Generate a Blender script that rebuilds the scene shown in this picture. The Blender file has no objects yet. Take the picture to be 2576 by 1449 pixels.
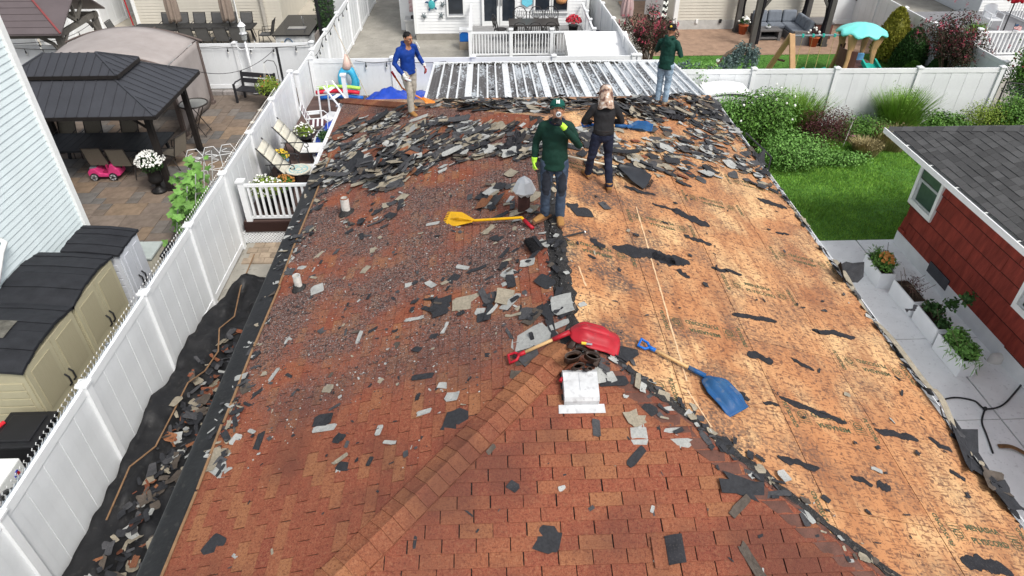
import bpy, bmesh, math, random
from mathutils import Vector as V, Matrix as MX, noise as NZ, Euler
R = random.Random(11)
rad = math.radians
SC = bpy.context.scene
COL = SC.collection
# ---------------------------------------------------------------- camera, sky, sun, exposure
cam = bpy.data.cameras.new('camera'); cam.lens = 24.0; cam.sensor_width = 36.0
cam.clip_start = 0.1; cam.clip_end = 2000
co = bpy.data.objects.new('camera', cam); COL.objects.link(co)
PITCH, YAW, CH = 36.7, 2.0, 9.0
co.location = (0, 0, CH); co.rotation_euler = (rad(90-PITCH), 0, -rad(YAW))
SC.camera = co
w = bpy.data.worlds.new('World'); SC.world = w; w.use_nodes = True
wn = w.node_tree.nodes; wl = w.node_tree.links
sky = wn.new('ShaderNodeTexSky'); sky.sky_type = 'NISHITA'; sky.sun_disc = False
SUN_EL, SUN_AZ = 52, 140         # azimuth measured clockwise from +Y
sky.sun_elevation = rad(SUN_EL); sky.sun_rotation = rad(SUN_AZ)
sky.air_density = 1.0; sky.dust_density = 3.5; sky.ozone_density = 1.0
hs = wn.new('ShaderNodeHueSaturation'); hs.inputs['Saturation'].default_value = 0.34
bg = wn['Background']; bg.inputs['Strength'].default_value = 0.112
wl.new(sky.outputs[0], hs.inputs['Color']); wl.new(hs.outputs[0], bg.inputs['Color'])
sl = bpy.data.lights.new('sun', 'SUN'); sl.energy = 1.5; sl.angle = rad(15); sl.color = (1.0, 0.96, 0.9)
so = bpy.data.objects.new('sun', sl); COL.objects.link(so)
so.rotation_euler = (rad(90-SUN_EL), 0, rad(180-SUN_AZ))
so.location = (10, 10, 30)
SC.view_settings.view_transform = 'Standard'; SC.view_settings.look = 'None'
SC.view_settings.exposure = 0.78; SC.view_settings.gamma = 1.0
SC.view_settings.use_curve_mapping = False
# ---------------------------------------------------------------- picture <-> place
_F, _CX, _CY = 1717.0, 1288.0, 724.5
_p, _y = rad(PITCH), rad(YAW)
FW = V((math.sin(_y)*math.cos(_p), math.cos(_y)*math.cos(_p), -math.sin(_p)))
RT = V((math.cos(_y), -math.sin(_y), 0)); UP = RT.cross(FW)
CAM = V((0, 0, CH))
def ray(px, py): return RT*((px-_CX)/_F)+UP*((_CY-py)/_F)+FW
def P(px, py, z=0.0):
    d = ray(px, py); return CAM+d*((z-CH)/d.z)
def PY(px, py, y):
    d = ray(px, py); return CAM+d*(y/d.y)
def PX(px, py, x):
    d = ray(px, py); return CAM+d*(x/d.x)
def proj(p):
    v = V(p)-CAM; k = v.dot(FW); return (_CX+_F*v.dot(RT)/k, _CY-_F*v.dot(UP)/k)
XR, YA, YB, ZR, SL = 0.9, 5.6, 11.6, 4.17, 0.31     # the hip roof: ridge x, ridge ends, ridge height, slope
TH = math.atan(SL); CT, ST = math.cos(TH), math.sin(TH)
WL, WR = 4.35, 4.55
def rz(x, y): return ZR-SL*max(0, abs(x-XR), YA-y, y-YB)
def RP(px, py, h=0.0):
    d = ray(px, py); t = 3.0
    while t < 60 and (CAM+d*t).z > rz((CAM+d*t).x, (CAM+d*t).y)+h: t += .05
    a, b = t-.05, t
    for _ in range(22):
        m = (a+b)/2; q = CAM+d*m
        if q.z < rz(q.x, q.y)+h: b = m
        else: a = m
    return CAM+d*a
def rn(x, y):                                   # roof normal
    a = (abs(x-XR), YA-y, y-YB)
    if a[1] > a[0]: return V((0, -ST, CT))
    if a[2] > a[0]: return V((0, ST, CT))
    return V((ST if x > XR else -ST, 0, CT))
# ---------------------------------------------------------------- materials
MATS = {}
def mat(name, c=(.5,.5,.5), r=.6, var=.12, sc=5, bump=0, bs=60, metal=0, spec=.22, c2=None, isl=0, obj=0,
        speck=0, speckc=(.02,.02,.02), sps=40, streak=None, trans=0, emit=0, alpha=1):
    if name in MATS: return MATS[name]
    m = bpy.data.materials.new(name); m.use_nodes = True; MATS[name] = m
    n, l = m.node_tree.nodes, m.node_tree.links; b = n['Principled BSDF']
    b.inputs['Roughness'].default_value = r; b.inputs['Metallic'].default_value = metal
    b.inputs['Specular IOR Level'].default_value = spec
    if trans: b.inputs['Transmission Weight'].default_value = trans
    if alpha < 1: b.inputs['Alpha'].default_value = alpha
    tc = n.new('ShaderNodeTexCoord'); src = tc.outputs['Object']
    if streak:
        mp = n.new('ShaderNodeMapping'); mp.inputs['Scale'].default_value = streak; l.new(src, mp.inputs[0]); ssrc = mp.outputs[0]
    else: ssrc = src
    nz = n.new('ShaderNodeTexNoise'); nz.inputs['Scale'].default_value = sc; nz.inputs['Detail'].default_value = 5; nz.inputs['Roughness'].default_value = .65
    l.new(ssrc, nz.inputs['Vector'])
    mx = n.new('ShaderNodeMix'); mx.data_type = 'RGBA'
    lo = tuple(max(0, x*(1-var)) for x in c); hi = c2 if c2 else tuple(min(.95, x*(1+var)) for x in c)
    mx.inputs['A'].default_value = (*lo, 1); mx.inputs['B'].default_value = (*hi, 1)
    mr = n.new('ShaderNodeMapRange'); mr.inputs[1].default_value = .3; mr.inputs[2].default_value = .7
    l.new(nz.outputs['Fac'], mr.inputs[0]); l.new(mr.outputs[0], mx.inputs['Factor'])
    out = mx.outputs['Result']
    if isl or obj:
        g = n.new('ShaderNodeNewGeometry'); oi = n.new('ShaderNodeObjectInfo')
        ad = n.new('ShaderNodeMath'); ad.operation = 'ADD'
        if isl: l.new(g.outputs['Random Per Island'], ad.inputs[0])
        else: ad.inputs[0].default_value = .37
        if obj: l.new(oi.outputs['Random'], ad.inputs[1])
        else: ad.inputs[1].default_value = 0
        fr = n.new('ShaderNodeMath'); fr.operation = 'FRACT'; l.new(ad.outputs[0], fr.inputs[0])
        k = isl or obj
        m2 = n.new('ShaderNodeMapRange'); m2.inputs[3].default_value = 1-k; m2.inputs[4].default_value = 1+k
        l.new(fr.outputs[0], m2.inputs[0])
        h = n.new('ShaderNodeHueSaturation'); l.new(m2.outputs[0], h.inputs['Value']); l.new(out, h.inputs['Color']); out = h.outputs[0]
    if speck:
        ns = n.new('ShaderNodeTexNoise'); ns.inputs['Scale'].default_value = sps; ns.inputs['Detail'].default_value = 3; l.new(src, ns.inputs['Vector'])
        m3 = n.new('ShaderNodeMapRange'); m3.inputs[1].default_value = .62-.12*speck; m3.inputs[2].default_value = .68; l.new(ns.outputs['Fac'], m3.inputs[0])
        sm = n.new('ShaderNodeMath'); sm.operation = 'MULTIPLY'; sm.inputs[1].default_value = min(1, speck+.2); l.new(m3.outputs[0], sm.inputs[0])
        x3 = n.new('ShaderNodeMix'); x3.data_type = 'RGBA'; l.new(sm.outputs[0], x3.inputs['Factor']); l.new(out, x3.inputs['A']); x3.inputs['B'].default_value = (*speckc, 1); out = x3.outputs['Result']
    l.new(out, b.inputs['Base Color'])
    if emit:
        l.new(out, b.inputs['Emission Color']); b.inputs['Emission Strength'].default_value = emit
    if bump:
        nb = n.new('ShaderNodeTexNoise'); nb.inputs['Scale'].default_value = bs; nb.inputs['Detail'].default_value = 3; l.new(ssrc, nb.inputs['Vector'])
        bp = n.new('ShaderNodeBump'); bp.inputs['Strength'].default_value = min(1, bump); bp.inputs['Distance'].default_value = .01; l.new(nb.outputs['Fac'], bp.inputs['Height']); l.new(bp.outputs[0], b.inputs['Normal'])
    return m
# ---------------------------------------------------------------- mesh collector
ROOTS = {}
class M:
    def __init__(s): s.v = []; s.f = []; s.mi = []; s.k = 0
    def add(s, vs, fs):
        o = len(s.v); s.v += [V(p) for p in vs]; s.f += [tuple(i+o for i in f) for f in fs]; s.mi += [s.k]*len(fs); return s
    def box(s, c, d, rot=None):
        x, y, z = d[0]/2, d[1]/2, d[2]/2
        vs = [V((a*x, b*y, e*z)) for e in (-1, 1) for b in (-1, 1) for a in (-1, 1)]
        if rot is not None:
            q = rot if isinstance(rot, MX) else Euler(rot).to_matrix(); vs = [q @ p for p in vs]
        c = V(c); return s.add([p+c for p in vs], [(0,2,3,1),(4,5,7,6),(0,1,5,4),(2,6,7,3),(0,4,6,2),(1,3,7,5)])
    def lo(s, x0, x1, y0, y1, z0, z1): return s.box(((x0+x1)/2, (y0+y1)/2, (z0+z1)/2), (abs(x1-x0), abs(y1-y0), abs(z1-z0)))
    def bar(s, a, b, w, h=None, up=(0,0,1)):
        a, b = V(a), V(b); h = h or w; t = (b-a).normalized(); u = V(up)
        if abs(t.dot(u)) > .98: u = V((0, 1, 0))
        x = t.cross(u).normalized(); z = x.cross(t)
        vs = [p+x*(i*w/2)+z*(j*h/2) for p in (a, b) for i, j in ((-1,-1),(1,-1),(1,1),(-1,1))]
        return s.add(vs, [(3,2,1,0),(4,5,6,7),(0,1,5,4),(1,2,6,5),(2,3,7,6),(3,0,4,7)])
    def tube(s, pts, r, n=8, sy=1, up=(0,0,1), caps=True, closed=False):
        pts = [V(p) for p in pts]; N = len(pts); rs = r if isinstance(r, (list, tuple)) else [r]*N; vs = []
        px = None
        for i, p in enumerate(pts):
            if closed: t = pts[(i+1) % N]-pts[i-1]
            else: t = pts[min(i+1, N-1)]-pts[max(i-1, 0)]
            t = t.normalized() if t.length > 1e-9 else V((0,0,1))
            u = V(up)
            if px is None:
                if abs(t.dot(u)) > .95: u = V((0, 1, 0)) if abs(t.y) < .9 else V((1, 0, 0))
                x = t.cross(u).normalized()
            else:
                x = (px-t*px.dot(t)).normalized()
            px = x; y = x.cross(t)
            ra, rb = rs[i] if isinstance(rs[i], tuple) else (rs[i], rs[i]*sy)
            vs += [p+x*(ra*math.cos(2*math.pi*k/n))+y*(rb*math.sin(2*math.pi*k/n)) for k in range(n)]
        fs = [(i*n+k, i*n+(k+1) % n, (i+1)*n+(k+1) % n, (i+1)*n+k) for i in range(N-1) for k in range(n)]
        if closed: fs += [((N-1)*n+k, (N-1)*n+(k+1) % n, (k+1) % n, k) for k in range(n)]
        elif caps: fs += [tuple(range(n-1, -1, -1)), tuple((N-1)*n+k for k in range(n))]
        return s.add(vs, fs)
    def lathe(s, prof, n=16, c=(0,0,0), sx=1, sy=1, caps=True):
        c = V(c); vs = [c+V((r*sx*math.cos(2*math.pi*k/n), r*sy*math.sin(2*math.pi*k/n), z)) for r, z in prof for k in range(n)]
        N = len(prof); fs = [(i*n+k, i*n+(k+1) % n, (i+1)*n+(k+1) % n, (i+1)*n+k) for i in range(N-1) for k in range(n)]
        if caps: fs += [tuple(range(n-1, -1, -1)), tuple((N-1)*n+k for k in range(n))]
        return s.add(vs, fs)
    def ell(s, c, r, n=10, m=7, rot=None):
        c = V(c); vs = []; r = (r, r, r) if not isinstance(r, (tuple, list)) else r
        for j in range(1, m):
            a = math.pi*j/m
            vs += [V((r[0]*math.sin(a)*math.cos(2*math.pi*k/n), r[1]*math.sin(a)*math.sin(2*math.pi*k/n), -r[2]*math.cos(a))) for k in range(n)]
        vs += [V((0, 0, -r[2])), V((0, 0, r[2]))]
        if rot is not None:
            q = rot if isinstance(rot, MX) else Euler(rot).to_matrix(); vs = [q @ p for p in vs]
        b = (m-1)*n
        fs = [(i*n+k, i*n+(k+1) % n, (i+1)*n+(k+1) % n, (i+1)*n+k) for i in range(m-2) for k in range(n)]
        fs += [(b, (k+1) % n, k) for k in range(n)]+[(b+1, (m-2)*n+k, (m-2)*n+(k+1) % n) for k in range(n)]
        return s.add([p+c for p in vs], fs)
    def prism(s, pts, off):
        pts = [V(p) for p in pts]; n = len(pts); off = V(off)
        return s.add(pts+[p+off for p in pts], [tuple(range(n-1, -1, -1)), tuple(range(n, 2*n))]+[(i, (i+1) % n, n+(i+1) % n, n+i) for i in range(n)])
    def grid(s, f, nu, nv, th=None):
        vs = [V(f(i/nu, j/nv)) for j in range(nv+1) for i in range(nu+1)]; w = nu+1
        fs = [(j*w+i, j*w+i+1, (j+1)*w+i+1, (j+1)*w+i) for j in range(nv) for i in range(nu)]
        return s.add(vs, fs)
    def build(s, name, mt, parent=None, smooth=False, w=False, kind=None, label=None, cat=None, group=None, solid=0, bev=0, data=None):
        me = bpy.data.meshes.new(name)
        vs = s.v
        if parent is not None and w:
            lp, rz_ = ROOTS.get(parent.name, (V((0,0,0)), 0)); q = MX.Rotation(-rz_, 3, 'Z'); vs = [q @ (p-lp) for p in vs]
        org = V((0, 0, 0))
        if parent is None:
            xs = [p.x for p in vs]; ys = [p.y for p in vs]; zs = [p.z for p in vs]
            org = V(((min(xs)+max(xs))/2, (min(ys)+max(ys))/2, min(zs))); vs = [p-org for p in vs]
        me.from_pydata(vs, [], s.f)
        ms = mt if isinstance(mt, (list, tuple)) else [mt]
        for x in ms: me.materials.append(x)
        if len(ms) > 1: me.polygons.foreach_set('material_index', s.mi)
        if smooth: me.polygons.foreach_set('use_smooth', [True]*len(me.polygons))
        me.update()
        o = bpy.data.objects.new(name, me); COL.objects.link(o); o.location = org
        if parent is None: ROOTS[o.name] = (org, 0)
        if parent is not None:
            o.parent = parent
            if parent.name in ROOTS: ROOTS[o.name] = ROOTS[parent.name]
        if solid:
            md = o.modifiers.new('s', 'SOLIDIFY'); md.thickness = solid; md.offset = 0
        if bev:
            md = o.modifiers.new('b', 'BEVEL'); md.width = bev; md.segments = 2; md.limit_method = 'ANGLE'
        return tag(o, label, cat, group, kind)
def tag(o, label=None, cat=None, group=None, kind=None):
    if label: o['label'] = label
    if cat: o['category'] = cat
    if group: o['group'] = group
    if kind: o['kind'] = kind
    return o
def thing(name, label, cat, loc=(0,0,0), rotz=0.0, group=None):
    o = bpy.data.objects.new(name, None); COL.objects.link(o); o.location = loc; o.rotation_euler = (0, 0, rotz)
    o.empty_display_size = .1
    ROOTS[o.name] = (V(loc), rotz); return tag(o, label, cat, group)
def dup(root, loc, rotz=0.0, label=None, scale=None):
    c = root.copy(); COL.objects.link(c); c.location = loc; c.rotation_euler = (0, 0, rotz)
    if scale: c.scale = (scale,)*3
    if label: c['label'] = label
    for ch in root.children:
        d = ch.copy(); COL.objects.link(d); d.parent = c
        for g in ch.children:
            e = g.copy(); COL.objects.link(e); e.parent = d
    ROOTS[c.name] = (V(loc), rotz)
    return c
def struct(m, name, mt, smooth=False):
    return m.build(name, mt, kind='structure', smooth=smooth)
def clip(poly, conv):                          # Sutherland-Hodgman, 2D, conv counter-clockwise
    out = list(poly)
    for i in range(len(conv)):
        a, b = conv[i], conv[(i+1) % len(conv)]; src = out; out = []
        if not src: return []
        def ins(p): return (b[0]-a[0])*(p[1]-a[1])-(b[1]-a[1])*(p[0]-a[0])
        for j in range(len(src)):
            p, q = src[j-1], src[j]; sp, sq = ins(p), ins(q)
            if (sp >= 0) != (sq >= 0):
                t = sp/(sp-sq); out.append((p[0]+(q[0]-p[0])*t, p[1]+(q[1]-p[1])*t))
            if sq >= 0: out.append(q)
    return out
def inpoly(x, y, pl):
    r = False; j = len(pl)-1
    for i in range(len(pl)):
        if (pl[i][1] > y) != (pl[j][1] > y) and x < (pl[j][0]-pl[i][0])*(y-pl[i][1])/(pl[j][1]-pl[i][1])+pl[i][0]: r = not r
        j = i
    return r
def frame_rot(n, yaw):                         # 3x3 with z axis = n
    n = n.normalized(); x = V((1, 0, 0)); x = (x-n*x.dot(n)).normalized(); y = n.cross(x)
    c, s = math.cos(yaw), math.sin(yaw); a = x*c+y*s; b = n.cross(a)
    return MX((a, b, n)).transposed()
def lerp(a, b, t): return a+(b-a)*t
BENCH = bpy.data.scenes.new('bench')            # side scene where modifiers and letters are turned into plain meshes
def baked(o):
    BENCH.collection.objects.link(o); vl = BENCH.view_layers[0]; vl.update(); me = bpy.data.meshes.new_from_object(o.evaluated_get(vl.depsgraph)); bpy.data.objects.remove(o); return me
# ---------------------------------------------------------------- roof materials
def shingle_mat(name, cols, dusty=True):
    m = bpy.data.materials.new(name); m.use_nodes = True; n, l = m.node_tree.nodes, m.node_tree.links; b = n['Principled BSDF']
    b.inputs['Roughness'].default_value = .9; b.inputs['Specular IOR Level'].default_value = .08
    g = n.new('ShaderNodeNewGeometry'); oi = n.new('ShaderNodeObjectInfo')
    ad = n.new('ShaderNodeMath'); ad.operation = 'ADD'; l.new(g.outputs['Random Per Island'], ad.inputs[0]); l.new(oi.outputs['Random'], ad.inputs[1])
    fr = n.new('ShaderNodeMath'); fr.operation = 'FRACT'; l.new(ad.outputs[0], fr.inputs[0])
    cr = n.new('ShaderNodeValToRGB'); e = cr.color_ramp.elements
    e[0].color = (*cols[0], 1); e[1].color = (*cols[-1], 1)
    for i, c in enumerate(cols[1:-1]): x = cr.color_ramp.elements.new((i+1)/(len(cols)-1)); x.color = (*c, 1)
    l.new(fr.outputs[0], cr.inputs[0])
    def noise(sc, det=2):
        q = n.new('ShaderNodeTexNoise'); q.inputs['Scale'].default_value = sc; q.inputs['Detail'].default_value = det; l.new(g.outputs['Position'], q.inputs['Vector']); return q.outputs['Fac']
    def mr(x, a, bb, c=0, d=1):
        q = n.new('ShaderNodeMapRange'); q.inputs[1].default_value = a; q.inputs[2].default_value = bb; q.inputs[3].default_value = c; q.inputs[4].default_value = d; l.new(x, q.inputs[0]); return q.outputs[0]
    def mix(f, a, col, typ='MIX'):
        q = n.new('ShaderNodeMix'); q.data_type = 'RGBA'; q.blend_type = typ; l.new(f, q.inputs['Factor']); l.new(a, q.inputs['A'])
        if isinstance(col, tuple): q.inputs['B'].default_value = (*col, 1)
        else: l.new(col, q.inputs['B'])
        return q.outputs['Result']
    def mul(a, c):
        q = n.new('ShaderNodeMath'); q.operation = 'MULTIPLY'; l.new(a, q.inputs[0])
        if isinstance(c, float): q.inputs[1].default_value = c
        else: l.new(c, q.inputs[1])
        return q.outputs[0]
    out = cr.outputs[0]
    out = mix(mul(mr(noise(170), .45, .7), .55), out, (.42, .21, .12))
    out = mix(mul(mr(noise(210), .55, .72), .6), out, (.10, .03, .022))
    out = mix(mul(mr(noise(48, 3), .5, .66), .55), out, (.09, .026, .02))
    out = mix(mul(mr(noise(33, 3), .54, .68), .4), out, (.33, .16, .09))
    out = mix(mul(mr(noise(1.1, 5), .44, .66), .7), out, (.105, .044, .034))
    if dusty:
        sp = n.new('ShaderNodeSeparateXYZ'); l.new(g.outputs['Position'], sp.inputs[0])
        reg = mr(sp.outputs['Y'], 5.0, 6.6)
        patch = mul(reg, mr(noise(1.1, 5), .36, .54))
        out = mix(mul(patch, mr(noise(40, 4), .40, .56, .12, .72)), out, (.12, .092, .084))
        out = mix(mul(patch, mr(noise(26, 4), .52, .58, 0, .85)), out, (.04, .03, .03))
        out = mix(mul(patch, mr(noise(60, 2), .58, .66, 0, .8)), out, (.33, .30, .285))
    l.new(out, b.inputs['Base Color'])
    bp = n.new('ShaderNodeBump'); bp.inputs['Strength'].default_value = .8; bp.inputs['Distance'].default_value = .006; l.new(noise(120), bp.inputs['Height']); l.new(bp.outputs[0], b.inputs['Normal'])
    return m
MSH = shingle_mat('red_shingle', [(.19,.046,.031),(.215,.058,.036),(.235,.068,.040),(.20,.051,.032),(.28,.122,.058),(.22,.062,.037),(.255,.092,.048)])
MCAP = shingle_mat('red_cap', [(.20,.058,.035),(.225,.075,.04),(.285,.125,.058),(.215,.066,.038),(.25,.10,.05)], False)
MGS = bpy.data.materials.new('grey_shingle')
def ply_mat():
    m = bpy.data.materials.new('bare_plywood'); m.use_nodes = True; n, l = m.node_tree.nodes, m.node_tree.links; b = n['Principled BSDF']
    b.inputs['Roughness'].default_value = .55; b.inputs['Specular IOR Level'].default_value = .2
    g = n.new('ShaderNodeNewGeometry'); oi = n.new('ShaderNodeObjectInfo')
    def noise(sc, det=3, s=(1,1,1), typ=None):
        mp = n.new('ShaderNodeMapping'); mp.inputs['Scale'].default_value = s; l.new(g.outputs['Position'], mp.inputs[0])
        q = n.new('ShaderNodeTexNoise'); q.inputs['Scale'].default_value = sc; q.inputs['Detail'].default_value = det; l.new(mp.outputs[0], q.inputs['Vector']); return q.outputs['Fac']
    def mr(x, a, bb, c=0, d=1):
        q = n.new('ShaderNodeMapRange'); q.inputs[1].default_value = a; q.inputs[2].default_value = bb; q.inputs[3].default_value = c; q.inputs[4].default_value = d; l.new(x, q.inputs[0]); return q.outputs[0]
    def mix(f, a, col):
        q = n.new('ShaderNodeMix'); q.data_type = 'RGBA'; l.new(f, q.inputs['Factor']); l.new(a, q.inputs['A']); q.inputs['B'].default_value = (*col, 1); return q.outputs['Result']
    def mul(a, c):
        q = n.new('ShaderNodeMath'); q.operation = 'MULTIPLY'; l.new(a, q.inputs[0])
        if isinstance(c, float): q.inputs[1].default_value = c
        else: l.new(c, q.inputs[1])
        return q.outputs[0]
    cr = n.new('ShaderNodeValToRGB'); e = cr.color_ramp.elements
    e[0].color = (.43,.19,.082,1); e[1].color = (.58,.305,.14,1); x = e.new(.5); x.color = (.50,.24,.105,1)
    l.new(oi.outputs['Random'], cr.inputs[0]); out = cr.outputs[0]
    out = mix(mul(mr(noise(1.4, 5, (1,.6,1)), .47, .62), .8), out, (.72,.47,.235))
    out = mix(mul(mr(noise(2.2, 5, (1,.35,1)), .50, .72), .7), out, (.29,.115,.052))
    out = mix(mul(mr(noise(14, 4, (1,.12,1)), .5, .66), .5), out, (.26,.10,.042))
    out = mix(mul(mr(noise(26, 3, (.35,1.6,1)), .555, .61), .75), out, (.17,.07,.038))
    out = mix(mul(mr(noise(30, 4, (1.0,.6,1)), .57, .63), .75), out, (.12,.058,.038))
    sp = n.new('ShaderNodeSeparateXYZ'); l.new(g.outputs['Position'], sp.inputs[0])
    near = mr(sp.outputs['X'], 1.0, 3.4, 1, .4)
    out = mix(mul(mul(mr(noise(1.5, 4), .45, .6), near), mr(noise(26, 5), .38, .56)), out, (.075,.06,.055))
    out = mix(mul(mr(noise(60, 2), .66, .70), .9), out, (.03,.022,.02))
    l.new(out, b.inputs['Base Color'])
    bp = n.new('ShaderNodeBump'); bp.inputs['Strength'].default_value = .25; bp.inputs['Distance'].default_value = .004; l.new(noise(22, 4, (1,.2,1)), bp.inputs['Height']); l.new(bp.outputs[0], b.inputs['Normal'])
    return m
MPLY = ply_mat()
MFELT = mat('black_felt', (.022,.022,.026), .8, .35, 9, .3, 70, speck=.3, speckc=(.075,.07,.065), sps=70)
MTAR = mat('roof_tar', (.026,.025,.025), .75, .4, 14, .6, 60, speck=.35, speckc=(.16,.15,.14), sps=90)
MFASC = mat('white_metal_trim', (.78,.79,.8), .35, .05, 3)
MGLUE = mat('seam_chalk', (.62,.42,.25), .8, .2, 30)
MINK = mat('stamp_ink', (.075,.085,.045), .8, .5, 25)
MWALLW = mat('white_siding', (.76,.77,.77), .5, .04, 2)
# ---------------------------------------------------------------- the house being reroofed
HB = V((XR, (YA+YB)/2, 0))
house = thing('house', 'low house with hip roof, half red shingles and half bare plywood', 'house', HB)
YN, YF = YA-WL, YB+WR
m = M(); m.lo(XR-WL+.5, XR+WR-.5, YN+.5, YF-.5, 0, rz(XR-WL+.5, 8)-.12); m.build('wall', MWALLW, house, w=True)
FACES = {   # u, v(down slope), h(out) -> point ; outline in (u,v) counter-clockwise
 'left':  (lambda u, v, h=0: V((XR-v*CT-ST*h, u, ZR-v*ST+CT*h)), WL),
 'right': (lambda u, v, h=0: V((XR+v*CT+ST*h, u, ZR-v*ST+CT*h)), WR),
 'front': (lambda u, v, h=0: V((u, YA-v*CT-ST*h, ZR-v*ST+CT*h)), WL),
 'back':  (lambda u, v, h=0: V((u, YB+v*CT+ST*h, ZR-v*ST+CT*h)), WR)}
def outline(fc, inset=0.0):
    W = FACES[fc][1]; vm = W/CT
    if fc in ('left', 'right'): return [(YA+inset, 0), (YB-inset, 0), (YB+W-inset, vm), (YA-W+inset, vm)]
    return [(XR, 0), (XR+W-inset, vm), (XR-W+inset, vm)]
for fc in FACES:
    f = FACES[fc][0]; ol = outline(fc)
    m = M(); pts = [f(u, v, -.012) for u, v in ol]
    if fc in ('left', 'front'): pts = pts[::-1] if fc == 'left' else pts
    m.prism(pts, (0, 0, -.03)); m.build('roof_deck', MTAR if fc in ('left', 'front') else mat('dark_gap', (.05,.03,.02), .9), house, w=True)
m = M()   # fascia boards and gutters under the eaves
for x, W in ((XR-WL, -1), (XR+WR, 1)):
    z = rz(x, 8); m.bar((x-.02*W, YN, z-.12), (x-.02*W, YF, z-.12), .03, .17)
for y in (YN, YF): m.bar((XR-WL, y, rz(XR, y)-.12), (XR+WR, y, rz(XR, y)-.12), .03, .17)
m.build('fascia', MFASC, house, w=True)
for x, s, y0, y1 in ((XR+WR, 1, YN, YF), (XR-WL, -1, 12.6, YF)):
    z = rz(x, 8)-.05; m = M(); pr = [(0,0), (0,-.1), (.09,-.1), (.12,-.02), (.11,-.02), (.085,-.088), (.012,-.088), (.012,0)]
    m.prism([(x+s*(a+.012), y0, z+b) for a, b in (pr if s > 0 else pr[::-1])], (0, y1-y0, 0)); m.build('gutter', MFASC, house, w=True)
# shingle tabs: courses of 3-tab shingles on the left and front slopes
EXP, TW = .128, .306
def tabmesh(w):
    x0, x1, y0, y1, t = -w/2+.005, w/2-.005, -.075, .064, .005
    me = bpy.data.meshes.new('shingle_tab')
    me.from_pydata([(x0,y0,0),(x1,y0,0),(x1,y1,.0),(x0,y1,.0),(x0,y0,t),(x1,y0,t),(x1,y1,t+.008),(x0,y1,t+.008)], [],
                   [(3,2,1,0),(4,5,6,7),(0,1,5,4),(1,2,6,5),(2,3,7,6),(3,0,4,7)])
    me.materials.append(MSH); return me
TABS = tabmesh(TW); tabs = []; stuff = M()
def tab_poly(f, poly, vk):
    def hh(v): return .001+.011*(v-(vk-.139))/.139
    b_ = [f(u, v, hh(v)-.004) for u, v in poly]; t_ = [f(u, v, hh(v)+.001) for u, v in poly]; n = len(poly)
    return b_, t_
torn_ok = None
for fc in ('left', 'front'):
    f, W = FACES[fc]; ol = outline(fc); cl = [(u, v) for u, v in ol]
    a = sum((cl[i-1][0]*cl[i][1]-cl[i][0]*cl[i-1][1]) for i in range(len(cl)))
    if a < 0: cl = cl[::-1]
    nv = int(W/CT/EXP)
    for k in range(nv+1):
        vk = W/CT-EXP*(nv-k)+.0
        if vk < .1: continue
        us = [q[0] for q in ol]; u0 = min(us)-TW+(k % 2)*TW/2+((k//2) % 3)*.02; j = 0
        while u0+j*TW < max(us)+TW:
            ua = u0+j*TW; j += 1
            quad = [(ua+.005, vk-.139), (ua+TW-.005, vk-.139), (ua+TW-.005, vk), (ua+.005, vk)]
            cp = clip(quad, cl)
            if len(cp) < 3: continue
            uc, vc = ua+TW/2, vk-.065; p = f(uc, vc)
            # bare spots where the crew has already stripped
            if fc == 'left' and p.x > XR-.16-.1*NZ.noise(V((p.y*2, 0, 3))): continue
            full = len(cp) == 4 and abs(abs(cp[0][0]-cp[2][0])-(TW-.01)) < 1e-4 and abs(abs(cp[0][1]-cp[2][1])-.139) < 1e-4
            tabs.append((( p-CAM).length, fc, uc, vk, full, cp))
tabs.sort(key=lambda t: t[0]); done = 0
for d, fc, uc, vk, full, cp in tabs:
    f = FACES[fc][0]; x, y = proj(f(uc, vk))
    vis = -40 < x < 2620 and -20 < y < 1475
    if full and vis and done < 296:
        o = bpy.data.objects.new('shingle', TABS); COL.objects.link(o); o.parent = house; done += 1
        c = f(uc, vk-.064, .0); ex = (f(uc+1, vk)-f(uc, vk)); ey = (f(uc, vk)-f(uc, vk-1)); ez = f(uc, vk, 1)-f(uc, vk, 0)
        if ex.cross(ey).dot(ez) < 0: ex = -ex
        rm = MX((ex, ey, ez)).transposed().to_4x4(); rm.translation = c-HB
        o.matrix_local = rm @ MX.Rotation(R.gauss(0, .004), 4, 'Z') @ MX.Translation((R.gauss(0, .0015), 0, R.uniform(0, .002)))
    else:
        b_, t_ = tab_poly(f, cp, vk); n = len(cp)
        if (t_[1]-t_[0]).cross(t_[2]-t_[1]).z < 0: b_, t_ = b_[::-1], t_[::-1]
        stuff.add(b_+t_, [tuple(range(n, 2*n))]+[(i, (i+1) % n, n+(i+1) % n, n+i) for i in range(n)])
stuff.build('shingle', MSH, house, w=True, kind='stuff')
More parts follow.
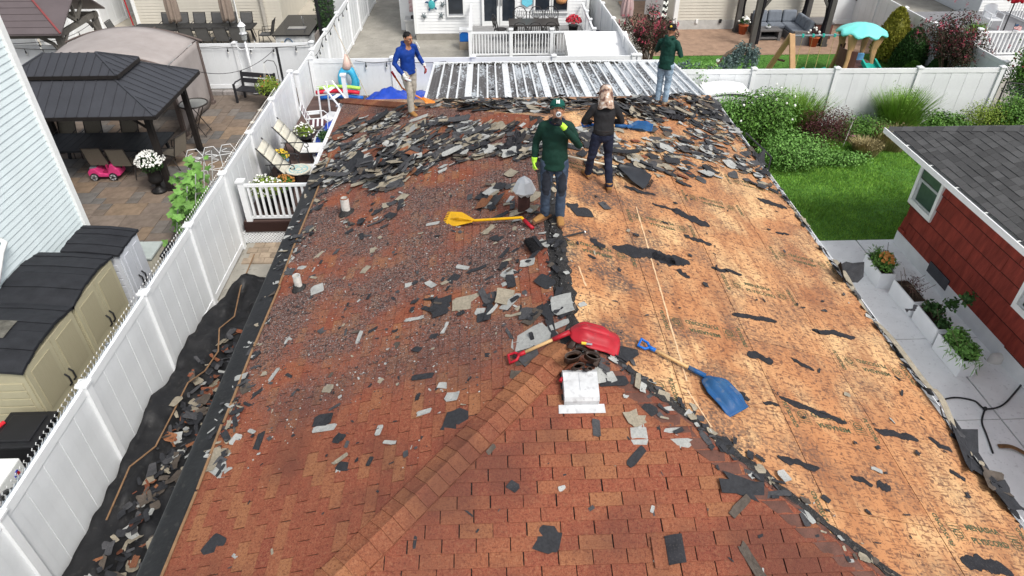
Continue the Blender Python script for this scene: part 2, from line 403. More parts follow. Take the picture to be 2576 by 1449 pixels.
# hip caps: bent shingles over the front-left hip and the far-left hip
def caps(a, b, n0, n1, step, mt, wid=.165):
    d = (b-a); L = d.length; d = d.normalized(); side = d.cross(V((0,0,1))).normalized()
    N = int(L/step)
    for i in range(N):
        if not n0 <= i/N < n1: continue
        m = M(); rows = []
        for t in (-.02, step+.075):
            lift = .05-.02*(t > 0)+R.uniform(-.002, .002)
            row = []
            for k in range(-3, 4):
                q = a+d*(i*step+t)+side*(wid*k/3*1.03)
                row.append(V((q.x, q.y, rz(q.x, q.y)+lift-.004*abs(k)/3+(.008 if k == 0 else 0))))
            rows.append(row)
        vs = rows[0]+rows[1]; n = 7
        vs2 = [p-V((0,0,.026)) for p in vs]
        fs = [(k, k+1, n+k+1, n+k) for k in range(6)]
        fs2 = [(14+n+k, 14+n+k+1, 14+k+1, 14+k) for k in range(6)]
        ed = [(14+k, 14+k+1, k+1, k) for k in range(6)]+[(n+k, n+k+1, 14+n+k+1, 14+n+k) for k in range(6)]+[(0, n, 14+n, 14), (14+6, 14+n+6, n+6, 6)]
        m.add(vs+vs2, fs+fs2+ed).build('hip_cap', MCAP, house, w=True)
def hp(x, y): return V((x, y, rz(x, y)))
caps(hp(XR-WL, YA-WL), hp(XR, YA), 0, .955, .14, MCAP)
caps(hp(XR-WL, YB+WL), hp(XR, YB), 0, .38, .14, MCAP)
# plywood sheets on the right and back slopes
STAMPS = []
def sheets(fc):
    f, W = FACES[fc]; ol = outline(fc); a = sum((ol[i-1][0]*ol[i][1]-ol[i][0]*ol[i-1][1]) for i in range(len(ol))); cl = ol if a > 0 else ol[::-1]
    vm = W/CT; row = 0; v1 = vm
    while v1 > 0:
        v0 = v1-1.22; us = [q[0] for q in ol]; u0 = min(us)-.9-(row % 2)*1.22
        while u0 < max(us):
            g = .004; quad = [(u0+g, v0+g), (u0+2.44-g, v0+g), (u0+2.44-g, v1-g), (u0+g, v1-g)]
            cp = clip(quad, cl)
            if len(cp) >= 3:
                h = R.uniform(-.0015, .0015)
                pts = [f(u, v, h) for u, v in cp]
                if (pts[1]-pts[0]).cross(pts[2]-pts[1]).z < 0: pts = pts[::-1]
                m = M(); m.prism([p-V((0,0,.011)) for p in pts], (0, 0, .011)); o = m.build('plywood_sheet', MPLY, house, w=True)
                if len(cp) >= 3: STAMPS.append((o, f, u0, v0, cp, h))
            u0 += 2.44
        v1 = v0; row += 1
sheets('right'); sheets('back')
def textmesh(s, size, name='stamp'):
    cu = bpy.data.curves.new(name, 'FONT'); cu.body = s; cu.size = size; cu.align_x = 'CENTER'; cu.align_y = 'CENTER'; cu.resolution_u = 2; cu.offset = size*.035
    return baked(bpy.data.objects.new(name, cu))
T1 = textmesh('MENASHA', .115); T2 = textmesh('PLYSCORD', .115); T3 = textmesh('PLYSCORD', .10)
m = M()
for i in range(4): m.box((0, .10-.045*i, 0), (.17-.02*(i % 2), .012, .0004))
for x in (-.1, .1): m.box((x, .02, 0), (.006, .26, .0004))
for y in (.148, -.108): m.box((0, y, 0), (.206, .006, .0004))
m.lathe([(.058,-.0002),(.072,-.0002),(.072,.0002),(.058,.0002),(.058,-.0002)], 18, (0,-.02,0), caps=False)
gm = m.build('grade_stamp', MINK); GST = gm.data; bpy.data.objects.remove(gm)
for t in (T1, T2, T3, GST):
    if not t.materials: t.materials.append(MINK)
for o, f, u0, v0, cp, h in STAMPS:
    flip = R.random() < .45
    items = [(T2, 1.22-.075, .61, 0), (T1, 1.22+.075, .61, 0), (GST, 1.22, .25, 0), (GST, 1.22, .97, 0), (T3, 1.22, .09, 90), (T3, 1.22, 1.13, 90)]
    for me, du, dv, ang in items:
        if flip: du, dv, ang = 2.44-du, 1.22-dv, ang+180
        u, v = u0+du, v0+dv
        cu = [(p[0]-u)**2+(p[1]-v)**2 for p in cp]
        ccl = cp if sum((cp[i-1][0]*cp[i][1]-cp[i][0]*cp[i-1][1]) for i in range(len(cp))) > 0 else cp[::-1]
        bb = .34
        if me is GST: bb = .16
        bu, bv = (.06, .30) if me in (T1, T2) else (.13, .13) if me is GST else (.28, .05)
        test = [(u-bu, v-bv), (u+bu, v-bv), (u+bu, v+bv), (u-bu, v+bv)]
        cc = clip(test, ccl)
        if len(cc) < 3 or abs(sum(cc[i-1][0]*cc[i][1]-cc[i][0]*cc[i-1][1] for i in range(len(cc))))/2 < bu*bv*4*.97: continue
        x, y = proj(f(u, v))
        if not (-100 < x < 2680 and 280 < y < 1550): continue
        s = bpy.data.objects.new('stamp', me); COL.objects.link(s); s.parent = o
        ez = f(u, v, 1)-f(u, v, 0)
        # letters read along the slope, as the crew laid the sheets
        ex = f(u, v+1)-f(u, v); ex = ex if ex.dot(V((1,0,0))) > 0 else -ex; ey = ez.cross(ex)
        rm = MX((ex, ey, ez)).transposed().to_4x4(); rm.translation = f(u, v, h+.0016)-HB
        sc = .80 if me in (T1, T2) else .75
        s.matrix_local = rm @ MX.Rotation(rad(ang+R.gauss(0, 1)), 4, 'Z') @ MX.Scale(sc, 4)
# chalk line of old adhesive running down the bare slope
def ribbon(name, pts, wid, mt, parent, lift=.003, jit=.0, kind=None):
    m = M(); n = len(pts); L = []
    for i, p in enumerate(pts):
        t = (pts[min(i+1, n-1)]-pts[max(i-1, 0)]).normalized(); nn = rn(p.x, p.y); s = t.cross(nn).normalized()
        ww = (wid(i/(n-1)) if callable(wid) else wid)*.5
        for sd in (-1, 0, 1):
            q = p+s*(sd*ww*(1+R.uniform(-jit, jit))); L.append(V((q.x, q.y, rz(q.x, q.y)+lift+R.uniform(0, jit*.01))))
    m.add(L, [(3*i+k, 3*i+k+1, 3*i+k+4, 3*i+k+3) for i in range(n-1) for k in (0, 1)])
    b = [p-V((0,0,lift*.8)) for p in L]; o = len(m.v); m.add(b, [(3*i+k+3, 3*i+k+4, 3*i+k+1, 3*i+k) for i in range(n-1) for k in (0, 1)])
    for i in range(n-1):
        m.f += [(3*i, o+3*i, o+3*i+3, 3*i+3)[::-1], (3*i+2, o+3*i+2, o+3*i+5, 3*i+5)]; m.mi += [0, 0]
    return m.build(name, mt, parent, w=True, kind=kind)
def path(a, b, n): return [a+(b-a)*(i/n) for i in range(n+1)]
ribbon('adhesive_line', path(RP(1600, 520), RP(1728, 960), 60), .022, MGLUE, house, .002, .5)
ribbon('adhesive_line', path(RP(1728, 980), RP(1790, 1075), 14), .02, MGLUE, house, .002, .5)
ribbon('adhesive_line', path(RP(1455, 670), RP(1474, 720), 8), .02, MGLUE, house, .002, .5)
# felt and tar left along the ridge and down the torn front-right hip
pts = [V((XR-.02+.03*NZ.noise(V((i*.3, 0, 0))), YA+.05+i*.06, 0)) for i in range(100)]
ribbon('ridge_felt', pts, lambda t: .16+.07*NZ.noise(V((t*30, 0, 0))), MTAR, house, .010, .4)
hr = [V((XR+.04+t+.03*NZ.noise(V((t*4, 2, 0))), YA+.06-t*.985, 0)) for t in [i*.04 for i in range(110)]]
ribbon('hip_felt', hr, lambda t: .11+.09*NZ.noise(V((t*26, 5, 0))), MTAR, house, .010, .4)
MHB = mat('wet_underlay', (.115,.05,.036), .55, .3, 6, .4, 80, speck=.3, speckc=(.05,.03,.025), sps=60)
hr2 = [p+V((-.11, -.11, 0)) for p in hr]
ribbon('hip_underlay', hr2, .22, MHB, house, .012, .12)
# ---------------------------------------------------------------- materials of the yards
MVIN = mat('white_vinyl', (.76,.775,.785), .35, .06, 2, spec=.35)
MVIN2 = mat('white_vinyl_board', (.71,.73,.745), .4, .08, 1.2, spec=.35, obj=.025)
MCONC = mat('concrete', (.30,.285,.25), .85, .22, 1.3, .25, 40, speck=.15, speckc=(.13,.12,.1), sps=9)
MCONL = mat('pale_concrete', (.79,.795,.795), .7, .08, 1.6, .15, 60, speck=.08, speckc=(.35,.35,.35), sps=14)
MTANC = mat('tan_concrete', (.42,.385,.32), .85, .14, 1.2, .2, 40)
MSOIL = mat('soil', (.05,.035,.025), .95, .4, 8, .6, 30)
MLAWN = mat('lawn_soil', (.075,.18,.03), .95, .35, 6, .5, 40)
MGRASS = mat('grass_blade', (.16,.36,.04), .6, .35, 1.1, isl=.4, c2=(.27,.50,.075))
MGRASS2 = mat('dark_turf_blade', (.045,.15,.024), .6, .25, 1.2, isl=.3)
MBRP = mat('brick_paver', (.30,.20,.14), .85, .25, 3, .3, 30, speck=.3, speckc=(.16,.1,.075), sps=12)
MSTONE = mat('edging_stone', (.25,.23,.22), .9, .25, 9, .6, 30, obj=.2)
def sheet(name, x0, x1, y0, y1, z, mt):
    m = M(); nx, ny = max(1, int((x1-x0)/4)), max(1, int((y1-y0)/4))
    m.grid(lambda u, v: (lerp(x0, x1, u), lerp(y0, y1, v), z), nx, ny); m.k = 0
    return struct(m, name, mt)
sheet('ground', -300, 300, -200, 500, -.02, MCONC)
sheet('side_alley', -5.9, -2.9, -1, 14.2, .0, MCONC)
sheet('left_patio_bed', -17, -5.97, -1, 24.0, .002, MSOIL)
sheet('right_lawn', 5.2, 17.5, 13.72, 20.6, .0, MLAWN)
sheet('swing_lawn', 6.6, 16.6, 20.62, 27.5, .02, MLAWN)
sheet('rear_patio', 6.6, 16.9, 27.5, 36, .03, MBRP)
sheet('neighbour_patio', -30, -5.9, 24.25, 40, .02, MTANC)
sheet('rear_yard', -5.7, 6.5, 22.3, 40, .01, MCONC)
# right path slabs
root = tag(bpy.data.objects.new('path', None), kind='structure'); COL.objects.link(root); root.location = (7.3, 9, 0); ROOTS[root.name] = (V((7.3, 9, 0)), 0)
ys = [-1, 2.6, 5.3, 7.9, 10.05, 13.7]
for i in range(5):
    for x0, x1 in ((4.9, 8.83), (8.85, 9.85)):
        m = M(); m.lo(x0+.008, x1-.008, ys[i]+.01, ys[i+1]-.01, -.018, .02+R.uniform(0, .004)); m.build('slab', MCONL, root, w=True)
# left patio: ashlar pavers, each a stone of its own
MPAV = [mat('paver_%d' % i, c, .8, .22, 6, .25, 40, obj=.13) for i, c in enumerate(((.185,.148,.12),(.16,.142,.126),(.195,.148,.112),(.14,.132,.124),(.225,.165,.115)))]
proot = tag(bpy.data.objects.new('left_patio', None), kind='structure'); COL.objects.link(proot); proot.location = (-9, 15, 0); ROOTS[proot.name] = (V((-9, 15, 0)), 0)
g = .305; NX, NY = 25, 46; occ = [[0]*NY for _ in range(NX)]; npv = 0; pvm = {}; pst = M()
for j in range(NY):
    for i in range(NX):
        if occ[i][j]: continue
        opts = [(2,2),(3,2),(2,1),(1,1),(3,2),(2,2),(1,2)]; R.shuffle(opts)
        for a, b in opts+[(1,1)]:
            if i+a <= NX and j+b <= NY and not any(occ[i+x][j+y] for x in range(a) for y in range(b)): break
        for x in range(a):
            for y in range(b): occ[i+x][j+y] = 1
        cx, cy = -13.6+(i+a/2)*g, 10.0+(j+b/2)*g
        if cx < -8.4 and cy < 12.3: continue
        if cx > -6.2: continue
        px, py = proj((cx, cy, .04))
        if not (-60 < px < 2600): continue
        wa, wb, hz = a*g-.012, b*g-.012, .045
        k = R.choice((0,0,1,1,2,3,0,1,2,4))
        if npv < 298:
            key = (a, b, k)
            if key not in pvm:
                x, y, e = wa/2, wb/2, .012
                me = bpy.data.meshes.new('paver'); me.from_pydata([(-x,-y,0),(x,-y,0),(x,y,0),(-x,y,0),(-x,-y,hz-e*.6),(x,-y,hz-e*.6),(x,y,hz-e*.6),(-x,y,hz-e*.6),(-x+e,-y+e,hz),(x-e,-y+e,hz),(x-e,y-e,hz),(-x+e,y-e,hz)], [],
                    [(0,1,5,4),(1,2,6,5),(2,3,7,6),(3,0,4,7),(4,5,9,8),(5,6,10,9),(6,7,11,10),(7,4,8,11),(8,9,10,11)]); me.materials.append(MPAV[k]); pvm[key] = me
            o = bpy.data.objects.new('paver', pvm[key]); COL.objects.link(o); o.parent = proot; o.location = V((cx, cy, R.uniform(-.004, .003)))-V((-9, 15, 0)); npv += 1
        else: pst.lo(cx-wa/2, cx+wa/2, cy-wb/2, cy+wb/2, 0, hz)
if pst.f: pst.build('paver', MPAV[0], proot, w=True, kind='stuff')
# ---------------------------------------------------------------- vinyl fences
def place(me, name, parent, loc, rotz=0, mt=None):
    o = bpy.data.objects.new(name, me); COL.objects.link(o); o.parent = parent; o.location = V(loc)-ROOTS[parent.name][0]; o.rotation_euler = (0, 0, rotz); return o
def boxmesh(d, mt, name='box', z0=True):
    m = M(); m.box((0, 0, d[2]/2 if z0 else 0), d); me = bpy.data.meshes.new(name); me.from_pydata(m.v, [], m.f); me.materials.append(mt); return me
def vinyl_fence(name, label, a, b, n, z0, z1, bw=.18, mp=MVIN, mb=MVIN2, pw=.125, group=None, ends=True, z1b=None):
    a, b = V(a), V(b); L = (b-a).length; d = (b-a)/L; rz_ = math.atan2(d.y, d.x); t = thing(name, label, 'fence', (a.x, a.y, z0), 0, group)
    H = z1-z0; bay = L/n; bm = None
    pm = boxmesh((pw, pw, H), mp); cm = bpy.data.meshes.new('cap'); q = M()
    q.box((0, 0, .0), (pw+.05, pw+.05, .035)); x = (pw+.03)/2
    q.add([(-x,-x,.0175),(x,-x,.0175),(x,x,.0175),(-x,x,.0175),(0,0,.06)], [(0,1,4),(1,2,4),(2,3,4),(3,0,4)])
    cm.from_pydata(q.v, [], q.f); cm.materials.append(mp)
    nb = max(2, round((bay-pw)/bw)); bwid = (bay-pw)/nb
    bmesh_ = boxmesh((bwid-.002, .022, H-.26), mb); rm = boxmesh((bay-pw+.01, .052, .14), mp)
    for i in range(n+1):
        c = a+d*(i*bay)
        if ends or 0 < i < n:
            p = place(pm, 'post', t, (c.x, c.y, z0), rz_); ROOTS[p.name] = (V((c.x, c.y, z0)), rz_)
            k = bpy.data.objects.new('cap', cm); COL.objects.link(k); k.parent = p; k.location = (0, 0, H+.018)
        if i == n: break
        c = a+d*(i*bay+bay/2)
        place(rm, 'top_rail', t, (c.x, c.y, z1-.15), rz_); place(rm, 'bottom_rail', t, (c.x, c.y, z0+.03), rz_)
        for j in range(nb):
            e = a+d*(i*bay+pw/2+bwid*(j+.5)); nn = V((-d.y, d.x, 0))*(.003 if j % 2 else -.003)
            place(bmesh_, 'board', t, (e.x+nn.x, e.y+nn.y, z0+.13), rz_)
    return t
vinyl_fence('vinyl_fence', 'white vinyl privacy fence along the tarp beside the roof', (-5.95, .7, 0), (-5.95, 20.5, 0), 9, .0, 1.97, .2)
vinyl_fence('vinyl_fence', 'white vinyl fence continuing past the patio bench toward the far yards', (-5.82, 20.72, 0), (-5.6, 36.1, 0), 7, .0, 1.86, .25)
vinyl_fence('vinyl_fence', 'white vinyl fence with string lights behind the arched canopy', (-16.5, 24.05, 0), (-6.05, 24.05, 0), 4, .16, 1.76, .25)
vinyl_fence('vinyl_fence', 'white vinyl fence with string lights behind the pool', (-5.7, 22.2, 0), (4.75, 22.2, 0), 4, 0, 1.8, .2)
vinyl_fence('vinyl_fence', 'white vinyl fence running back beside the white shed lid', (4.92, 22.2, 0), (4.35, 35, 0), 6, 0, 1.8, .25)
vinyl_fence('vinyl_fence', 'long white vinyl fence behind the overgrown shrubs and lawn', (5.6, 20.62, 0), (15.9, 20.45, 0), 4, 0, 1.86, .25)
vinyl_fence('vinyl_fence', 'white vinyl fence behind the clipped conifers', (16.45, 21.1, 0), (16.45, 31.8, 0), 5, 0, 1.8, .25)
vinyl_fence('vinyl_fence', 'white vinyl fence on the far side of the left neighbour walkway', (-17.2, 27.5, 0), (-16.6, 38, 0), 5, 0, 1.8, .3)
vinyl_fence('vinyl_fence', 'white vinyl fence in the shade beyond the brown pavilion', (-24, 27.2, 0), (-17.4, 27.35, 0), 3, 0, 1.8, .3)
# ---------------------------------------------------------------- siding houses
def siding(parent, a, b, z0, z1, lap, mt, out):
    a, b, out = V(a), V(b), V(out).normalized(); d = b-a; me = bpy.data.meshes.new('siding_board')
    o1, o2 = out*.022, out*.004; vs = [V((0,0,0)), d, d+o1, o1, V((0,0,lap)), d+V((0,0,lap)), d+o2+V((0,0,lap)), o2+V((0,0,lap))]
    me.from_pydata(vs, [], [(0,1,2,3)[::-1], (7,6,5,4)[::-1], (3,2,6,7), (0,3,7,4), (1,5,6,2), (0,4,5,1)]); me.materials.append(mt)
    z = z0
    while z < z1-.01:
        o = bpy.data.objects.new('siding_board', me); COL.objects.link(o); o.parent = parent; o.location = V((a.x, a.y, z))-ROOTS[parent.name][0]; z += lap
MBLUE = mat('pale_blue_siding', (.66,.745,.76), .5, .05, 2, .1, 90)
MBEIGE = mat('beige_siding', (.56,.53,.46), .55, .06, 2)
MTRIM = mat('white_trim', (.76,.77,.76), .45, .05, 3)
MGLASS = mat('dark_glass', (.02,.026,.035), .08, .3, 2, spec=.7)
MSCREEN = mat('screen_grey', (.22,.24,.25), .4, .1, 2)
# left neighbour
lh = thing('neighbour_house', 'pale blue sided house wall at the left edge beyond the white fence', 'house', (-11, 5, 0))
m = M(); m.lo(-15, -8.43, -4, 12.42, 0, 7); m.build('wall', MBLUE, lh, w=True)
siding(lh, (-8.43, -4, 0), (-8.43, 12.4, 0), .2, 6.9, .118, MBLUE, (1, 0, 0))
m = M(); m.lo(-8.5, -8.36, 12.36, 12.5, 0, 7); m.build('corner_trim', MTRIM, lh, w=True)
m = M()   # downspout stub with elbow
q = PX(5, 615, -8.3); m.tube([q+V((.0, -.5, -.45)), q+V((0, -.1, -.1)), q+V((.02, .05, 0)), q+V((-.1, .12, .03))], .045, 10); m.build('vent_pipe', MTRIM, lh, w=True, smooth=True)
# white house at the back with patio doors
def window(parent, x0, x1, z0, z1, y, fm, sill=True, mid=False, out=-1):
    t = .07; m = M(); yy = y+out*.05
    m.lo(x0-t, x1+t, yy-.03, yy+.03, z1, z1+t).lo(x0-t, x1+t, yy-.03, yy+.03, z0-t, z0).lo(x0-t, x0, yy-.03, yy+.03, z0, z1).lo(x1, x1+t, yy-.03, yy+.03, z0, z1)
    if mid: m.lo((x0+x1)/2-.035, (x0+x1)/2+.035, yy-.025, yy+.025, z0, z1)
    f = m.build('window', fm, parent, w=True)
    m = M(); m.lo(x0, x1, yy-.008, yy+.008, z0, z1); m.build('pane', MGLASS, f, w=True)
    m = M(); m.lo(x0+.01, x1-.01, yy+out*.02-.01, yy+out*.02+.01, z0+.01, z0+.06); m.build('sash', mat('grey_sash', (.3,.31,.33), .5), f, w=True)
    return f
wh = thing('rear_house', 'white sided house with glass patio doors and turtle wall ornaments', 'house', (1, 33, 0))
Y0 = 30.0
xl = PY(1046, 60, Y0).x; xr = PY(1478, 20, Y0).x
m = M(); m.lo(xl, xr, Y0+.03, 38, 0, 4.5); m.lo(xl-.8, xl, Y0+1.5, 38, 0, 4.5); m.build('wall', MWALLW, wh, w=True)
siding(wh, (xl, Y0+.03, 0), (xr, Y0+.03, 0), .28, 3.4, .125, MWALLW, (0, -1, 0))
siding(wh, (xl-.8, Y0+1.5, 0), (xl, Y0+1.5, 0), .5, 3.4, .125, MWALLW, (0, -1, 0))
m = M(); m.lo(xl-.02, xr+.02, Y0-.005, Y0+.08, 0, .27); m.build('foundation', MCONC, wh, w=True)
for x in (xl, xr): m = M(); m.lo(x-.06, x+.06, Y0-.03, Y0+.1, .28, 4); m.build('corner_trim', MTRIM, wh, w=True)
def ZX(px, py, y): q = PY(px, py, y); return q.x, q.z
a, b = ZX(1129, 38, Y0), ZX(1164, 0, Y0); window(wh, a[0], b[0], a[1], a[1]+1.3, Y0, MTRIM)
a, b = ZX(1346, 28, Y0), ZX(1382, 0, Y0); window(wh, a[0], b[0], a[1], a[1]+1.3, Y0, MTRIM)
a, b = ZX(1391, 28, Y0), ZX(1427, 0, Y0); window(wh, a[0], b[0], a[1], a[1]+1.3, Y0, MTRIM)
x0, z0 = ZX(1213, 66, Y0); x1 = ZX(1301, 60, Y0)[0]; xm = (x0+x1)/2
m = M()
for xa, xb in ((x0, xm-.01), (xm+.01, x1)):
    for q in ((xa, xa+.1), (xb-.1, xb)): m.lo(q[0], q[1], Y0-.09, Y0-.02, z0, z0+2.1)
    m.lo(xa+.1, xb-.1, Y0-.09, Y0-.02, z0, z0+.22).lo(xa+.1, xb-.1, Y0-.09, Y0-.02, z0+2.0, z0+2.1)
dr = m.build('patio_door', MTRIM, wh, w=True)
for xa, xb in ((x0, xm-.01), (xm+.01, x1)): m = M(); m.lo(xa+.1, xb-.1, Y0-.06, Y0-.045, z0+.22, z0+2.0); m.build('pane', MGLASS, dr, w=True)
MBLK = mat('black_metal', (.018,.018,.02), .45, .2, 6, spec=.4)
for dx in (-.07, .07): m = M(); m.bar((xm+dx, Y0-.12, z0+.85), (xm+dx, Y0-.12, z0+1.2), .03); m.build('handle', MBLK, dr, w=True)
# turtle ornaments and the small blue pennant plaque on the white wall
MTEAL = mat('teal_glaze', (.06,.36,.38), .3, .4, 30); MNAVY = mat('navy_glaze', (.03,.08,.16), .35, .3, 20); MPEW = mat('pewter', (.16,.19,.2), .45, .3, 30, metal=.4)
def turtle(px, py, s, m1, m2, label, ang):
    q = PY(px, py, Y0-.06); t = thing('turtle_ornament', label, 'wall ornament', (q.x, q.y, q.z)); c, sn = math.cos(ang), math.sin(ang)
    def L(x, z, y=0): return (s*(x*c-z*sn), y*s, s*(x*sn+z*c))
    m = M(); m.ell((0, -.015, 0), (s*.34, .03, s*.42), 14, 8, (0, -ang, 0)); m.build('shell', m1, t, smooth=True)
    for x, z, dx, dz in ((-.28,.25,-.35,.1),(.28,.25,.35,.1),(-.25,-.3,-.2,-.22),(.25,-.3,.2,-.22)):
        m = M(); m.tube([L(x, z), L(x+dx*.6, z+dz*.9), L(x+dx, z+dz*.3)], [s*.1, s*.085, s*.02], 6, .3, up=(0,1,0)); m.build('flipper', m2, t)
    m = M(); m.ell(L(0, .52), (s*.12, .025, s*.16), 10, 6, (0, -ang, 0)); m.build('head', m2, t, smooth=True)
turtle(1086, 12, .42, MTEAL, MNAVY, 'large teal turtle ornament on the white wall', .15)
turtle(1113, 12, .21, MPEW, MPEW, 'small pewter turtle ornament nearest the window corner', -.5)
turtle(1067, 41, .21, MPEW, MPEW, 'small pewter turtle ornament lowest on the left of the wall', .6)
turtle(1110, 39, .21, MPEW, MPEW, 'small pewter turtle ornament below the upper small one', -.2)
q = PY(1326, 4, Y0-.05); m = M(); m.prism([(q.x-.22, q.y, q.z+.5), (q.x+.22, q.y, q.z+.5), (q.x+.22, q.y, q.z-.1), (q.x, q.y, q.z-.22), (q.x-.22, q.y, q.z-.1)][::-1], (0, .025, 0))
m.build('wall_plaque', mat('aqua_paint', (.16,.55,.68), .5, .2, 20), label='aqua pennant shaped plaque on the white wall beside the patio door', cat='plaque')
q = PY(1412, 0, Y0-.12); t = thing('hanging_basket', 'round wicker basket hung on the right window of the white house', 'basket', q)
m = M(); m.lathe([(.05,-.16),(.2,-.1),(.24,.03),(.2,.05)], 14); m.build('bowl', mat('wicker', (.42,.2,.08), .8, .4, 40, .5, 60), t, smooth=True)
m = M(); m.tube([(-.2,0,.04),(-.12,0,.3),(0,0,.36),(.12,0,.3),(.2,0,.04)], .012, 6); m.build('handle', MATS['wicker'], t)
q = PY(1034, 8, Y0+1.45); m = M()
m.lo(q.x-.1, q.x+.1, q.y-.03, q.y, q.z-.35, q.z+.4); m.build('red_trim_sign', mat('red_white_print', (.7,.12,.14), .5, .5, 7, c2=(.8,.78,.76)), label='narrow red and white ornament on the recessed white wall', cat='wall ornament')
# beige house, left background
bl = thing('neighbour_house', 'beige sided house behind the long black patio table', 'house', (-12, 34, 0))
YB2 = 31.6; xl2 = PY(345, 40, YB2).x; xr2 = PY(706, 20, YB2).x
m = M(); m.lo(xl2, xr2, YB2+.03, 40, 0, 4.5); m.build('wall', MBEIGE, bl, w=True)
siding(bl, (xl2, YB2+.03, 0), (xr2, YB2+.03, 0), .1, 3.2, .125, MBEIGE, (0, -1, 0))
m = M(); m.lo(xl2-.08, xl2+.06, YB2-.03, YB2+.1, 0, 4); m.build('corner_trim', MTRIM, bl, w=True)
x = PY(595, 30, YB2-.05).x; m = M(); m.tube([(x, YB2-.05, .35), (x, YB2-.05, 3)], .03, 8); m.build('conduit', MTRIM, bl, w=True)
m = M(); x = PY(668, 60, YB2-.15).x; m.lo(x-.06, x+.06, YB2-.15, YB2-.05, 0, 3.2); m.build('downspout', mat('greige_metal', (.42,.4,.36), .5), bl, w=True)
# beige house, right background
br = thing('neighbour_house', 'beige sided house behind the pergola sofa', 'house', (12, 34, 0))
YR = 31.1; xl3 = PY(1700, 40, YR).x; xr3 = PY(2092, 30, YR).x
m = M(); m.lo(xl3, xr3, YR+.03, 40, 0, 4.5); m.build('wall', MBEIGE, br, w=True)
siding(br, (xl3, YR+.03, 0), (xr3, YR+.03, 0), .42, 3.2, .125, MBEIGE, (0, -1, 0)); siding(br, (xl3+.0, YR+9, 0), (xl3, YR+.03, 0), .42, 3.2, .125, MBEIGE, (-1, 0, 0))
m = M(); m.lo(xl3-.03, xr3, YR-.01, YR+.08, 0, .41); m.build('foundation', mat('grey_render', (.45,.45,.43), .85, .15, 4), br, w=True)
m = M(); m.lo(xl3-.1, xl3+.08, YR-.04, YR+.1, .3, 4); m.build('corner_trim', MTRIM, br, w=True)
for px, py in ((1753, 54), (1812, 53)):
    q = PY(px, py, YR-.04); m = M(); m.box(q, (.1, .06, .16)); m.build('outlet', MTRIM if px < 1800 else MBLK, br, w=True)
# garden gate beside it
q0, q1 = PY(2090, 66, 31.5), PY(2141, 62, 31.5)
t = thing('garden_gate', 'tall white vinyl gate between the pergola and the side fence', 'gate', (q0.x, 31.5, 0))
m = M(); m.lo(q0.x, q1.x, 31.47, 31.53, .1, 2.2); m.build('panel', MVIN2, t, w=True)
for x in (q0.x-.06, q1.x+.06): m = M(); m.lo(x-.06, x+.06, 31.44, 31.56, 0, 2.3); m.build('post', MVIN, t, w=True)
m = M(); m.lo(q0.x, q1.x, 31.44, 31.46, .1, .28).lo(q0.x, q1.x, 31.44, 31.46, 2.05, 2.2); m.build('rail', MVIN, t, w=True)
m = M(); m.box((q1.x-.12, 31.42, 1.2), (.05, .05, .18)); m.build('latch', MBLK, t, w=True)
# white house, far right, with deck
fr = thing('far_house', 'white sided house at the top right beyond the crape myrtle', 'house', (22, 33, 0))
YW = 32.2; xa = PY(2462, 30, YW).x
m = M(); m.lo(xa, 36, YW+.03, 42, 0, 4.5); m.build('wall', MWALLW, fr, w=True)
siding(fr, (xa, YW+.03, 0), (33, YW+.03, 0), .1, 3.4, .13, MWALLW, (0, -1, 0))
MGSID = mat('cool_grey_siding', (.52,.56,.60), .55, .05, 2)
m = M(); m.lo(xa-.03, xa-.01, YW, 42, 0, 4.5); m.build('side_wall', MGSID, fr, w=True); siding(fr, (xa-.03, YW+8, 0), (xa-.03, YW, 0), .1, 3.4, .13, MGSID, (-1, 0, 0))
a, b = ZX(2557-60, 20, YW), ZX(2545, 0, YW); x0 = PY(2563-30, 10, YW).x
x0 = PY(2547, 10, YW).x-.2; m = M(); m.lo(x0-.12, x0+1.0, YW-.08, YW-.03, 1.0, 3.0); d_ = m.build('door', MTRIM, fr, w=True); m = M(); m.lo(x0+.05, x0+.83, YW-.1, YW-.07, 1.25, 2.8); m.build('pane', MSCREEN, d_, w=True)
# red house on the right
MRED = mat('red_shake', (.22,.036,.024), .75, .3, 7, .5, 50, streak=(1, 1, .25), obj=.1)
MREDE = mat('butt_shade_line', (.045,.012,.01), .9, .4, 20)  # shade line between shake rows, painted dark along each lower edge
rh = thing('red_house', 'red shake sided house with grey shingle roof at the right edge', 'house', (12, 8, 0))
XW, YH = 9.72, 13.55; ze = 2.62
m = M(); m.lo(XW+.03, 17, -3, YH, .35, ze+.1); m.build('wall', MRED, rh, w=True)
m = M(); m.lo(XW-.03, 17, -3, YH+.03, 0, .36); m.build('foundation', mat('white_masonry', (.72,.74,.75), .7, .06, 4, .2, 30), rh, w=True)
row = 0; z = .34
while z < ze:
    y = YH+.06-(row % 2)*.3
    while y > -2:
        y1 = y-.6; m = M(); e = .055+R.uniform(-.006, .008)
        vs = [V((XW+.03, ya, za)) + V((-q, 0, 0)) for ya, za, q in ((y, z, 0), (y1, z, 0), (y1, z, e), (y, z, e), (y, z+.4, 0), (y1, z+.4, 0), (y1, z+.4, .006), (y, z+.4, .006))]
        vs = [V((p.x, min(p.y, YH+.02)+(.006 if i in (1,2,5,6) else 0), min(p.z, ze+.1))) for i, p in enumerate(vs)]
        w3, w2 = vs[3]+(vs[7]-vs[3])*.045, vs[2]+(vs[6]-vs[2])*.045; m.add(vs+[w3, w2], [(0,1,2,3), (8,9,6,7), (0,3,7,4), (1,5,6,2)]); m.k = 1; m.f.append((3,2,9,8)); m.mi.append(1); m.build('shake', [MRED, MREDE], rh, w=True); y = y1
    z += .37; row += 1
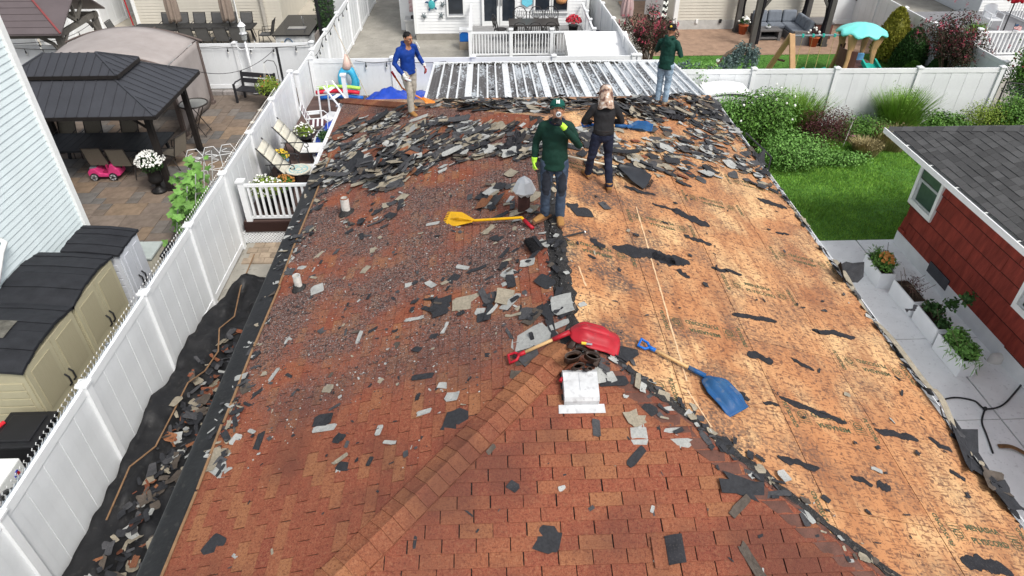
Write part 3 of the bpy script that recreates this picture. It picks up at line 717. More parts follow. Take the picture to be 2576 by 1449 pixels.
for k, (px, py) in enumerate(((2246, 610),)):
    m = M()
    m.box((XW-.02, YH-.15, .45), (.1, .25, .06), (0, .3, 0))
    m.build('ledge', MRED, rh, w=True)
def xwin(y0, y1, z0, z1, parent):
    t = .09; m = M(); x = XW-.03
    m.lo(x-.03, x+.04, y0-t, y1+t, z1, z1+t).lo(x-.03, x+.04, y0-t, y1+t, z0-t-.03, z0).lo(x-.03, x+.04, y0-t, y0, z0, z1).lo(x-.03, x+.04, y1, y1+t, z0, z1); f = m.build('window', MTRIM, parent, w=True)
    m = M(); m.lo(x+.0, x+.012, y0, y1, z0, z1); m.build('pane', mat('green_glass', (.045,.075,.07), .12, .3, 2, spec=.6), f, w=True)
    m = M(); zm = (z0+z1)/2+.12
    m.lo(x-.012, x+.012, y0+.01, y1-.01, zm-.025, zm+.025).lo(x-.012, x+.01, y1-.1, y1-.01, z0, zm).lo(x-.012, x+.01, y0+.01, y1-.1, z0+.01, z0+.05); m.build('sash', mat('alu_sash', (.45,.47,.48), .4), f, w=True)
qa, qb = PX(2312, 405, XW), PX(2287, 505, XW); qc = PX(2346, 552, XW); qd = PX(2376, 452, XW)
xwin(qc.y+.09, qb.y-.12, qb.z+.12, min(ze-.12, qa.z), rh)
q = PX(2560, 760, XW); xwin(q.y-1.2, q.y-.05, q.z, ze-.15, rh)
qa, qb = PX(2320, 710, XW-.01), PX(2352, 790, XW-.01); m = M(); m.lo(XW-.04, XW-.005, min(qa.y, qb.y), max(qa.y, qb.y), .2, .46); m.build('basement_window', MGLASS, rh, w=True)
# its roof: hip roof of grey architectural shingles
def grey_mat():
    n, l = None, None; MGS.use_nodes = True; n, l = MGS.node_tree.nodes, MGS.node_tree.links; b = n['Principled BSDF']; b.inputs['Roughness'].default_value = .9; b.inputs['Specular IOR Level'].default_value = .2
    g_ = n.new('ShaderNodeNewGeometry'); oi = n.new('ShaderNodeObjectInfo'); ad = n.new('ShaderNodeMath'); ad.operation = 'ADD'; l.new(g_.outputs['Random Per Island'], ad.inputs[0]); l.new(oi.outputs['Random'], ad.inputs[1])
    fr_ = n.new('ShaderNodeMath'); fr_.operation = 'FRACT'; l.new(ad.outputs[0], fr_.inputs[0]); cr = n.new('ShaderNodeValToRGB'); e = cr.color_ramp.elements; e[0].color = (.052,.054,.058,1); e[1].color = (.088,.09,.095,1); l.new(fr_.outputs[0], cr.inputs[0])
    nz = n.new('ShaderNodeTexNoise'); nz.inputs['Scale'].default_value = 130; l.new(g_.outputs['Position'], nz.inputs['Vector']); mx = n.new('ShaderNodeMix'); mx.data_type = 'RGBA'; mx.blend_type = 'OVERLAY'; mx.inputs['Factor'].default_value = .8; l.new(cr.outputs[0], mx.inputs['A']); l.new(nz.outputs['Color'], mx.inputs['B'])
    hs_ = n.new('ShaderNodeHueSaturation'); hs_.inputs['Saturation'].default_value = .15; l.new(mx.outputs['Result'], hs_.inputs['Color']); l.new(hs_.outputs[0], b.inputs['Base Color'])
    bp = n.new('ShaderNodeBump'); bp.inputs['Strength'].default_value = .6; bp.inputs['Distance'].default_value = .006; l.new(nz.outputs['Fac'], bp.inputs['Height']); l.new(bp.outputs[0], b.inputs['Normal'])
grey_mat()
xe, ye, s2 = 9.02, 14.2, .42; c2 = math.atan(s2); cc2, ss2 = math.cos(c2), math.sin(c2)
def GR(u, v, h=0): return V((xe+v*cc2-ss2*h, u, ze+.08+v*ss2+cc2*h))          # faces the path
def GB(u, v, h=0): return V((u, ye-v*cc2+ss2*h, ze+.08+v*ss2+cc2*h))          # faces the lawn
vmx = 7.0
m = M(); k = vmx*cc2
m.add([GR(-3, 0), GR(ye, 0), GR(ye-k, vmx), GR(-3, vmx)], [(0,3,2,1)]); m.add([GB(xe, 0), GB(xe+16, 0), GB(xe+16, vmx), GB(xe+k, vmx)], [(0,1,2,3)[::-1]]); m.build('roof_deck', mat('roof_black', (.02,.02,.025), .9), rh, w=True)
gn = 0; gst = M()
for row in range(44):
    v0 = row*.15; off = (row*.37) % .9
    for fc in (0, 1):
        f = GR if not fc else GB
        u = (ye+.1 if not fc else xe-.1)
        while (u > -1.5 if not fc else u < xe+9):
            wd = R.uniform(.14, .28); ua, ub = (u-wd, u) if not fc else (u, u+wd); u = ua if not fc else ub
            cl = [(-3, 0), (ye, 0), (ye-k, vmx), (-3, vmx)] if not fc else [(xe, 0), (xe+16, 0), (xe+16, vmx), (xe+k, vmx)]
            cp = clip([(ua+.003, v0), (ub-.003, v0), (ub-.003, v0+.16), (ua+.003, v0+.16)], cl)
            if len(cp) < 3: continue
            e = R.choice((.004, .012, .012)); pts = [f(a, b, .003+e*(1-(b-v0)/.16)) for a, b in cp]
            if (pts[1]-pts[0]).cross(pts[2]-pts[1]).z < 0: pts = pts[::-1]
            x, y = proj(pts[0]); vis = 2150 < x < 2640 and 300 < y < 700
            mm = M() if (vis and gn < 290 and not fc) else gst
            mm.prism([p-V((0,0,.01)) for p in pts], (0, 0, .012))
            if mm is not gst: mm.build('shingle', MGS, rh, w=True); gn += 1
gst.build('shingle', MGS, rh, w=True, kind='stuff')
for i in range(24):
    a = V((xe, ye, ze+.08)); d = V((cc2, -cc2, ss2)); b0, b1 = a+d*(i*.2), a+d*(i*.2+.24); sd = V((1, 1, 0)).normalized()*.17; dn = V((0, 0, -.055)); upv = V((0, 0, .03))
    m = M(); m.add([b0+sd+dn+upv, b0+upv, b0-sd+dn+upv, b1+sd+dn+upv*.6, b1+upv*.6, b1-sd+dn+upv*.6], [(0,1,4,3), (1,2,5,4)]); m.build('hip_cap', MGS, rh, w=True)
m = M(); pr = [(0,0),(-.11,0),(-.1,-.1),(0,-.1),(0,-.09),(-.09,-.09),(-.098,-.012),(0,-.012)]
m = M(); m.lo(xe-.11, xe-.085, -3, ye+.02, ze-.04, ze+.075).lo(xe-.085, xe, -3, ye+.02, ze-.04, ze-.02); m.build('gutter', MTRIM, rh, w=True)
for i in range(8): m = M(); y = ye-.9-i*.95; m.bar((xe-.1, y, ze+.06), (xe+.04, y, ze+.07), .015); m.build('gutter_strap', MTRIM, rh, w=True)
m = M(); m.lo(xe, XW+.1, -3, ye-.02, ze-.02, ze-.005); m.build('soffit', MTRIM, rh, w=True)
q = PX(2510, 905, XW-.06); m = M(); m.tube([q+V((-.04, 0, -.14)), q+V((-.04, 0, -.1)), q+V((-.04, 0, .1)), q+V((-.04, 0, .14))], [(.07,.1), (.09,.16), (.09,.15), (.05,.08)], 14, up=(1,0,0)); m.build('vent_hood', mat('cream_plastic', (.6,.58,.55), .5), rh, w=True, smooth=True)
# ---------------------------------------------------------------- plants helpers
def leafm(name, c, c2, isl=.35, r=.55): return mat(name, c, r, .2, 3, c2=c2, isl=isl, spec=.25)
LF = leafm('leaf_mid', (.065,.16,.025), (.13,.27,.045)); LFD = leafm('leaf_dark', (.022,.065,.016), (.045,.11,.025)); LFY = leafm('leaf_lime', (.15,.24,.03), (.26,.34,.05))
LFV = leafm('leaf_vine', (.10,.24,.045), (.18,.36,.08)); LFR = leafm('leaf_burgundy', (.045,.014,.016), (.10,.03,.028)); LFB = leafm('leaf_bluegrey', (.10,.155,.145), (.17,.24,.23)); LFG = leafm('leaf_gold', (.16,.17,.02), (.30,.29,.04))
FW_ = mat('white_petal', (.8,.8,.76), .6, .05, 9); FYL = mat('yellow_petal', (.75,.52,.06), .6, .15, 9); FRD = mat('red_petal', (.5,.04,.06), .6, .2, 9); FPK = mat('pink_petal', (.42,.07,.11), .6, .25, 9, isl=.3); FOR = mat('orange_petal', (.45,.2,.05), .6, .2, 9)
MBARK = mat('bark', (.12,.085,.06), .9, .3, 12, .5, 30)
def leaves(m, c, r, n, L, W, shell=.45, up=.35, droop=0.0, half=False):
    c = V(c); r = V(r) if isinstance(r, (tuple, V)) else V((r, r, r))
    for _ in range(n):
        d = V((R.gauss(0, 1), R.gauss(0, 1), R.gauss(0, 1))).normalized()
        if half and d.z < -.15: d.z = -d.z*.6
        k = R.random()**shell
        if NZ.noise(c*3+d*2.2) > .12 and R.random() < .45: k *= .8
        p = c+V((d.x*r.x, d.y*r.y, d.z*r.z))*k
        nn = (d*.7+V((0, 0, up))+V((R.gauss(0, .5), R.gauss(0, .5), R.gauss(0, .5)))).normalized()
        t = nn.cross(V((R.gauss(0, 1), R.gauss(0, 1), R.gauss(0, 1)))).normalized(); t = (t+V((0, 0, -droop))).normalized(); s = nn.cross(t).normalized()
        l, w_ = L*R.uniform(.6, 1.25), W*R.uniform(.7, 1.2)
        m.add([p, p+t*l*.5+s*w_*.5+nn*w_*.12, p+t*l, p+t*l*.5-s*w_*.5+nn*w_*.12], [(0, 1, 2), (0, 2, 3)])
    return m
def blobs(m, c, r, n, size, nn=5):
    c = V(c); r = V(r) if isinstance(r, tuple) else V((r, r, r))
    for _ in range(n):
        d = V((R.gauss(0, 1), R.gauss(0, 1), abs(R.gauss(0, 1)))).normalized(); p = c+V((d.x*r.x, d.y*r.y, d.z*r.z))*R.uniform(.88, 1.05)
        m.ell(p, size*R.uniform(.7, 1.2), nn, 4, (R.random()*3, R.random()*3, 0))
    return m
def bush(name, label, cat, base, rx, ry, h, n, lm, L=.07, W=.04, group=None, lobes=5, stems=5, flowers=None, up=.35, shell=.45, rz0=.12, tall=0):
    t = thing(name, label, cat, base, 0, group); m = M()
    for i in range(lobes):
        a = 2*math.pi*i/max(1, lobes)+R.uniform(-.4, .4); k = .42 if lobes > 1 else 0
        c = (math.cos(a)*rx*k, math.sin(a)*ry*k, h*R.uniform(.42, .62)); s = R.uniform(.55, .75) if lobes > 1 else 1
        leaves(m, c, (rx*s, ry*s, h*R.uniform(.36, .46)), n//lobes, L, W, shell, up)
    m.build('foliage', lm, t)
    m = M()
    for i in range(stems):
        a = R.random()*6.28; e = (math.cos(a)*rx*.6, math.sin(a)*ry*.6, h*R.uniform(.55, .85)); m.tube([(R.gauss(0, .04), R.gauss(0, .04), 0), (e[0]*.4, e[1]*.4, h*.35), e], [.014+.012*h, .01+.008*h, .004], 5)
    if stems: m.build('stems', MBARK, t, kind='stuff')
    if flowers:
        m = M(); blobs(m, (0, 0, h*.55), (rx*.95, ry*.95, h*.5), flowers[1], flowers[2]); m.build('flowers', flowers[0], t, kind='stuff')
    return t
# ---------------------------------------------------------------- chain-link fence behind the vinyl fence
MGALV = mat('galvanised', (.33,.36,.40), .4, .2, 10, metal=.6)
t = thing('chain_link_fence', 'grey chain link fence with twisted wire tips behind the vinyl fence', 'fence', (-6.15, 10, 0)); xf = -6.15; y1 = 19.5
m = M(); m.tube([(xf, .5, 1.74), (xf, y1, 1.74)], .026, 8); m.build('top_rail', MGALV, t, w=True, smooth=True)
for i in range(8): m = M(); m.tube([(xf, .6+i*2.6, 0), (xf, .6+i*2.6, 1.8)], .03, 8); m.build('post', MGALV, t, w=True)
m = M(); y = .5
while y < y1:
    for s in (-1, 1):
        if 0 < y+s*1.79 < 21: m.tube([(xf+.012*s, y, .02), (xf+.012*s, y+s*1.79, 1.81)], .0028, 3, caps=False)
    y += .085
m.build('wire_mesh', MGALV, t, w=True, kind='stuff')
m = M(); y = 2.0; MTIP = mat('zinc_wire', (.55,.55,.54), .4, .1, 9, metal=.5)
while y < y1:
    m.tube([(xf, y-.012, 1.78), (xf+.008, y+.01, 1.83), (xf-.006, y-.014, 1.865), (xf, y+.006, 1.89)], .008, 4); y += .1
m.build('wire_tips', MTIP, t, w=True, kind='stuff')
# ---------------------------------------------------------------- storage sheds
MTAN = mat('tan_resin', (.40,.365,.25), .5, .06, 4, .12, 70); MTAN2 = mat('tan_resin_ribbed', (.36,.325,.22), .5, .06, 4, .35, 90, streak=(1, 30, 1)); MCHAR = mat('charcoal_resin', (.022,.023,.027), .6, .25, 5, .25, 60)
MGRYR = mat('grey_resin', (.52,.54,.58), .45, .05, 4)
def shed(label, y0, y1, x0, x1, h, arch, mb, mr, dirt=False, flat=False):
    t = thing('storage_shed', label, 'shed', ((x0+x1)/2, (y0+y1)/2, .04), 0, 'storage sheds along the blue house')
    ym = (y0+y1)/2; m = M(); m.lo(x0, x1, y0, y1, .04, h-.13); m.build('body', mb, t, w=True)
    def top(y, x): u = (y-ym)/((y1-y0)/2); v = (x-x0)/(x1-x0); return h+arch*(1-u*u)-.10*v*v
    N = 8
    for i in range(N):         # roof of overlapping dark slabs
        ya, yb = lerp(y0-.05, y1+.05, i/N), lerp(y0-.05, y1+.05, (i+1)/N); m = M(); e = .012*(i % 2 == (i >= N/2))
        pts = [[V((x, yy, top(yy, x)+.01+e)) for x in (x0-.03, (x0+x1)/2, x1-.1, x1+.05)] for yy in (ya, yb-.006)]
        vs = pts[0]+pts[1]; lo_ = [p-V((0, 0, .05)) for p in vs]
        m.add(vs+lo_, [(k, k+1, 4+k+1, 4+k) for k in range(3)]+[(8+4+k, 8+4+k+1, 8+k+1, 8+k) for k in range(3)]+[(8+k, 8+k+1, k+1, k) for k in range(3)]+[(4+k, 4+k+1, 12+k+1, 12+k) for k in range(3)]+[(0, 4, 12, 8), (11, 15, 7, 3)])
        m.build('roof_slab', mr, t, w=True)
    for ya, yb in ((y0+.03, ym-.008), (ym+.008, y1-.03)):
        m = M(); zt = h-.13; xx = x1
        m.lo(xx, xx+.03, ya, yb, .1, zt); d = m.build('door', mb, t, w=True)
        m = M(); a_, b_ = ya+.1, yb-.1
        for z0_, z1_ in ((.2, .78), (.9, zt-.12)): m.lo(xx+.03, xx+.042, a_, b_, z0_, z1_)
        m.build('door_panel', MTAN2 if mb is MTAN else mb, d, w=True)
        m = M(); yh = yb-.06 if ya < ym-.1 else ya+.06; m.tube([(xx+.03, yh, .86), (xx+.085, yh, .92), (xx+.085, yh, 1.06), (xx+.03, yh, 1.12)], .016, 6); m.build('handle', MBLK, d, w=True)
    m = M()
    for i in range(9): m.lo(x0+.08, x1-.08, y0-.014, y0, .14+i*.165, .27+i*.165)
    m.build('end_ribs', mb, t, w=True, kind='stuff')
    if dirt:
        m = M(); m.grid(lambda u, v: (lerp(x0+.25, x0+.75, u), lerp(ym-.22, ym+.2, v), top(lerp(ym-.22, ym+.2, v), lerp(x0+.25, x0+.75, u))+.028), 4, 4); m.build('worn_patch', mat('worn_grey', (.11,.105,.09), .9, .5, 7), t, w=True)
    return t
shed('tan resin shed with black roof nearest the camera, worn patch on its roof', 7.75, 9.28, -8.36, -7.14, 1.96, .11, MTAN, MCHAR, True)
shed('tan resin shed with plain black roof, second along the blue house', 9.32, 10.8, -8.36, -7.14, 1.96, .11, MTAN, MCHAR)
shed('light grey resin shed with dark lid beside the house corner', 10.92, 11.75, -8.0, -7.05, 1.95, .03, MGRYR, MCHAR)
t = thing('deck_box', 'cream deck box with pale grey lid behind the grey shed', 'deck box', (-7.6, 12.35, .045))
m = M(); m.box((0, 0, .45), (.95, .6, .9)); m.build('box', mat('cream_resin', (.55,.52,.43), .5), t)
m = M(); m.box((0, 0, .93), (1.0, .66, .07)); m.build('lid', mat('sage_resin', (.38,.42,.40), .5), t, bev=.025)
def bin_(label, loc, s, hb, cb, cl, rz_=0, ribs=False):
    t = thing('trash_bin', label, 'trash bin', loc, rz_); m = M()
    m.add([(-s*.42, -s*.42, 0), (s*.42, -s*.42, 0), (s*.42, s*.42, 0), (-s*.42, s*.42, 0), (-s*.5, -s*.5, hb), (s*.5, -s*.5, hb), (s*.5, s*.5, hb), (-s*.5, s*.5, hb)], [(3,2,1,0), (4,5,6,7), (0,1,5,4), (1,2,6,5), (2,3,7,6), (3,0,4,7)]); m.build('bin', cb, t)
    m = M(); m.box((0, 0, hb+.035), (s*1.1, s*1.1, .07)); m.box((0, 0, hb+.08), (s*.8, s*.8, .04)); m.build('lid', cl, t, bev=.03)
    if ribs:
        m = M()
        for i in range(6): m.box((s*.47, -s*.4+i*s*.16, hb*.5), (.03, .03, hb*.9), (0, .06, 0)); m.box((-s*.4+i*s*.16, -s*.47, hb*.5), (.03, .03, hb*.9), (.06*-1, 0, 0))
        m.build('ribs', cb, t, kind='stuff')
    else:
        m = M(); m.tube([(-s*.3, s*.52, hb-.05), (-s*.3, s*.6, hb-.02), (s*.3, s*.6, hb-.02), (s*.3, s*.52, hb-.05)], .018, 6); m.build('handle', cl, t)
    return t
MBLKP = mat('black_plastic', (.013,.013,.015), .5, .2, 5, spec=.35)
q = P(372, 640, .9); bin_('ribbed grey bin with black lid behind the chain link fence', (-6.72, 12.45, .045), .52, .85, mat('bin_grey', (.36,.36,.35), .6), MBLKP, 0, True)
bin_('plain black bin standing in front of the ribbed grey one', (-6.72, 11.75, .045), .48, .72, MBLKP, MBLKP)
t = bin_('large black wheeled bin with red handle grip by the near tan shed', (-7.17, 7.26, 0), .66, 1.05, MBLKP, MBLKP)
m = M(); m.tube([(-.45, -.1, 1.1), (-.3, .12, 1.16)], .03, 8); m.build('red_grip', mat('red_plastic', (.55,.02,.03), .4), t)
# heat pump unit with its mark
t = thing('heat_pump', 'white outdoor heat pump unit at the left edge with round fan grille', 'heat pump', (-7.06, 6.18, 0))
m = M(); m.lo(-.3, .18, -.5, .5, .35, 1.15); m.build('casing', mat('unit_white', (.72,.73,.71), .45, .04, 3), t, bev=.02)
m = M(); m.lathe([(.33, 0), (.33, .02), (.3, .02), (.3, 0)], 30); 
rt = MX.Rotation(rad(90), 3, 'Y'); m.v = [rt @ p+V((.18, -.12, .74)) for p in m.v]
for i in range(1, 8): m.tube([(.195, -.12+.04*i*math.cos(a*.35), .74+.04*i*math.sin(a*.35)) for a in range(18)], .005, 4, closed=True)
m.bar((.2, -.12, .44), (.2, -.12, 1.04), .02); m.build('fan_grille', mat('grille_grey', (.12,.12,.125), .5), t)
m = M(); m.tube([(.186, .33+.055*math.cos(a), 1.0+.055*math.sin(a)) for a in [rad(x) for x in range(60, 300, 20)]], .012, 5); m.build('logo_ring', mat('logo_blue', (.03,.04,.3), .5), t)
m = M(); m.prism([(.184, .33, .975), (.184, .385, .975), (.184, .36, 1.03), (.184, .33, 1.03)], (.004, 0, 0)); m.lo(.184, .187, .26, .42, .84, .85); m.build('logo_mark', mat('logo_red', (.5,.02,.03), .5), t)
g_ = textmesh('GREE', .06, 'lettering'); o = bpy.data.objects.new('lettering', g_); g_.materials.append(mat('logo_grey', (.2,.2,.35), .5)); COL.objects.link(o); o.parent = t; o.matrix_local = MX.Translation((.186, .33, .90)) @ MX.Rotation(rad(90), 4, 'Z') @ MX.Rotation(rad(90), 4, 'X')
# ---------------------------------------------------------------- gazebo with two-tier metal roof
MGAZ = mat('graphite_metal', (.046,.048,.056), .42, .12, 2, spec=.5, metal=.1); MGZF = mat('gazebo_frame', (.02,.017,.016), .5, .2, 5)
gz = thing('gazebo', 'dark metal gazebo with two tier standing seam roof over the dining table', 'gazebo', (-10.75, 18.07, .045))
def hiproof(parent, cx, cy, hx, hy, z0, cxr, cyr, z1, seam=.27, mt=MGAZ, sp=.018):
    E = [V((cx-hx, cy-hy, z0)), V((cx+hx, cy-hy, z0)), V((cx+hx, cy+hy, z0)), V((cx-hx, cy+hy, z0))]; T = [V((cx-cxr, cy-cyr, z1)), V((cx+cxr, cy-cyr, z1)), V((cx+cxr, cy+cyr, z1)), V((cx-cxr, cy+cyr, z1))]
    for i in range(4):
        a, b, c, d = E[i], E[(i+1) % 4], T[(i+1) % 4], T[i]; m = M()
        pts = [a, b, c] + ([d] if (d-c).length > .02 else []); m.prism([p-V((0, 0, .015)) for p in pts], (0, 0, .015)); m.build('roof_panel', mt, parent, w=True)
        L = (b-a).length; n = int(L/seam); e = (b-a)/L; up_ = ((c+d)/2-(a+b)/2); upn = V((-e.y, e.x, 0)); H = upn.dot(up_); nn = e.cross(up_).normalized()
        da, db = (d-a).dot(e), L-(c-a).dot(e)
        for k in range(1, n):
            s = L*k/n; f = min(1, s/da if da > .01 else 1, (L-s)/db if db > .01 else 1)
            if f < .06: continue
            p0 = a+e*s; p1 = p0+up_.dot(upn)*upn*f+V((0, 0, (z1-z0)*f)); m = M(); m.bar(p0+nn*sp*.5, p1+nn*sp*.5, sp, sp, nn); m.build('seam', mt, parent, w=True)
        m = M(); m.bar(a+V((0,0,.012)), d+V((0,0,.012)), .05, .035); m.build('hip_trim', mt, parent, w=True)
        m = M(); m.bar(a-V((0,0,.05)), b-V((0,0,.05)), .04, .09); m.build('eave_trim', MGZF, parent, w=True)
hiproof(gz, -10.75, 18.07, 2.45, 1.65, 2.3, 1.2, .62, 2.92)
hiproof(gz, -10.75, 18.07, 1.36, .70, 3.0, .66, .01, 3.36, .22)
m = M(); m.lo(-10.75-1.15, -10.75+1.15, 18.07-.5, 18.07+.5, 2.85, 3.0); m.build('vent_collar', MGZF, gz, w=True)
for x in (-12.8, -8.72):
    for y in (16.85, 19.3):
        m = M(); m.lo(x-.07, x+.07, y-.07, y+.07, .045, 2.28); p_ = m.build('post', MGZF, gz, w=True)
        m = M(); m.lo(x-.13, x+.13, y-.13, y+.13, .045, .07); m.build('base_plate', MGZF, p_, w=True)
        sx = 1 if x < -10 else -1; m = M(); m.bar((x, y, 1.75), (x+sx*.6, y, 2.25), .05); m.build('brace', MGZF, gz, w=True)
        sy = 1 if y < 18 else -1; m = M(); m.bar((x, y, 1.75), (x, y+sy*.5, 2.25), .05); m.build('brace', MGZF, gz, w=True)
for y in (16.85, 19.3): m = M(); m.bar((-12.8, y, 2.24), (-8.72, y, 2.24), .06, .1); m.build('beam', MGZF, gz, w=True)
# dining table and sling chairs
MSLING = mat('taupe_sling', (.20,.175,.14), .8, .1, 30, .3, 120); MFRM = mat('bronze_frame', (.035,.03,.027), .45, .15, 5, spec=.4); MSLATE = mat('slate_table', (.032,.036,.042), .4, .2, 5)
def dining_table(name, label, x0, x1, y0, y1, z, slats, mt, base=.045):
    t = thing(name, label, 'table', ((x0+x1)/2, (y0+y1)/2, base)); n = slats
    for i in range(n):
        xa, xb = lerp(x0, x1, i/n), lerp(x0, x1, (i+1)/n); m = M(); m.lo(xa, xb-.008, y0+.04, y1-.04, z-.03, z); m.build('slat', mt, t, w=True)
    m = M(); m.lo(x0-.03, x1+.03, y0, y0+.04, z-.05, z+.004).lo(x0-.03, x1+.03, y1-.04, y1, z-.05, z+.004).lo(x0-.03, x0, y0, y1, z-.05, z+.004).lo(x1, x1+.03, y0, y1, z-.05, z+.004); m.build('frame', mt, t, w=True)
    for x in (x0+.15, x1-.15):
        for y in (y0+.12, y1-.12): m = M(); m.bar((x, y, base), (x+(.12 if x > (x0+x1)/2 else -.12)*-1, y, z-.04), .07); m.build('leg', mt, t, w=True)
    return t
dining_table('dining_table', 'long slate grey slatted dining table under the gazebo', -12.5, -9.2, 17.75, 18.95, .78, 16, MSLATE)
def sling_chair(label, loc, rz_, ms=MSLING, mf=MFRM, group=None, arch=False):
    t = thing('sling_chair', label, 'chair', loc, rz_, group); w2 = .25
    m = M(); m.grid(lambda u, v: (lerp(-w2, w2, u), lerp(-.25, .24, v), .43-.03*math.sin(v*3.14)), 3, 5); m.build('seat', ms, t, solid=.012)
    m = M(); m.grid(lambda u, v: (lerp(-w2, w2, u), .25+.16*v, .42+.56*v+(.06*(1-(2*u-1)**2) if arch and v > .9 else 0)), 6, 6); m.build('backrest', ms, t, solid=.012)
    for s in (-1, 1):
        m = M(); m.tube([(s*w2, -.25, .43), (s*w2, .23, .42), (s*w2, .42, 1.0)], .017, 6); m.build('side_rail', mf, t)
        m = M(); m.tube([(s*(w2+.03), -.2, .64), (s*(w2+.03), -.24, .45), (s*(w2+.02), -.27, 0)], .016, 6); m.build('front_leg', mf, t)
        m = M(); m.tube([(s*w2, .1, .42), (s*(w2+.01), .3, 0)], .016, 6); m.build('rear_leg', mf, t)
        m = M(); m.tube([(s*(w2+.03), -.22, .63), (s*(w2+.03), 0, .66), (s*w2, .33, .68)], .018, 6, .6); m.build('armrest', mf, t)
    m = M(); m.tube([(-w2, .42, 1.0), (0, .43, 1.0+(.06 if arch else 0)), (w2, .42, 1.0)], .017, 6); m.build('top_rail', mf, t)
    return t
GD = 'sling chairs round the gazebo table'
q = P(262, 378, .7); ch = sling_chair('taupe sling chair, left of the two near the pink toy car', (q.x, q.y-.2, .045), math.pi, group=GD)
def setch(px, py, z, dx, dy, rz_, label): q = P(px, py, z); return dup(ch, (q.x+dx, q.y+dy, .045), rz_, label)
setch(319, 380, .7, 0, -.2, math.pi, 'taupe sling chair with yellow item, right of the two near the toy car')
setch(150, 322, .9, 0, .0, 0, 'taupe sling chair on the far side of the table, partly cut by the blue wall')
setch(217, 322, .9, 0, .0, 0, 'taupe sling chair in the middle of the far side of the gazebo table')
setch(310, 320, .9, 0, .0, 0, 'taupe sling chair at the right of the far side of the gazebo table')
setch(436, 355, .8, -.1, 0, -math.pi/2-.3, 'taupe sling chair turned at the right end of the gazebo table')
q = P(327, 385, .6); m = M(); m.ell((0, 0, 0), (.05, .035, .09), 8, 6); m.v = [p+V((q.x, q.y-.3, .66)) for p in m.v]; m.build('yellow_bag', mat('yellow_cloth', (.75,.62,.03), .7), label='small yellow pouch hanging on the right near chair', cat='pouch')
# pink ride-on car
MPINK = mat('hot_pink_plastic', (.78,.06,.24), .35, .08, 4, spec=.5); MWHL = mat('wheel_silver', (.5,.5,.52), .4)
q = (P(248, 455)+P(296, 455))/2; t = thing('toy_car', 'pink ride on toy car beside the gazebo chairs', 'toy car', (q.x, q.y+.12, .045))
m = M(); prof = [(-.42,.12),(-.44,.24),(-.36,.33),(-.2,.36),(-.1,.22),(.1,.2),(.16,.34),(.22,.47),(.32,.49),(.36,.36),(.43,.34),(.44,.14),(.3,.1),(-.3,.1)]
m.prism([(x, -.19, z) for x, z in prof][::-1], (0, .38, 0)); m.build('body', MPINK, t, bev=.03)
for x in (-.27, .24):
    for y in (-.2, .2):
        m = M(); m.lathe([(.0, -.03), (.1, -.03), (.115, -.015), (.115, .015), (.1, .03), (0, .03)], 18); m.v = [MX.Rotation(rad(90), 3, 'X') @ p+V((x, y, .115)) for p in m.v]; w_ = m.build('wheel', MBLKP, t, smooth=True)
        m = M()
        for k in range(5): a = 6.283*k/5; m.bar((x, y*1.17, .115), (x+.08*math.cos(a), y*1.17, .115+.08*math.sin(a)), .03, .012, (0, 1, 0))
        m.lathe([(.07,0),(.085,0),(.085,.008),(.07,.008)], 16); k0 = len(m.v)-64; m.v[k0:] = [MX.Rotation(rad(90), 3, 'X') @ p+V((x, y*1.16, .115)) for p in m.v[k0:]]; m.build('rim', MWHL, w_)
m = M(); m.tube([(-.12+.09*math.cos(a), .09*math.sin(a), .42+.05*math.cos(a)) for a in [6.283*k/14 for k in range(14)]], .013, 6, closed=True); s_ = m.build('steering_wheel', MBLKP, t); m = M(); m.ell((-.12, 0, .43), .03, 8, 6); m.build('horn', FYL, s_, smooth=True)
m = M(); m.lo(-.02, .12, -.15, .15, .22, .26).lo(.1, .15, -.15, .15, .24, .45); m.build('seat', mat('deep_pink', (.45,.03,.12), .5), t)
m = M(); m.tube([(.42, 0, .3), (.5, 0, .5), (.46, 0, .75), (.36, 0, .95)], .03, 7); m.build('push_handle', MBLKP, t)
m = M(); m.lo(-.38, -.2, -.12, .12, .335, .36); m.build('windscreen', mat('clear_grey', (.25,.27,.3), .2), t)
# urn with white mums
q = P(400, 490); t = thing('urn_planter', 'black urn planter full of white chrysanthemums by the gazebo post', 'planter', (q.x, q.y+.12, .045))
m = M(); m.lathe([(.2,0),(.21,.05),(.12,.09),(.07,.16),(.08,.24),(.17,.3),(.2,.38),(.17,.44),(.17,.6),(.23,.74),(.24,.77),(.2,.77),(.16,.7)], 22); m.build('urn', mat('cast_black', (.014,.013,.013), .45, .3, 12), t, smooth=True)
m = M(); leaves(m, (0, 0, .85), (.33, .33, .24), 1400, .06, .03, .3); m.build('foliage', LFD, t)
m = M(); blobs(m, (0, 0, .86), (.37, .37, .29), 330, .024); m.build('flowers', FW_, t, kind='stuff')
# round folding bar table
q = P(475, 345); t = thing('bar_table', 'tall round glass topped folding table beside the gazebo', 'table', (-9.05, 20.45, .045))
m = M(); m.tube([(.42*math.cos(a), .42*math.sin(a), 1.0) for a in [6.283*k/24 for k in range(24)]], .025, 6, closed=True); m.build('rim', MFRM, t, smooth=True)
m = M(); m.lathe([(0,.99),(.41,.99),(.41,1.0),(0,1.0)], 24); m.build('top', mat('table_glass', (.22,.23,.22), .15, .1, 5), t)
for sx in (-1, 1):
    for sy in (-1, 1): m = M(); m.tube([(sx*.26, sy*.2, .98), (-sx*.24, sy*.26, 0)], .014, 6); m.build('leg', MFRM, t)
for x in (-.24, .24): m = M(); m.tube([(x, -.26, .1), (x, .26, .1)], .012, 6); m.build('stretcher', MFRM, t)
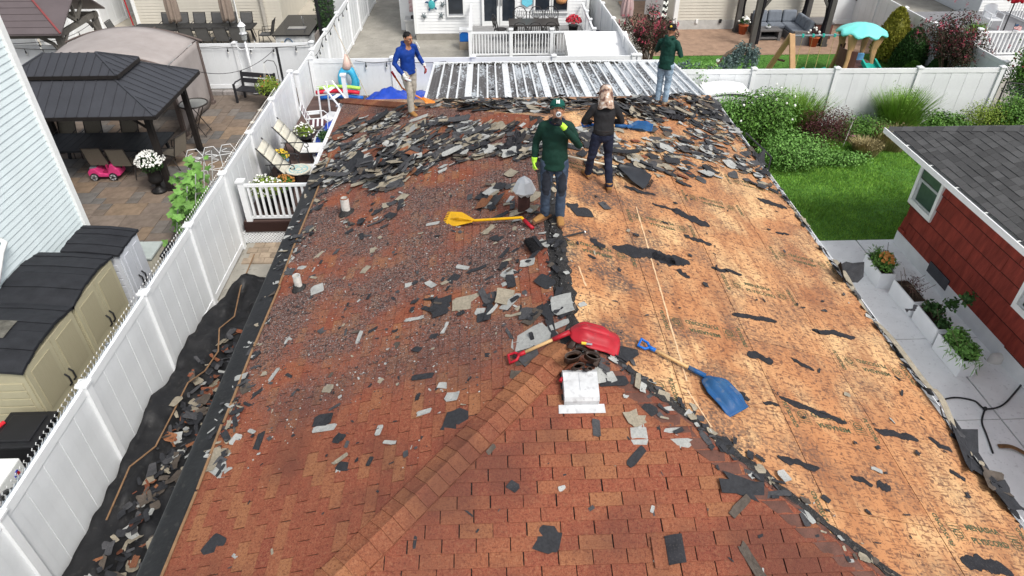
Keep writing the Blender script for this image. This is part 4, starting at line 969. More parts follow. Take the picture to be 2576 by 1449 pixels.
# arched canopy of taupe cloth
MTAUP = mat('taupe_canopy', (.32,.285,.27), .85, .08, 1.5, .15, 90, c2=(.37,.335,.32)); MTPOST = mat('taupe_post', (.13,.10,.09), .6, .15, 5)
cn = thing('arched_canopy', 'arched pergola with taupe cloth roof and hanging side curtain', 'canopy', (-11.5, 21.7, .045)); cxl, cxr, cy0, cy1 = -13.5, -9.52, 20.35, 23.0
def archz(x): u = (x-(cxl+cxr)/2)/((cxr-cxl)/2); return 2.18+.45*(1-u*u)
m = M(); m.grid(lambda u, v: (lerp(cxl, cxr, u), lerp(cy0, cy1, v), archz(lerp(cxl, cxr, u))+.02*math.sin(v*9.4)), 24, 9); m.build('cloth', MTAUP, cn, w=True, smooth=True, solid=.008)
m = M(); m.grid(lambda u, v: (cxr+.03+.03*math.sin(u*15+v*2)*v, lerp(cy0+.05, cy1-.05, u), lerp(2.17, .12, v)), 26, 10); m.build('curtain', MTAUP, cn, w=True, smooth=True, solid=.006)
for x in (cxl, cxr):
    for y in (cy0, cy1): m = M(); m.lo(x-.06, x+.06, y-.06, y+.06, .045, 2.15); p_ = m.build('post', MTPOST, cn, w=True); m = M(); m.lo(x-.1, x+.1, y-.1, y+.1, .045, .15); m.build('foot', MTPOST, p_, w=True)
for y in (cy0-.02, cy1+.02): m = M(); m.tube([(lerp(cxl-.2, cxr+.2, i/16), y, archz(lerp(cxl, cxr, i/16))-.03) for i in range(17)], .035, 6); m.build('arch_rail', MTPOST, cn, w=True)
for i in range(7): x = lerp(cxl+.1, cxr, i/6); m = M(); m.bar((x, cy0-.25, archz(x)-.06), (x, cy1+.28, archz(x)-.06), .04, .06); m.build('rafter', MTPOST, cn, w=True)
m = M(); m.grid(lambda u, v: (lerp(-11.4, -10.1, u), cy0+.35+.3*v, 2.28-.1*u+.03*math.sin(u*6)), 6, 3); m.build('yellow_float', mat('yellow_vinyl', (.72,.55,.02), .4), solid=.08, label='yellow float stowed under the front edge of the canopy', cat='float')
# ---------------------------------------------------------------- things against the back fence
MDKB = mat('dark_slat', (.028,.028,.032), .6, .15, 7)
q = P(655, 250); t = thing('garden_bench', 'dark slatted garden bench in front of the white back fence', 'bench', (-8.0, 23.1, .045), rad(-14))
for i in range(4): m = M(); m.lo(-.62, .62, -.25+i*.125, -.15+i*.125, .42, .45); m.build('seat_slat', MDKB, t)
for i in range(2): m = M(); m.box((0, .3+.03*i, .62+.2*i), (1.24, .03, .15), (-.15, 0, 0)); m.build('back_slat', MDKB, t)
for s in (-1, 1):
    m = M(); m.bar((s*.62, -.24, 0), (s*.62, -.24, .66), .06); m.build('leg', MDKB, t); m = M(); m.bar((s*.62, .27, 0), (s*.62, .36, .92), .06); m.build('leg', MDKB, t)
    m = M(); m.tube([(s*.62, -.26, .62), (s*.62, -.1, .68), (s*.62, .3, .66)], .03, 6, .7); m.build('armrest', MDKB, t)
q = P(668, 262, .55); t = thing('flower_basket', 'hanging basket of lime foliage on a hook by the bench', 'basket', (-7.25, 22.3, .045))
m = M(); m.tube([(.35, .1, 0), (.35, .1, 1.45), (.3, .1, 1.62), (.1, .1, 1.66), (-.02, .05, 1.58)], .012, 6); m.build('hook', MBLK, t)
m = M(); m.tube([(.46, .15, 0), (.46, .15, 2.05)], .04, 8); m.build('black_post', MBLK, t)
m = M(); m.lathe([(.12,.5),(.25,.6),(.27,.72),(.24,.72)], 16); m.build('bowl', MBLKP, t, smooth=True)
m = M(); leaves(m, (0, 0, .85), (.42, .42, .28), 1500, .09, .035, .5, .6); m.build('foliage', LFY, t)
m = M()
for a in range(3): m.tube([(.22*math.cos(a*2.1), .22*math.sin(a*2.1), .72), (-.02, .05, 1.58)], .006, 4)
m.build('hanger', FW_, t)
m = M(); blobs(m, (0, 0, .9), (.38, .38, .3), 12, .025); m.build('flowers', FOR, t, kind='stuff')
q = PY(610, 120, 23.85); t = thing('lamp_post', 'white lamp post with three lantern heads against the back fence', 'lamp post', (q.x+.15, 23.8, .1)); dx = PY(598, 100, 23.8).x-(q.x+.15)
m = M(); m.tube([(0, 0, 0), (0, 0, 1.85)], .035, 8); m.build('pole', MVIN, t, smooth=True); m = M(); m.lathe([(.12,0),(.1,.1),(.05,.16)], 12); m.build('base', MVIN, t)
for x, z in ((-.32, 1.85), (.32, 1.85), (0, 2.1)):
    if x: m = M(); m.tube([(0, 0, 1.55), (x*.6, 0, 1.5), (x, 0, 1.62), (x, 0, z-.05)], .014, 6); m.build('arm', MVIN, t)
    m = M(); m.lathe([(.05,z-.05),(.09,z),(.11,z+.2)], 6); m.build('lantern_glass', mat('lantern_glass', (.55,.57,.56), .15), t); m = M(); m.lathe([(.14,z+.2),(.06,z+.3),(.02,z+.33),(.012,z+.42),(.0,z+.43)], 8); m.build('lantern_roof', MVIN, t)
def lights(label, pts, sag, nb, drop=.16):
    t = thing('string_lights', label, 'string lights', pts[0]); 
    for i in range(len(pts)-1):
        a, b = V(pts[i]), V(pts[i+1]); m = M(); f = lambda u: a+(b-a)*u-V((0, 0, sag*4*u*(1-u))); m.tube([f(k/12) for k in range(13)], .009, 5, caps=False); m.build('cable', MBLK, t, w=True)
        for k in range(nb):
            p = f((k+.5)/nb); m = M(); m.tube([p, p-V((0, 0, drop*.55))], .012, 5).lathe([(.02, -drop), (.026, -drop*.8), (.02, -drop*.5)], 7, p); bm_ = m.build('socket', MBLK, t, w=True); m = M(); m.ell(p-V((0, 0, drop*1.2)), (.026, .026, .04), 7, 5); m.build('bulb', mat('bulb_glass', (.7,.7,.66), .1), bm_, w=True)
    return t
yb = 23.96; lights('black string of bulbs along the fence behind the canopy', [(-16, yb, 1.7), (-13.6, yb, 1.7), (-9.3, yb-.02, 1.68), (-6.2, yb, 1.7)], .06, 4)
yb = 22.12; zz = lambda px, py: PY(px, py, yb)
lights('black string of bulbs on the fence behind the pool', [zz(893, 153), zz(997, 151), zz(1121, 154), zz(1145, 166)], .07, 2)
lights('black string of bulbs climbing the far white fence', [PX(793, 140, -5.6), PX(812, 95, -5.55), PX(845, 45, -5.5), PX(875, 5, -5.45)], .1, 3)
t0 = P(497, 180, 2.3); m = M(); e_ = V((-7.25+.46, 22.45, 2.1)); m.tube([t0+(e_-t0)*(i/14)-V((0, 0, .35*4*(i/14)*(1-i/14))) for i in range(15)], .009, 5); m.build('wire', MBLK, label='dark wire sagging between the gazebo corner and the black post', cat='wire')
# stone edging along the back fence
er = thing('stone_edging', 'low grey stone edging under the white back fence', 'edging', (-8, 23.9, 0))
for i in range(10): m = M(); m.box((-9.6+i*.42, 23.85, .1), (.4, .22, .17+R.uniform(-.02, .02)), (0, 0, R.gauss(0, .03))); m.build('stone', MSTONE, er, w=True, bev=.02)
# ---------------------------------------------------------------- trellis, vine, black frame
q = P(530, 470, .4); t = thing('wire_trellis', 'white scrolled wire trellis leaning by the chain link fence', 'trellis', (-7.0, 16.0, .045), rad(20))
m = M()
for i in range(3):
    x = -.4+i*.4; m.tube([(x-.2, 0, 0), (x-.2, 0, 1.4), (x-.1, 0, 1.6), (x+.1, 0, 1.6), (x+.2, 0, 1.4), (x+.2, 0, 0)], .009, 5)
    for j in range(6): z = .2+j*.22; m.tube([(x+.14*math.sin(k/10*6.28)*(1 if j % 2 else -1), 0, z+.2*k/10) for k in range(11)], .006, 4)
for z in (.1, .55, 1.0, 1.35): m.tube([(-.6, 0, z), (.6, 0, z)], .007, 4)
m.build('scrollwork', MVIN, t, kind='stuff')
t = thing('climbing_vine', 'bright green squash vine climbing poles beside the chain link fence', 'vine', (-7.0, 14.7, .045))
m = M()
for i in range(140):
    k = R.random(); p = V((-.15+R.gauss(0, .17)-.15*k, -1.1+k*2.2+R.gauss(0, .15), R.uniform(.2, 1.25)+.35*k)); nn = (V((.25, -.5, .8))+V((R.gauss(0, .35), R.gauss(0, .35), R.gauss(0, .35)))).normalized(); q_ = frame_rot(nn, R.random()*6.28); s = R.uniform(.06, .125)
    pts = [V((s*math.cos(a)*(1+.22*math.cos(5*a)), s*math.sin(a)*(1+.22*math.cos(5*a)), .15*s*math.cos(2*a))) for a in [6.283*j/10 for j in range(10)]]; m.add([p+q_ @ x for x in pts]+[p-nn*s*.12], [(j, (j+1) % 10, 10) for j in range(10)])
m.build('foliage', LFV, t)
m = M()
for i in range(5): m.tube([(-.5+.1*i, -.9+i*.4, 0), (-.1+.08*i, -.8+i*.42, 1.3+.1*i)], .012, 5)
m.build('stakes', mat('grey_stake', (.5,.5,.5), .5), t, kind='stuff')
m = M()
for i in range(14): m.tube([(R.uniform(-.5, .2), R.uniform(-1, 1), 0), (R.uniform(-.5, .1), R.uniform(-1, 1), .6), (R.uniform(-.5, .1), R.uniform(-1, 1), 1.2)], .007, 4)
m.build('stems', LF, t, kind='stuff')
q = P(600, 320); t = thing('metal_rack', 'black tube frame rack lying by the chain link fence', 'rack', (-6.95, 19.1, .05), rad(-20))
for p0, p1 in (((-.5,-.4,.05),(-.1,.5,.75)),((.5,-.4,.05),(.6,.5,.75)),((-.1,.5,.75),(.6,.5,.75)),((-.5,-.4,.05),(.5,-.4,.05)),((-.35,-.1,.3),(.52,-.1,.3)),((-.1,.5,.75),(-.1,.55,0)),((.6,.5,.75),(.6,.55,0))): m = M(); m.tube([p0, p1], .02, 6); m.build('tube', MBLK, t)
for i, (px, py) in enumerate(((655, 277), (636, 308), (452, 572))):
    q = P(px, py, .05); m = M(); m.lathe([(.09,0),(.1,.02),(.06,.035),(0,.035)], 14, (q.x, q.y, .045)); m.build('path_light', mat('cream_cap', (.62,.58,.5), .5), smooth=True, label=('round cream path light cap near the bench', 'round cream path light cap beside the black rack', 'round cream path light cap by the white fence post')[i], cat='path light')
# tan cover and tyre-like black bin at the corner of the blue house
q = P(190, 470); t = thing('covered_grill', 'bulky tan covered object by the corner of the blue house', 'grill cover', (-11.6, 16.6, .045))
m = M(); m.grid(lambda u, v: ((.42-.1*v)*math.cos(6.283*u)*(1+.07*math.sin(u*30)), (.38-.08*v)*math.sin(6.283*u)*(1+.07*math.sin(u*30)), .25+.75*v), 30, 6); m.lathe([(.3,.98),(.2,1.06),(0,1.08)], 20); m.build('cover', mat('tan_cover', (.3,.25,.15), .85, .3, 8), t, smooth=True)
m = M(); m.lathe([(.33,0),(.35,.05),(.35,.28),(.28,.32)], 20); m.build('base', MBLKP, t)
# ---------------------------------------------------------------- the neighbour's yard behind the back fence
dining_table('patio_table', 'very long black patio table under the two closed umbrellas', -14.6, -9.75, 29.2, 30.15, .76, 22, mat('black_table', (.022,.023,.025), .45), .03)
MMESH = mat('dark_mesh', (.09,.09,.09), .7); GN = 'mesh chairs at the long black table'
c2_ = sling_chair('dark mesh chair at the right end of the long black table', (-9.25, 29.6, .03), -math.pi/2, MMESH, MBLK, GN)
names = ['first', 'second', 'third', 'fourth', 'fifth', 'sixth']
for i, px in enumerate((420, 457, 500, 546, 578, 619)):
    q = PY(px, 60, 30.5); dup(c2_, (q.x, 30.4, .03), 0, 'dark mesh chair, %s from the left on the house side of the long table' % names[i])
for i, px in enumerate((475, 515, 560, 600)):
    q = PY(px, 80, 28.9); dup(c2_, (q.x, 28.95, .03), math.pi, 'dark mesh chair, %s from the left on the fence side of the long table' % names[i])
q = P(357, 62); dup(c2_, (-15.2, 29.6, .03), math.pi/2, 'dark mesh chair at the left end of the long black table')
MUMB = mat('taupe_umbrella', (.25,.2,.165), .85, .15, 6)
def closed_umbrella(label, px, y, zb, zt, r, mt, pole=True, stripes=None, name='closed_umbrella'):
    q = PY(px, 30, y); t = thing(name, label, 'umbrella', (q.x, y, .03)); m = M()
    def f(u, v): a = 6.283*u; k = 1+.22*math.cos(8*a+v*2); rr = r*(.35+.65*math.sin(min(1, v*1.15)*1.9))*k; return (rr*math.cos(a), rr*math.sin(a), lerp(zt, zb, v)+.04*math.cos(4*a))
    m.grid(f, 48, 12)
    if stripes:
        m.mi = [((i//48) % 2) for i in range(len(m.f))]; m.build('canopy', [mt, stripes], t, smooth=True, solid=.01)
    else: m.build('canopy', mt, t, smooth=True, solid=.01)
    m = M(); m.tube([(0, 0, 0), (0, 0, zt+.1)], .025, 8); m.build('pole', MBLK, t)
    return t
closed_umbrella('closed taupe umbrella on the left of the long black table', 435, 29.65, PY(440, 56, 29.65).z, 2.7, .22, MUMB); closed_umbrella('closed taupe umbrella on the right of the long black table', 571, 29.65, PY(578, 54, 29.65).z, 2.7, .22, MUMB)
# outdoor kitchen counter and artificial hedge panel
q = PY(705, 80, 28.0); t = thing('outdoor_counter', 'outdoor kitchen counter with black top, sink and marbled base', 'counter', (-7.6, 28.6, .02))
m = M(); m.lo(-.75, .55, -.9, 1.8, .0, .9); m.build('base', mat('marble_print', (.5,.52,.54), .5, .4, 5, c2=(.72,.74,.75)), t)
m = M(); m.lo(-.85, .62, -.98, 1.9, .9, .95); m.build('top', mat('black_stone', (.012,.012,.014), .15), t)
m = M(); m.lo(-.4, .3, -.2, .1, .951, .975); m.build('sink_edge', mat('steel', (.6,.6,.6), .3, metal=.8), t); m = M(); m.tube([(.1, .5, .95), (.1, .5, 1.2), (.1, .38, 1.28), (.1, .3, 1.22)], .018, 6); m.build('tap', MATS['steel'], t)
m = M(); m.tube([(-.25+.2*math.cos(a), -.93, .45+.35*math.sin(a)) for a in [rad(x) for x in range(0, 181, 20)]], .02, 6); m.build('hose', MNAVY, t); m = M(); m.lo(-.55, -.42, -.92, -.9, .5, .68); m.build('outlet', mat('brass_plate', (.4,.33,.18), .5), t)
t = thing('hedge_panel', 'tall strip of artificial green hedge beside the outdoor counter', 'hedge panel', (-6.75, 30.2, .02)); m = M(); m.lo(-.06, .06, -1.6, 1.6, 0, 2.6); m.build('backing', MBLKP, t); m = M()
for _ in range(2600): p = V((R.choice((-.09, .09)), R.uniform(-1.6, 1.6), R.uniform(0, 2.6))); leaves(m, p, .04, 1, .09, .05)
m.build('foliage', LFD, t)
t = thing('garden_gate', 'white gate with black latch at the far end of the left neighbour patio', 'gate', (-6.2, 31.5, 0)); m = M(); m.lo(-.75, .5, -.03, .03, .05, 2.2); m.build('panel', MVIN2, t); m = M(); m.bar((.1, -.05, 1.0), (.1, -.05, 1.3), .03); m.build('latch', MBLK, t)
for x in (-.8, .54): m = M(); m.lo(x-.06, x+.06, -.06, .06, 0, 2.3); m.build('post', MVIN, t)
t = thing('photo_panel', 'grey wood effect panel propped by the outdoor counter', 'panel', (-6.6, 27.3, .02)); m = M()
for i in range(5): m.lo(-.02, .02, -.35+.14*i, -.22+.14*i, 0, 1.15)
m.build('boards', mat('grey_wood_print', (.25,.22,.2), .7, .5, 7, streak=(1, 6, .5)), t, kind='stuff')
# brown pavilion at the top left
MBRN = mat('brown_metal', (.115,.095,.098), .45, .1, 2); MBEAM = mat('grey_timber', (.135,.125,.11), .8, .2, 6, .3, 30, streak=(1, 1, .2))
pv = thing('pavilion', 'timber pavilion with brown metal hip roof at the top left', 'pavilion', (-16.2, 25.3, .02))
A, B_, C_, D_ = V((-13.95, 23.35, 2.32)), V((-13.95, 26.6, 2.32)), V((-18.6, 26.6, 2.32)), V((-18.6, 23.35, 2.32)); r0, r1 = V((-15.6, 24.97, 3.35)), V((-17, 24.97, 3.35)); rg = V((-13.95, 24.97, 3.35))
for nm, pts in (('roof_panel', [D_, A, r0, r1]), ('roof_panel', [A, V((-13.85, 24.97, 3.35)), r0]), ('roof_panel', [B_, C_, r1, r0]), ('roof_panel', [V((-13.85, 24.97, 3.35)), B_, r0])):
    m = M(); pts = pts if (pts[1]-pts[0]).cross(pts[2]-pts[1]).z > 0 else pts[::-1]; m.prism([p-V((0, 0, .05)) for p in pts], (0, 0, .05)); m.build(nm, MBRN, pv, w=True)
n_ = ((A-D_).cross(r0-D_)).normalized()
for i in range(7):
    f = i/7; a_ = D_+(A-D_)*0+(r1-D_)*f; b_ = A+(r0-A)*f; m = M(); m.bar(a_+V((0,0,.01)), b_+V((0,0,.01)), .012, .012); m.build('seam', MBRN, pv, w=True)
m = M(); m.bar(A+V((0, 0, .02)), r0+V((0, 0, .03)), .06, .03); m.build('hip_trim', mat('red_brown_trim', (.2,.05,.05), .5), pv, w=True)
for x, y in ((-14.25, 23.7), (-14.25, 26.25), (-18.2, 23.7), (-18.2, 26.25)):
    m = M(); m.lo(x-.09, x+.09, y-.09, y+.09, .02, 2.25); m.build('post', MBEAM, pv, w=True)
    sx = 1 if x < -16 else -1; sy = 1 if y < 25 else -1
    m = M(); m.tube([(x, y, 1.45), (x, y+sy*.25, 1.9), (x, y+sy*.65, 2.15)], .06, 6); m.build('brace', MBEAM, pv, w=True); m = M(); m.tube([(x, y, 1.45), (x+sx*.25, y, 1.9), (x+sx*.65, y, 2.15)], .06, 6); m.build('brace', MBEAM, pv, w=True)
for a_, b_ in (((-18.3, 23.7), (-14.1, 23.7)), ((-18.3, 26.25), (-14.1, 26.25)), ((-14.25, 23.6), (-14.25, 26.4)), ((-18.2, 23.6), (-18.2, 26.4))): m = M(); m.bar((*a_, 2.18), (*b_, 2.18), .1, .18); m.build('beam', MBEAM, pv, w=True)
for a_, b_ in (((-14.2, 24.97, 2.25), (-14.2, 24.97, 3.2)), ((-14.2, 24.97, 2.3), (-14.2, 24.3, 2.75)), ((-14.2, 24.97, 2.3), (-14.2, 25.65, 2.75))): m = M(); m.bar(a_, b_, .09); m.build('truss_strut', MBEAM, pv, w=True)
lights('bulbs hanging under the brown pavilion beams', [(-18, 23.6, 2.05), (-14.3, 23.6, 2.05), (-14.15, 26.2, 2.05)], .1, 3)
q = P(290, 30); m = M(); m.ell((0, 0, .15), .15, 16, 10); m.mi = [1 if (i % 16) < 8 else 0 for i in range(len(m.f))]; m.v = [p+V((q.x+.1, q.y, .02)) for p in m.v]; m.build('play_ball', [mat('ball_white', (.75,.76,.78), .4), mat('ball_blue', (.05,.2,.45), .4)], smooth=True, label='blue and white ball on the ground by the far left fence', cat='ball')
q0 = P(340, 75); m = M(); m.tube([q0, PY(311, 0, q0.y)+V((0, 0, .6))], .03, 6); m.build('red_pole', mat('red_paint', (.45,.02,.03), .4), label='thin red pole leaning at the corner of the beige house', cat='pole')
# ---------------------------------------------------------------- timber deck beside the pool
MDECK = mat('brown_decking', (.105,.068,.06), .7, .2, 3, .35, 50, streak=(.2, 6, 1), obj=.12)
dk = thing('deck', 'brown plank deck with white railing beyond the left eave', 'deck', (-4.5, 18, 0)); dz = .6
y = 14.12; i = 0
while y < 22.05:
    x1 = -1.8 if y < 16.2 else -2.9; x = -5.86
    for xa, xb in (((-5.86, x1),) if i % 3 else ((-5.86, -4.2), (-4.19, x1))):
        m = M(); m.lo(xa, xb, y, y+.134, dz-.03+R.uniform(-.002, .002), dz+R.uniform(-.001, .002)); m.build('plank', MDECK, dk, w=True)
    y += .14; i += 1
m = M(); m.lo(-5.86, -1.8, 14.06, 14.11, .34, dz-.005); m.build('rim_board', mat('dark_brown_board', (.03,.014,.012), .6), dk, w=True)
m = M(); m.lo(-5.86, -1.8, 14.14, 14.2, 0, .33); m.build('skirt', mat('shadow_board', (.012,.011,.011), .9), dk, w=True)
la = M()   # lattice skirt: crossing strips
x = -6.2
while x < -1.6:
    for s in (-1, 1):
        a, b = V((x, 14.10+.006*s, .02)), V((x+s*.33, 14.10+.006*s, .35)); la.bar(a, b, .012, .032, V((s*1, 0, -1)).normalized()) if False else la.bar(a, b, .032, .008, (0, 1, 0))
    x += .078
la.build('lattice', MVIN, dk, w=True, kind='stuff')
def railing(parent, a, b, z0, z1, step, posts=(0, 1), pw=.11, bal=.036):
    a, b = V(a), V(b); L = (b-a).length; d = (b-a)/L
    m = M(); m.bar(V((a.x, a.y, z1)), V((b.x, b.y, z1)), .075, .06); m.build('top_rail', MVIN, parent, w=True); m = M(); m.bar(V((a.x, a.y, z0+.08)), V((b.x, b.y, z0+.08)), .05, .06); m.build('bottom_rail', MVIN, parent, w=True)
    n = int(L/step)
    for i in range(1, n): c = a+d*(L*i/n); m = M(); m.lo(c.x-bal/2, c.x+bal/2, c.y-bal/2, c.y+bal/2, z0+.1, z1-.02); m.build('baluster', MVIN, parent, w=True)
    for t_ in posts:
        c = a+d*(L*t_); m = M(); m.lo(c.x-pw/2, c.x+pw/2, c.y-pw/2, c.y+pw/2, z0-.1, z1+.1); p_ = m.build('post', MVIN, parent, w=True); m = M(); m.box((c.x, c.y, z1+.12), (pw+.05, pw+.05, .04)); m.build('cap', MVIN, p_, w=True)
railing(dk, (-5.72, 14.18, 0), (-1.9, 14.18, 0), dz, 1.52, .135, (0,), .14, .05)
# a few paving stones at the foot of the deck
pr = tag(bpy.data.objects.new('alley_pavers', None), kind='structure'); COL.objects.link(pr); pr.location = (-4.5, 13.5, 0); ROOTS[pr.name] = (V((-4.5, 13.5, 0)), 0)
MPVL = mat('pale_paver', (.34,.27,.2), .85, .25, 6, .3, 30, obj=.2)
for i in range(10):
    for j in range(4): m = M(); m.lo(-5.8+i*.25+(j % 2)*.1, -5.56+i*.25+(j % 2)*.1, 13.2+j*.22, 13.41+j*.22, 0, .03+R.uniform(0, .006)); m.build('paver', MPVL, pr, w=True)
# loungers
MCREAM = mat('cream_sling', (.60,.575,.48), .7, .06, 20, .2, 90); MWSL = mat('white_sling', (.70,.70,.68), .6, .05, 20)
def lounger(label, loc, rz_):
    t = thing('lounge_chair', label, 'lounger', loc, rz_, 'cream loungers on the deck'); w2 = .3
    m = M(); m.grid(lambda u, v: (lerp(0, 1.35, u), lerp(-w2, w2, v), .36), 6, 3); m.build('seat', MWSL, t, solid=.012)
    for k in range(4):
        f = lambda s: (-.02-.55*s, .36+.72*s-.03*math.sin(s*6.28)); a_, b_ = f(k/4+.01), f((k+1)/4-.008); m = M(); m.grid(lambda u, v: (lerp(a_[0], b_[0], u)-.012*math.sin(u*3.14), lerp(-w2, w2, v), lerp(a_[1], b_[1], u)+.015*math.sin(u*3.14)), 4, 3); m.build('back_panel', MCREAM, t, solid=.03, smooth=True)
    for s in (-1, 1):
        y = s*(w2+.015); m = M(); m.tube([(1.35, y, .35), (0, y, .35), (-.1, y, .45), (-.6, y, 1.12)], .016, 6); m.build('side_rail', MBLK, t)
        m = M(); m.tube([(-.45, y, .66), (.15, y, .66), (.24, y, .62), (.25, y, .54), (.17, y, .52), (.14, y, .57)], .014, 6); m.build('scroll_arm', MBLK, t)
        m = M(); m.tube([(-.35, y, .66), (-.3, y, 0)], .014, 6); m.build('leg', MBLK, t); m = M(); m.tube([(.2, y, .53), (.26, y, 0)], .014, 6); m.build('leg', MBLK, t)
        m = M(); m.tube([(1.1, y, .35), (1.18, y, 0)], .014, 6); m.build('leg', MBLK, t)
    return t
lg = lounger('cream sling lounger nearer the railing on the deck', (-5.18, 16.05, dz), 0.03); dup(lg, (-5.1, 17.35, dz), .03, 'cream sling lounger farther from the railing with the blue pot beside it')
t = thing('mosaic_table', 'small round table with blue mosaic top beside the lounger', 'table', (-4.83, 15.75, dz))
m = M(); m.lathe([(0,.50),(.3,.50),(.31,.51),(.31,.53),(0,.53)], 28); m.build('top', mat('mosaic_cream', (.62,.6,.5), .5, .1, 40), t)
for r0_, r1_ in ((.21, .235), (.08, .1)):
    m = M(); n = 28
    for k in range(n): a0, a1 = 6.283*k/n, 6.283*(k+.8)/n; m.add([(r0_*math.cos(a0), r0_*math.sin(a0), .533), (r1_*math.cos(a0), r1_*math.sin(a0), .533), (r1_*math.cos(a1), r1_*math.sin(a1), .533), (r0_*math.cos(a1), r0_*math.sin(a1), .533)], [(0,1,2,3)])
    m.build('tile_ring', mat('aqua_tile', (.12,.45,.52), .4, .4, 30), t, kind='stuff')
m = M()
for k in range(30):
    a, rr = R.random()*6.28, R.uniform(.1, .2); c = (rr*math.cos(a), rr*math.sin(a), .5335); m.box(c, (.025, .02, .001), (0, 0, a))
m.build('tile_chips', MATS['aqua_tile'], t, kind='stuff')
for k in range(3): a = 2.09*k+.5; m = M(); m.tube([(.26*math.cos(a), .26*math.sin(a), .5), (.16*math.cos(a), .16*math.sin(a), .25), (.24*math.cos(a), .24*math.sin(a), 0)], .01, 5); m.build('leg', MBLK, t)
# striped folding chair
MMAR = mat('maroon_web', (.10,.035,.045), .7); t = thing('folding_chair', 'white folding lawn chair with maroon and white stripes on the deck', 'chair', (-5.0, 19.0, dz), rad(100))
for k in range(8):
    m = M(); z = .42+.055*k; m.lo(-.26, .26, .23+.018*k, .245+.018*k, z, z+.048); m.build('back_strap', MMAR if k % 2 else MVIN, t)
for k in range(7): m = M(); y = -.22+.062*k; m.lo(-.26, .26, y, y+.055, .38, .392); m.build('seat_strap', MVIN if k % 2 else MMAR, t)
for s in (-1, 1):
    x = s*.28; m = M(); m.tube([(x, .2, .38), (x, .38, .9)], .014, 6); m.build('side_tube', MVIN, t); m = M(); m.tube([(x, .3, .62), (x, -.2, .62), (x, -.3, .52), (x, -.25, .02), (x, .3, .02)], .014, 6); m.build('arm_loop', MVIN, t)
m = M(); m.tube([(-.28, .38, .9), (-.2, .39, .95), (.2, .39, .95), (.28, .38, .9)], .014, 6); m.build('head_tube', MVIN, t)
# flower pots on the deck
def pot(name, label, loc, r, h, pm, lm, fm, fr, nf=40, fs=.02, lr=None, nl=500, L=.06):
    t = thing(name, label, 'flower pot', loc); m = M(); m.lathe([(r*.72,0),(r,h*.95),(r*1.08,h*.95),(r*1.08,h),(r*.9,h)], 18); m.build('pot', pm, t, smooth=True)
    lr = lr or r*1.5; m = M(); leaves(m, (0, 0, h+lr*.45), (lr, lr, lr*.75), nl, L, L*.5, .45, .5, half=True); m.build('foliage', lm, t)
    if fm: m = M(); blobs(m, (0, 0, h+lr*.45), (lr, lr, lr*.85), nf, fs); m.build('flowers', fm, t, kind='stuff')
    return t
q = P(703, 380, .9); pot('flower_pot', 'blue glazed pot of yellow flowers between the loungers', (-5.55, 16.75, dz), .2, .3, mat('blue_glaze', (.16,.27,.38), .3, .2, 8), LF, FYL, .2, 60, .026, .22)
pot('flower_pot', 'black pot of tall white daisies behind the deck railing', (-5.35, 14.62, dz), .24, .4, MBLKP, LFY, FW_, .3, 90, .026, .4, 1200, .08)
pot('flower_pot', 'pot of pale orange flowers beside the white daisies', (-4.95, 14.85, dz), .18, .5, MBLKP, LF, FOR, .2, 60, .024, .24)
q = P(735, 345, .8); pot('flower_pot', 'low pot of white blossoms behind the far lounger', (-5.25, 18.35, dz), .2, .25, MBLKP, LFY, FW_, .2, 50, .024, .3, 700)
pot('flower_pot', 'pot of dark green leaves below the striped chair', (-4.6, 18.15, dz), .17, .22, MBLKP, LFD, None, .2, 0, 0, .25, 500, .09)
q = P(790, 283, .61); m = M(); m.box((q.x, q.y, .608), (.34, .3, .012), (0, 0, .2)); m.build('white_sheet', MVIN2, label='square white board lying flat on the deck', cat='board')
# A-frame pool ladder
t = thing('pool_ladder', 'white plastic A frame ladder at the pool edge', 'ladder', (-4.75, 20.3, dz), rad(-20))
for s in (-1, 1):
    m = M(); m.tube([(-.35, s*.25, 0), (-.3, s*.25, 1.0), (-.1, s*.25, 1.05), (.6, s*.25, .15)], .03, 6); m.build('side_rail', MVIN, t)
for k in range(4): m = M(); m.lo(-.08+.17*k-.06, -.08+.17*k+.06, -.23, .23, .85-.2*k, .88-.2*k); m.build('step', MVIN, t)
m = M(); m.lo(-.36, .1, -.3, .3, 0, .04); m.build('base', MVIN, t)
t = thing('bucket', 'white bucket standing at the pool corner of the deck', 'bucket', (-4.15, 19.2, dz)); m = M(); m.lathe([(.14,0),(.18,.38),(.2,.38),(.2,.41),(.17,.41),(.165,.37)], 18); m.build('pail', MVIN, t, smooth=True); m = M(); m.tube([(.19*math.cos(a), .0, .38+.19*math.sin(a)) for a in [rad(x) for x in range(0, 181, 20)]], .006, 5); m.build('handle', MGALV, t)
t = thing('red_chair', 'red cushioned chair half hidden by the roof eave on the deck', 'chair', (-3.75, 18.1, dz)); m = M(); m.lo(-.28, .28, -.28, .28, .3, .45); m.build('seat', mat('red_cushion', (.4,.02,.04), .7), t, bev=.03); m = M(); m.box((.27, 0, .7), (.1, .56, .55), (0, .15, 0)); m.build('backrest', MATS['red_cushion'], t, bev=.03)
for x in (-.25, .25):
    for y in (-.25, .25): m = M(); m.lo(x-.025, x+.025, y-.025, y+.025, 0, .32); m.build('leg', MMAR, t)
m = M(); m.lo(-.3, .3, -.32, -.27, .55, .6); m.build('armrest', MMAR, t)
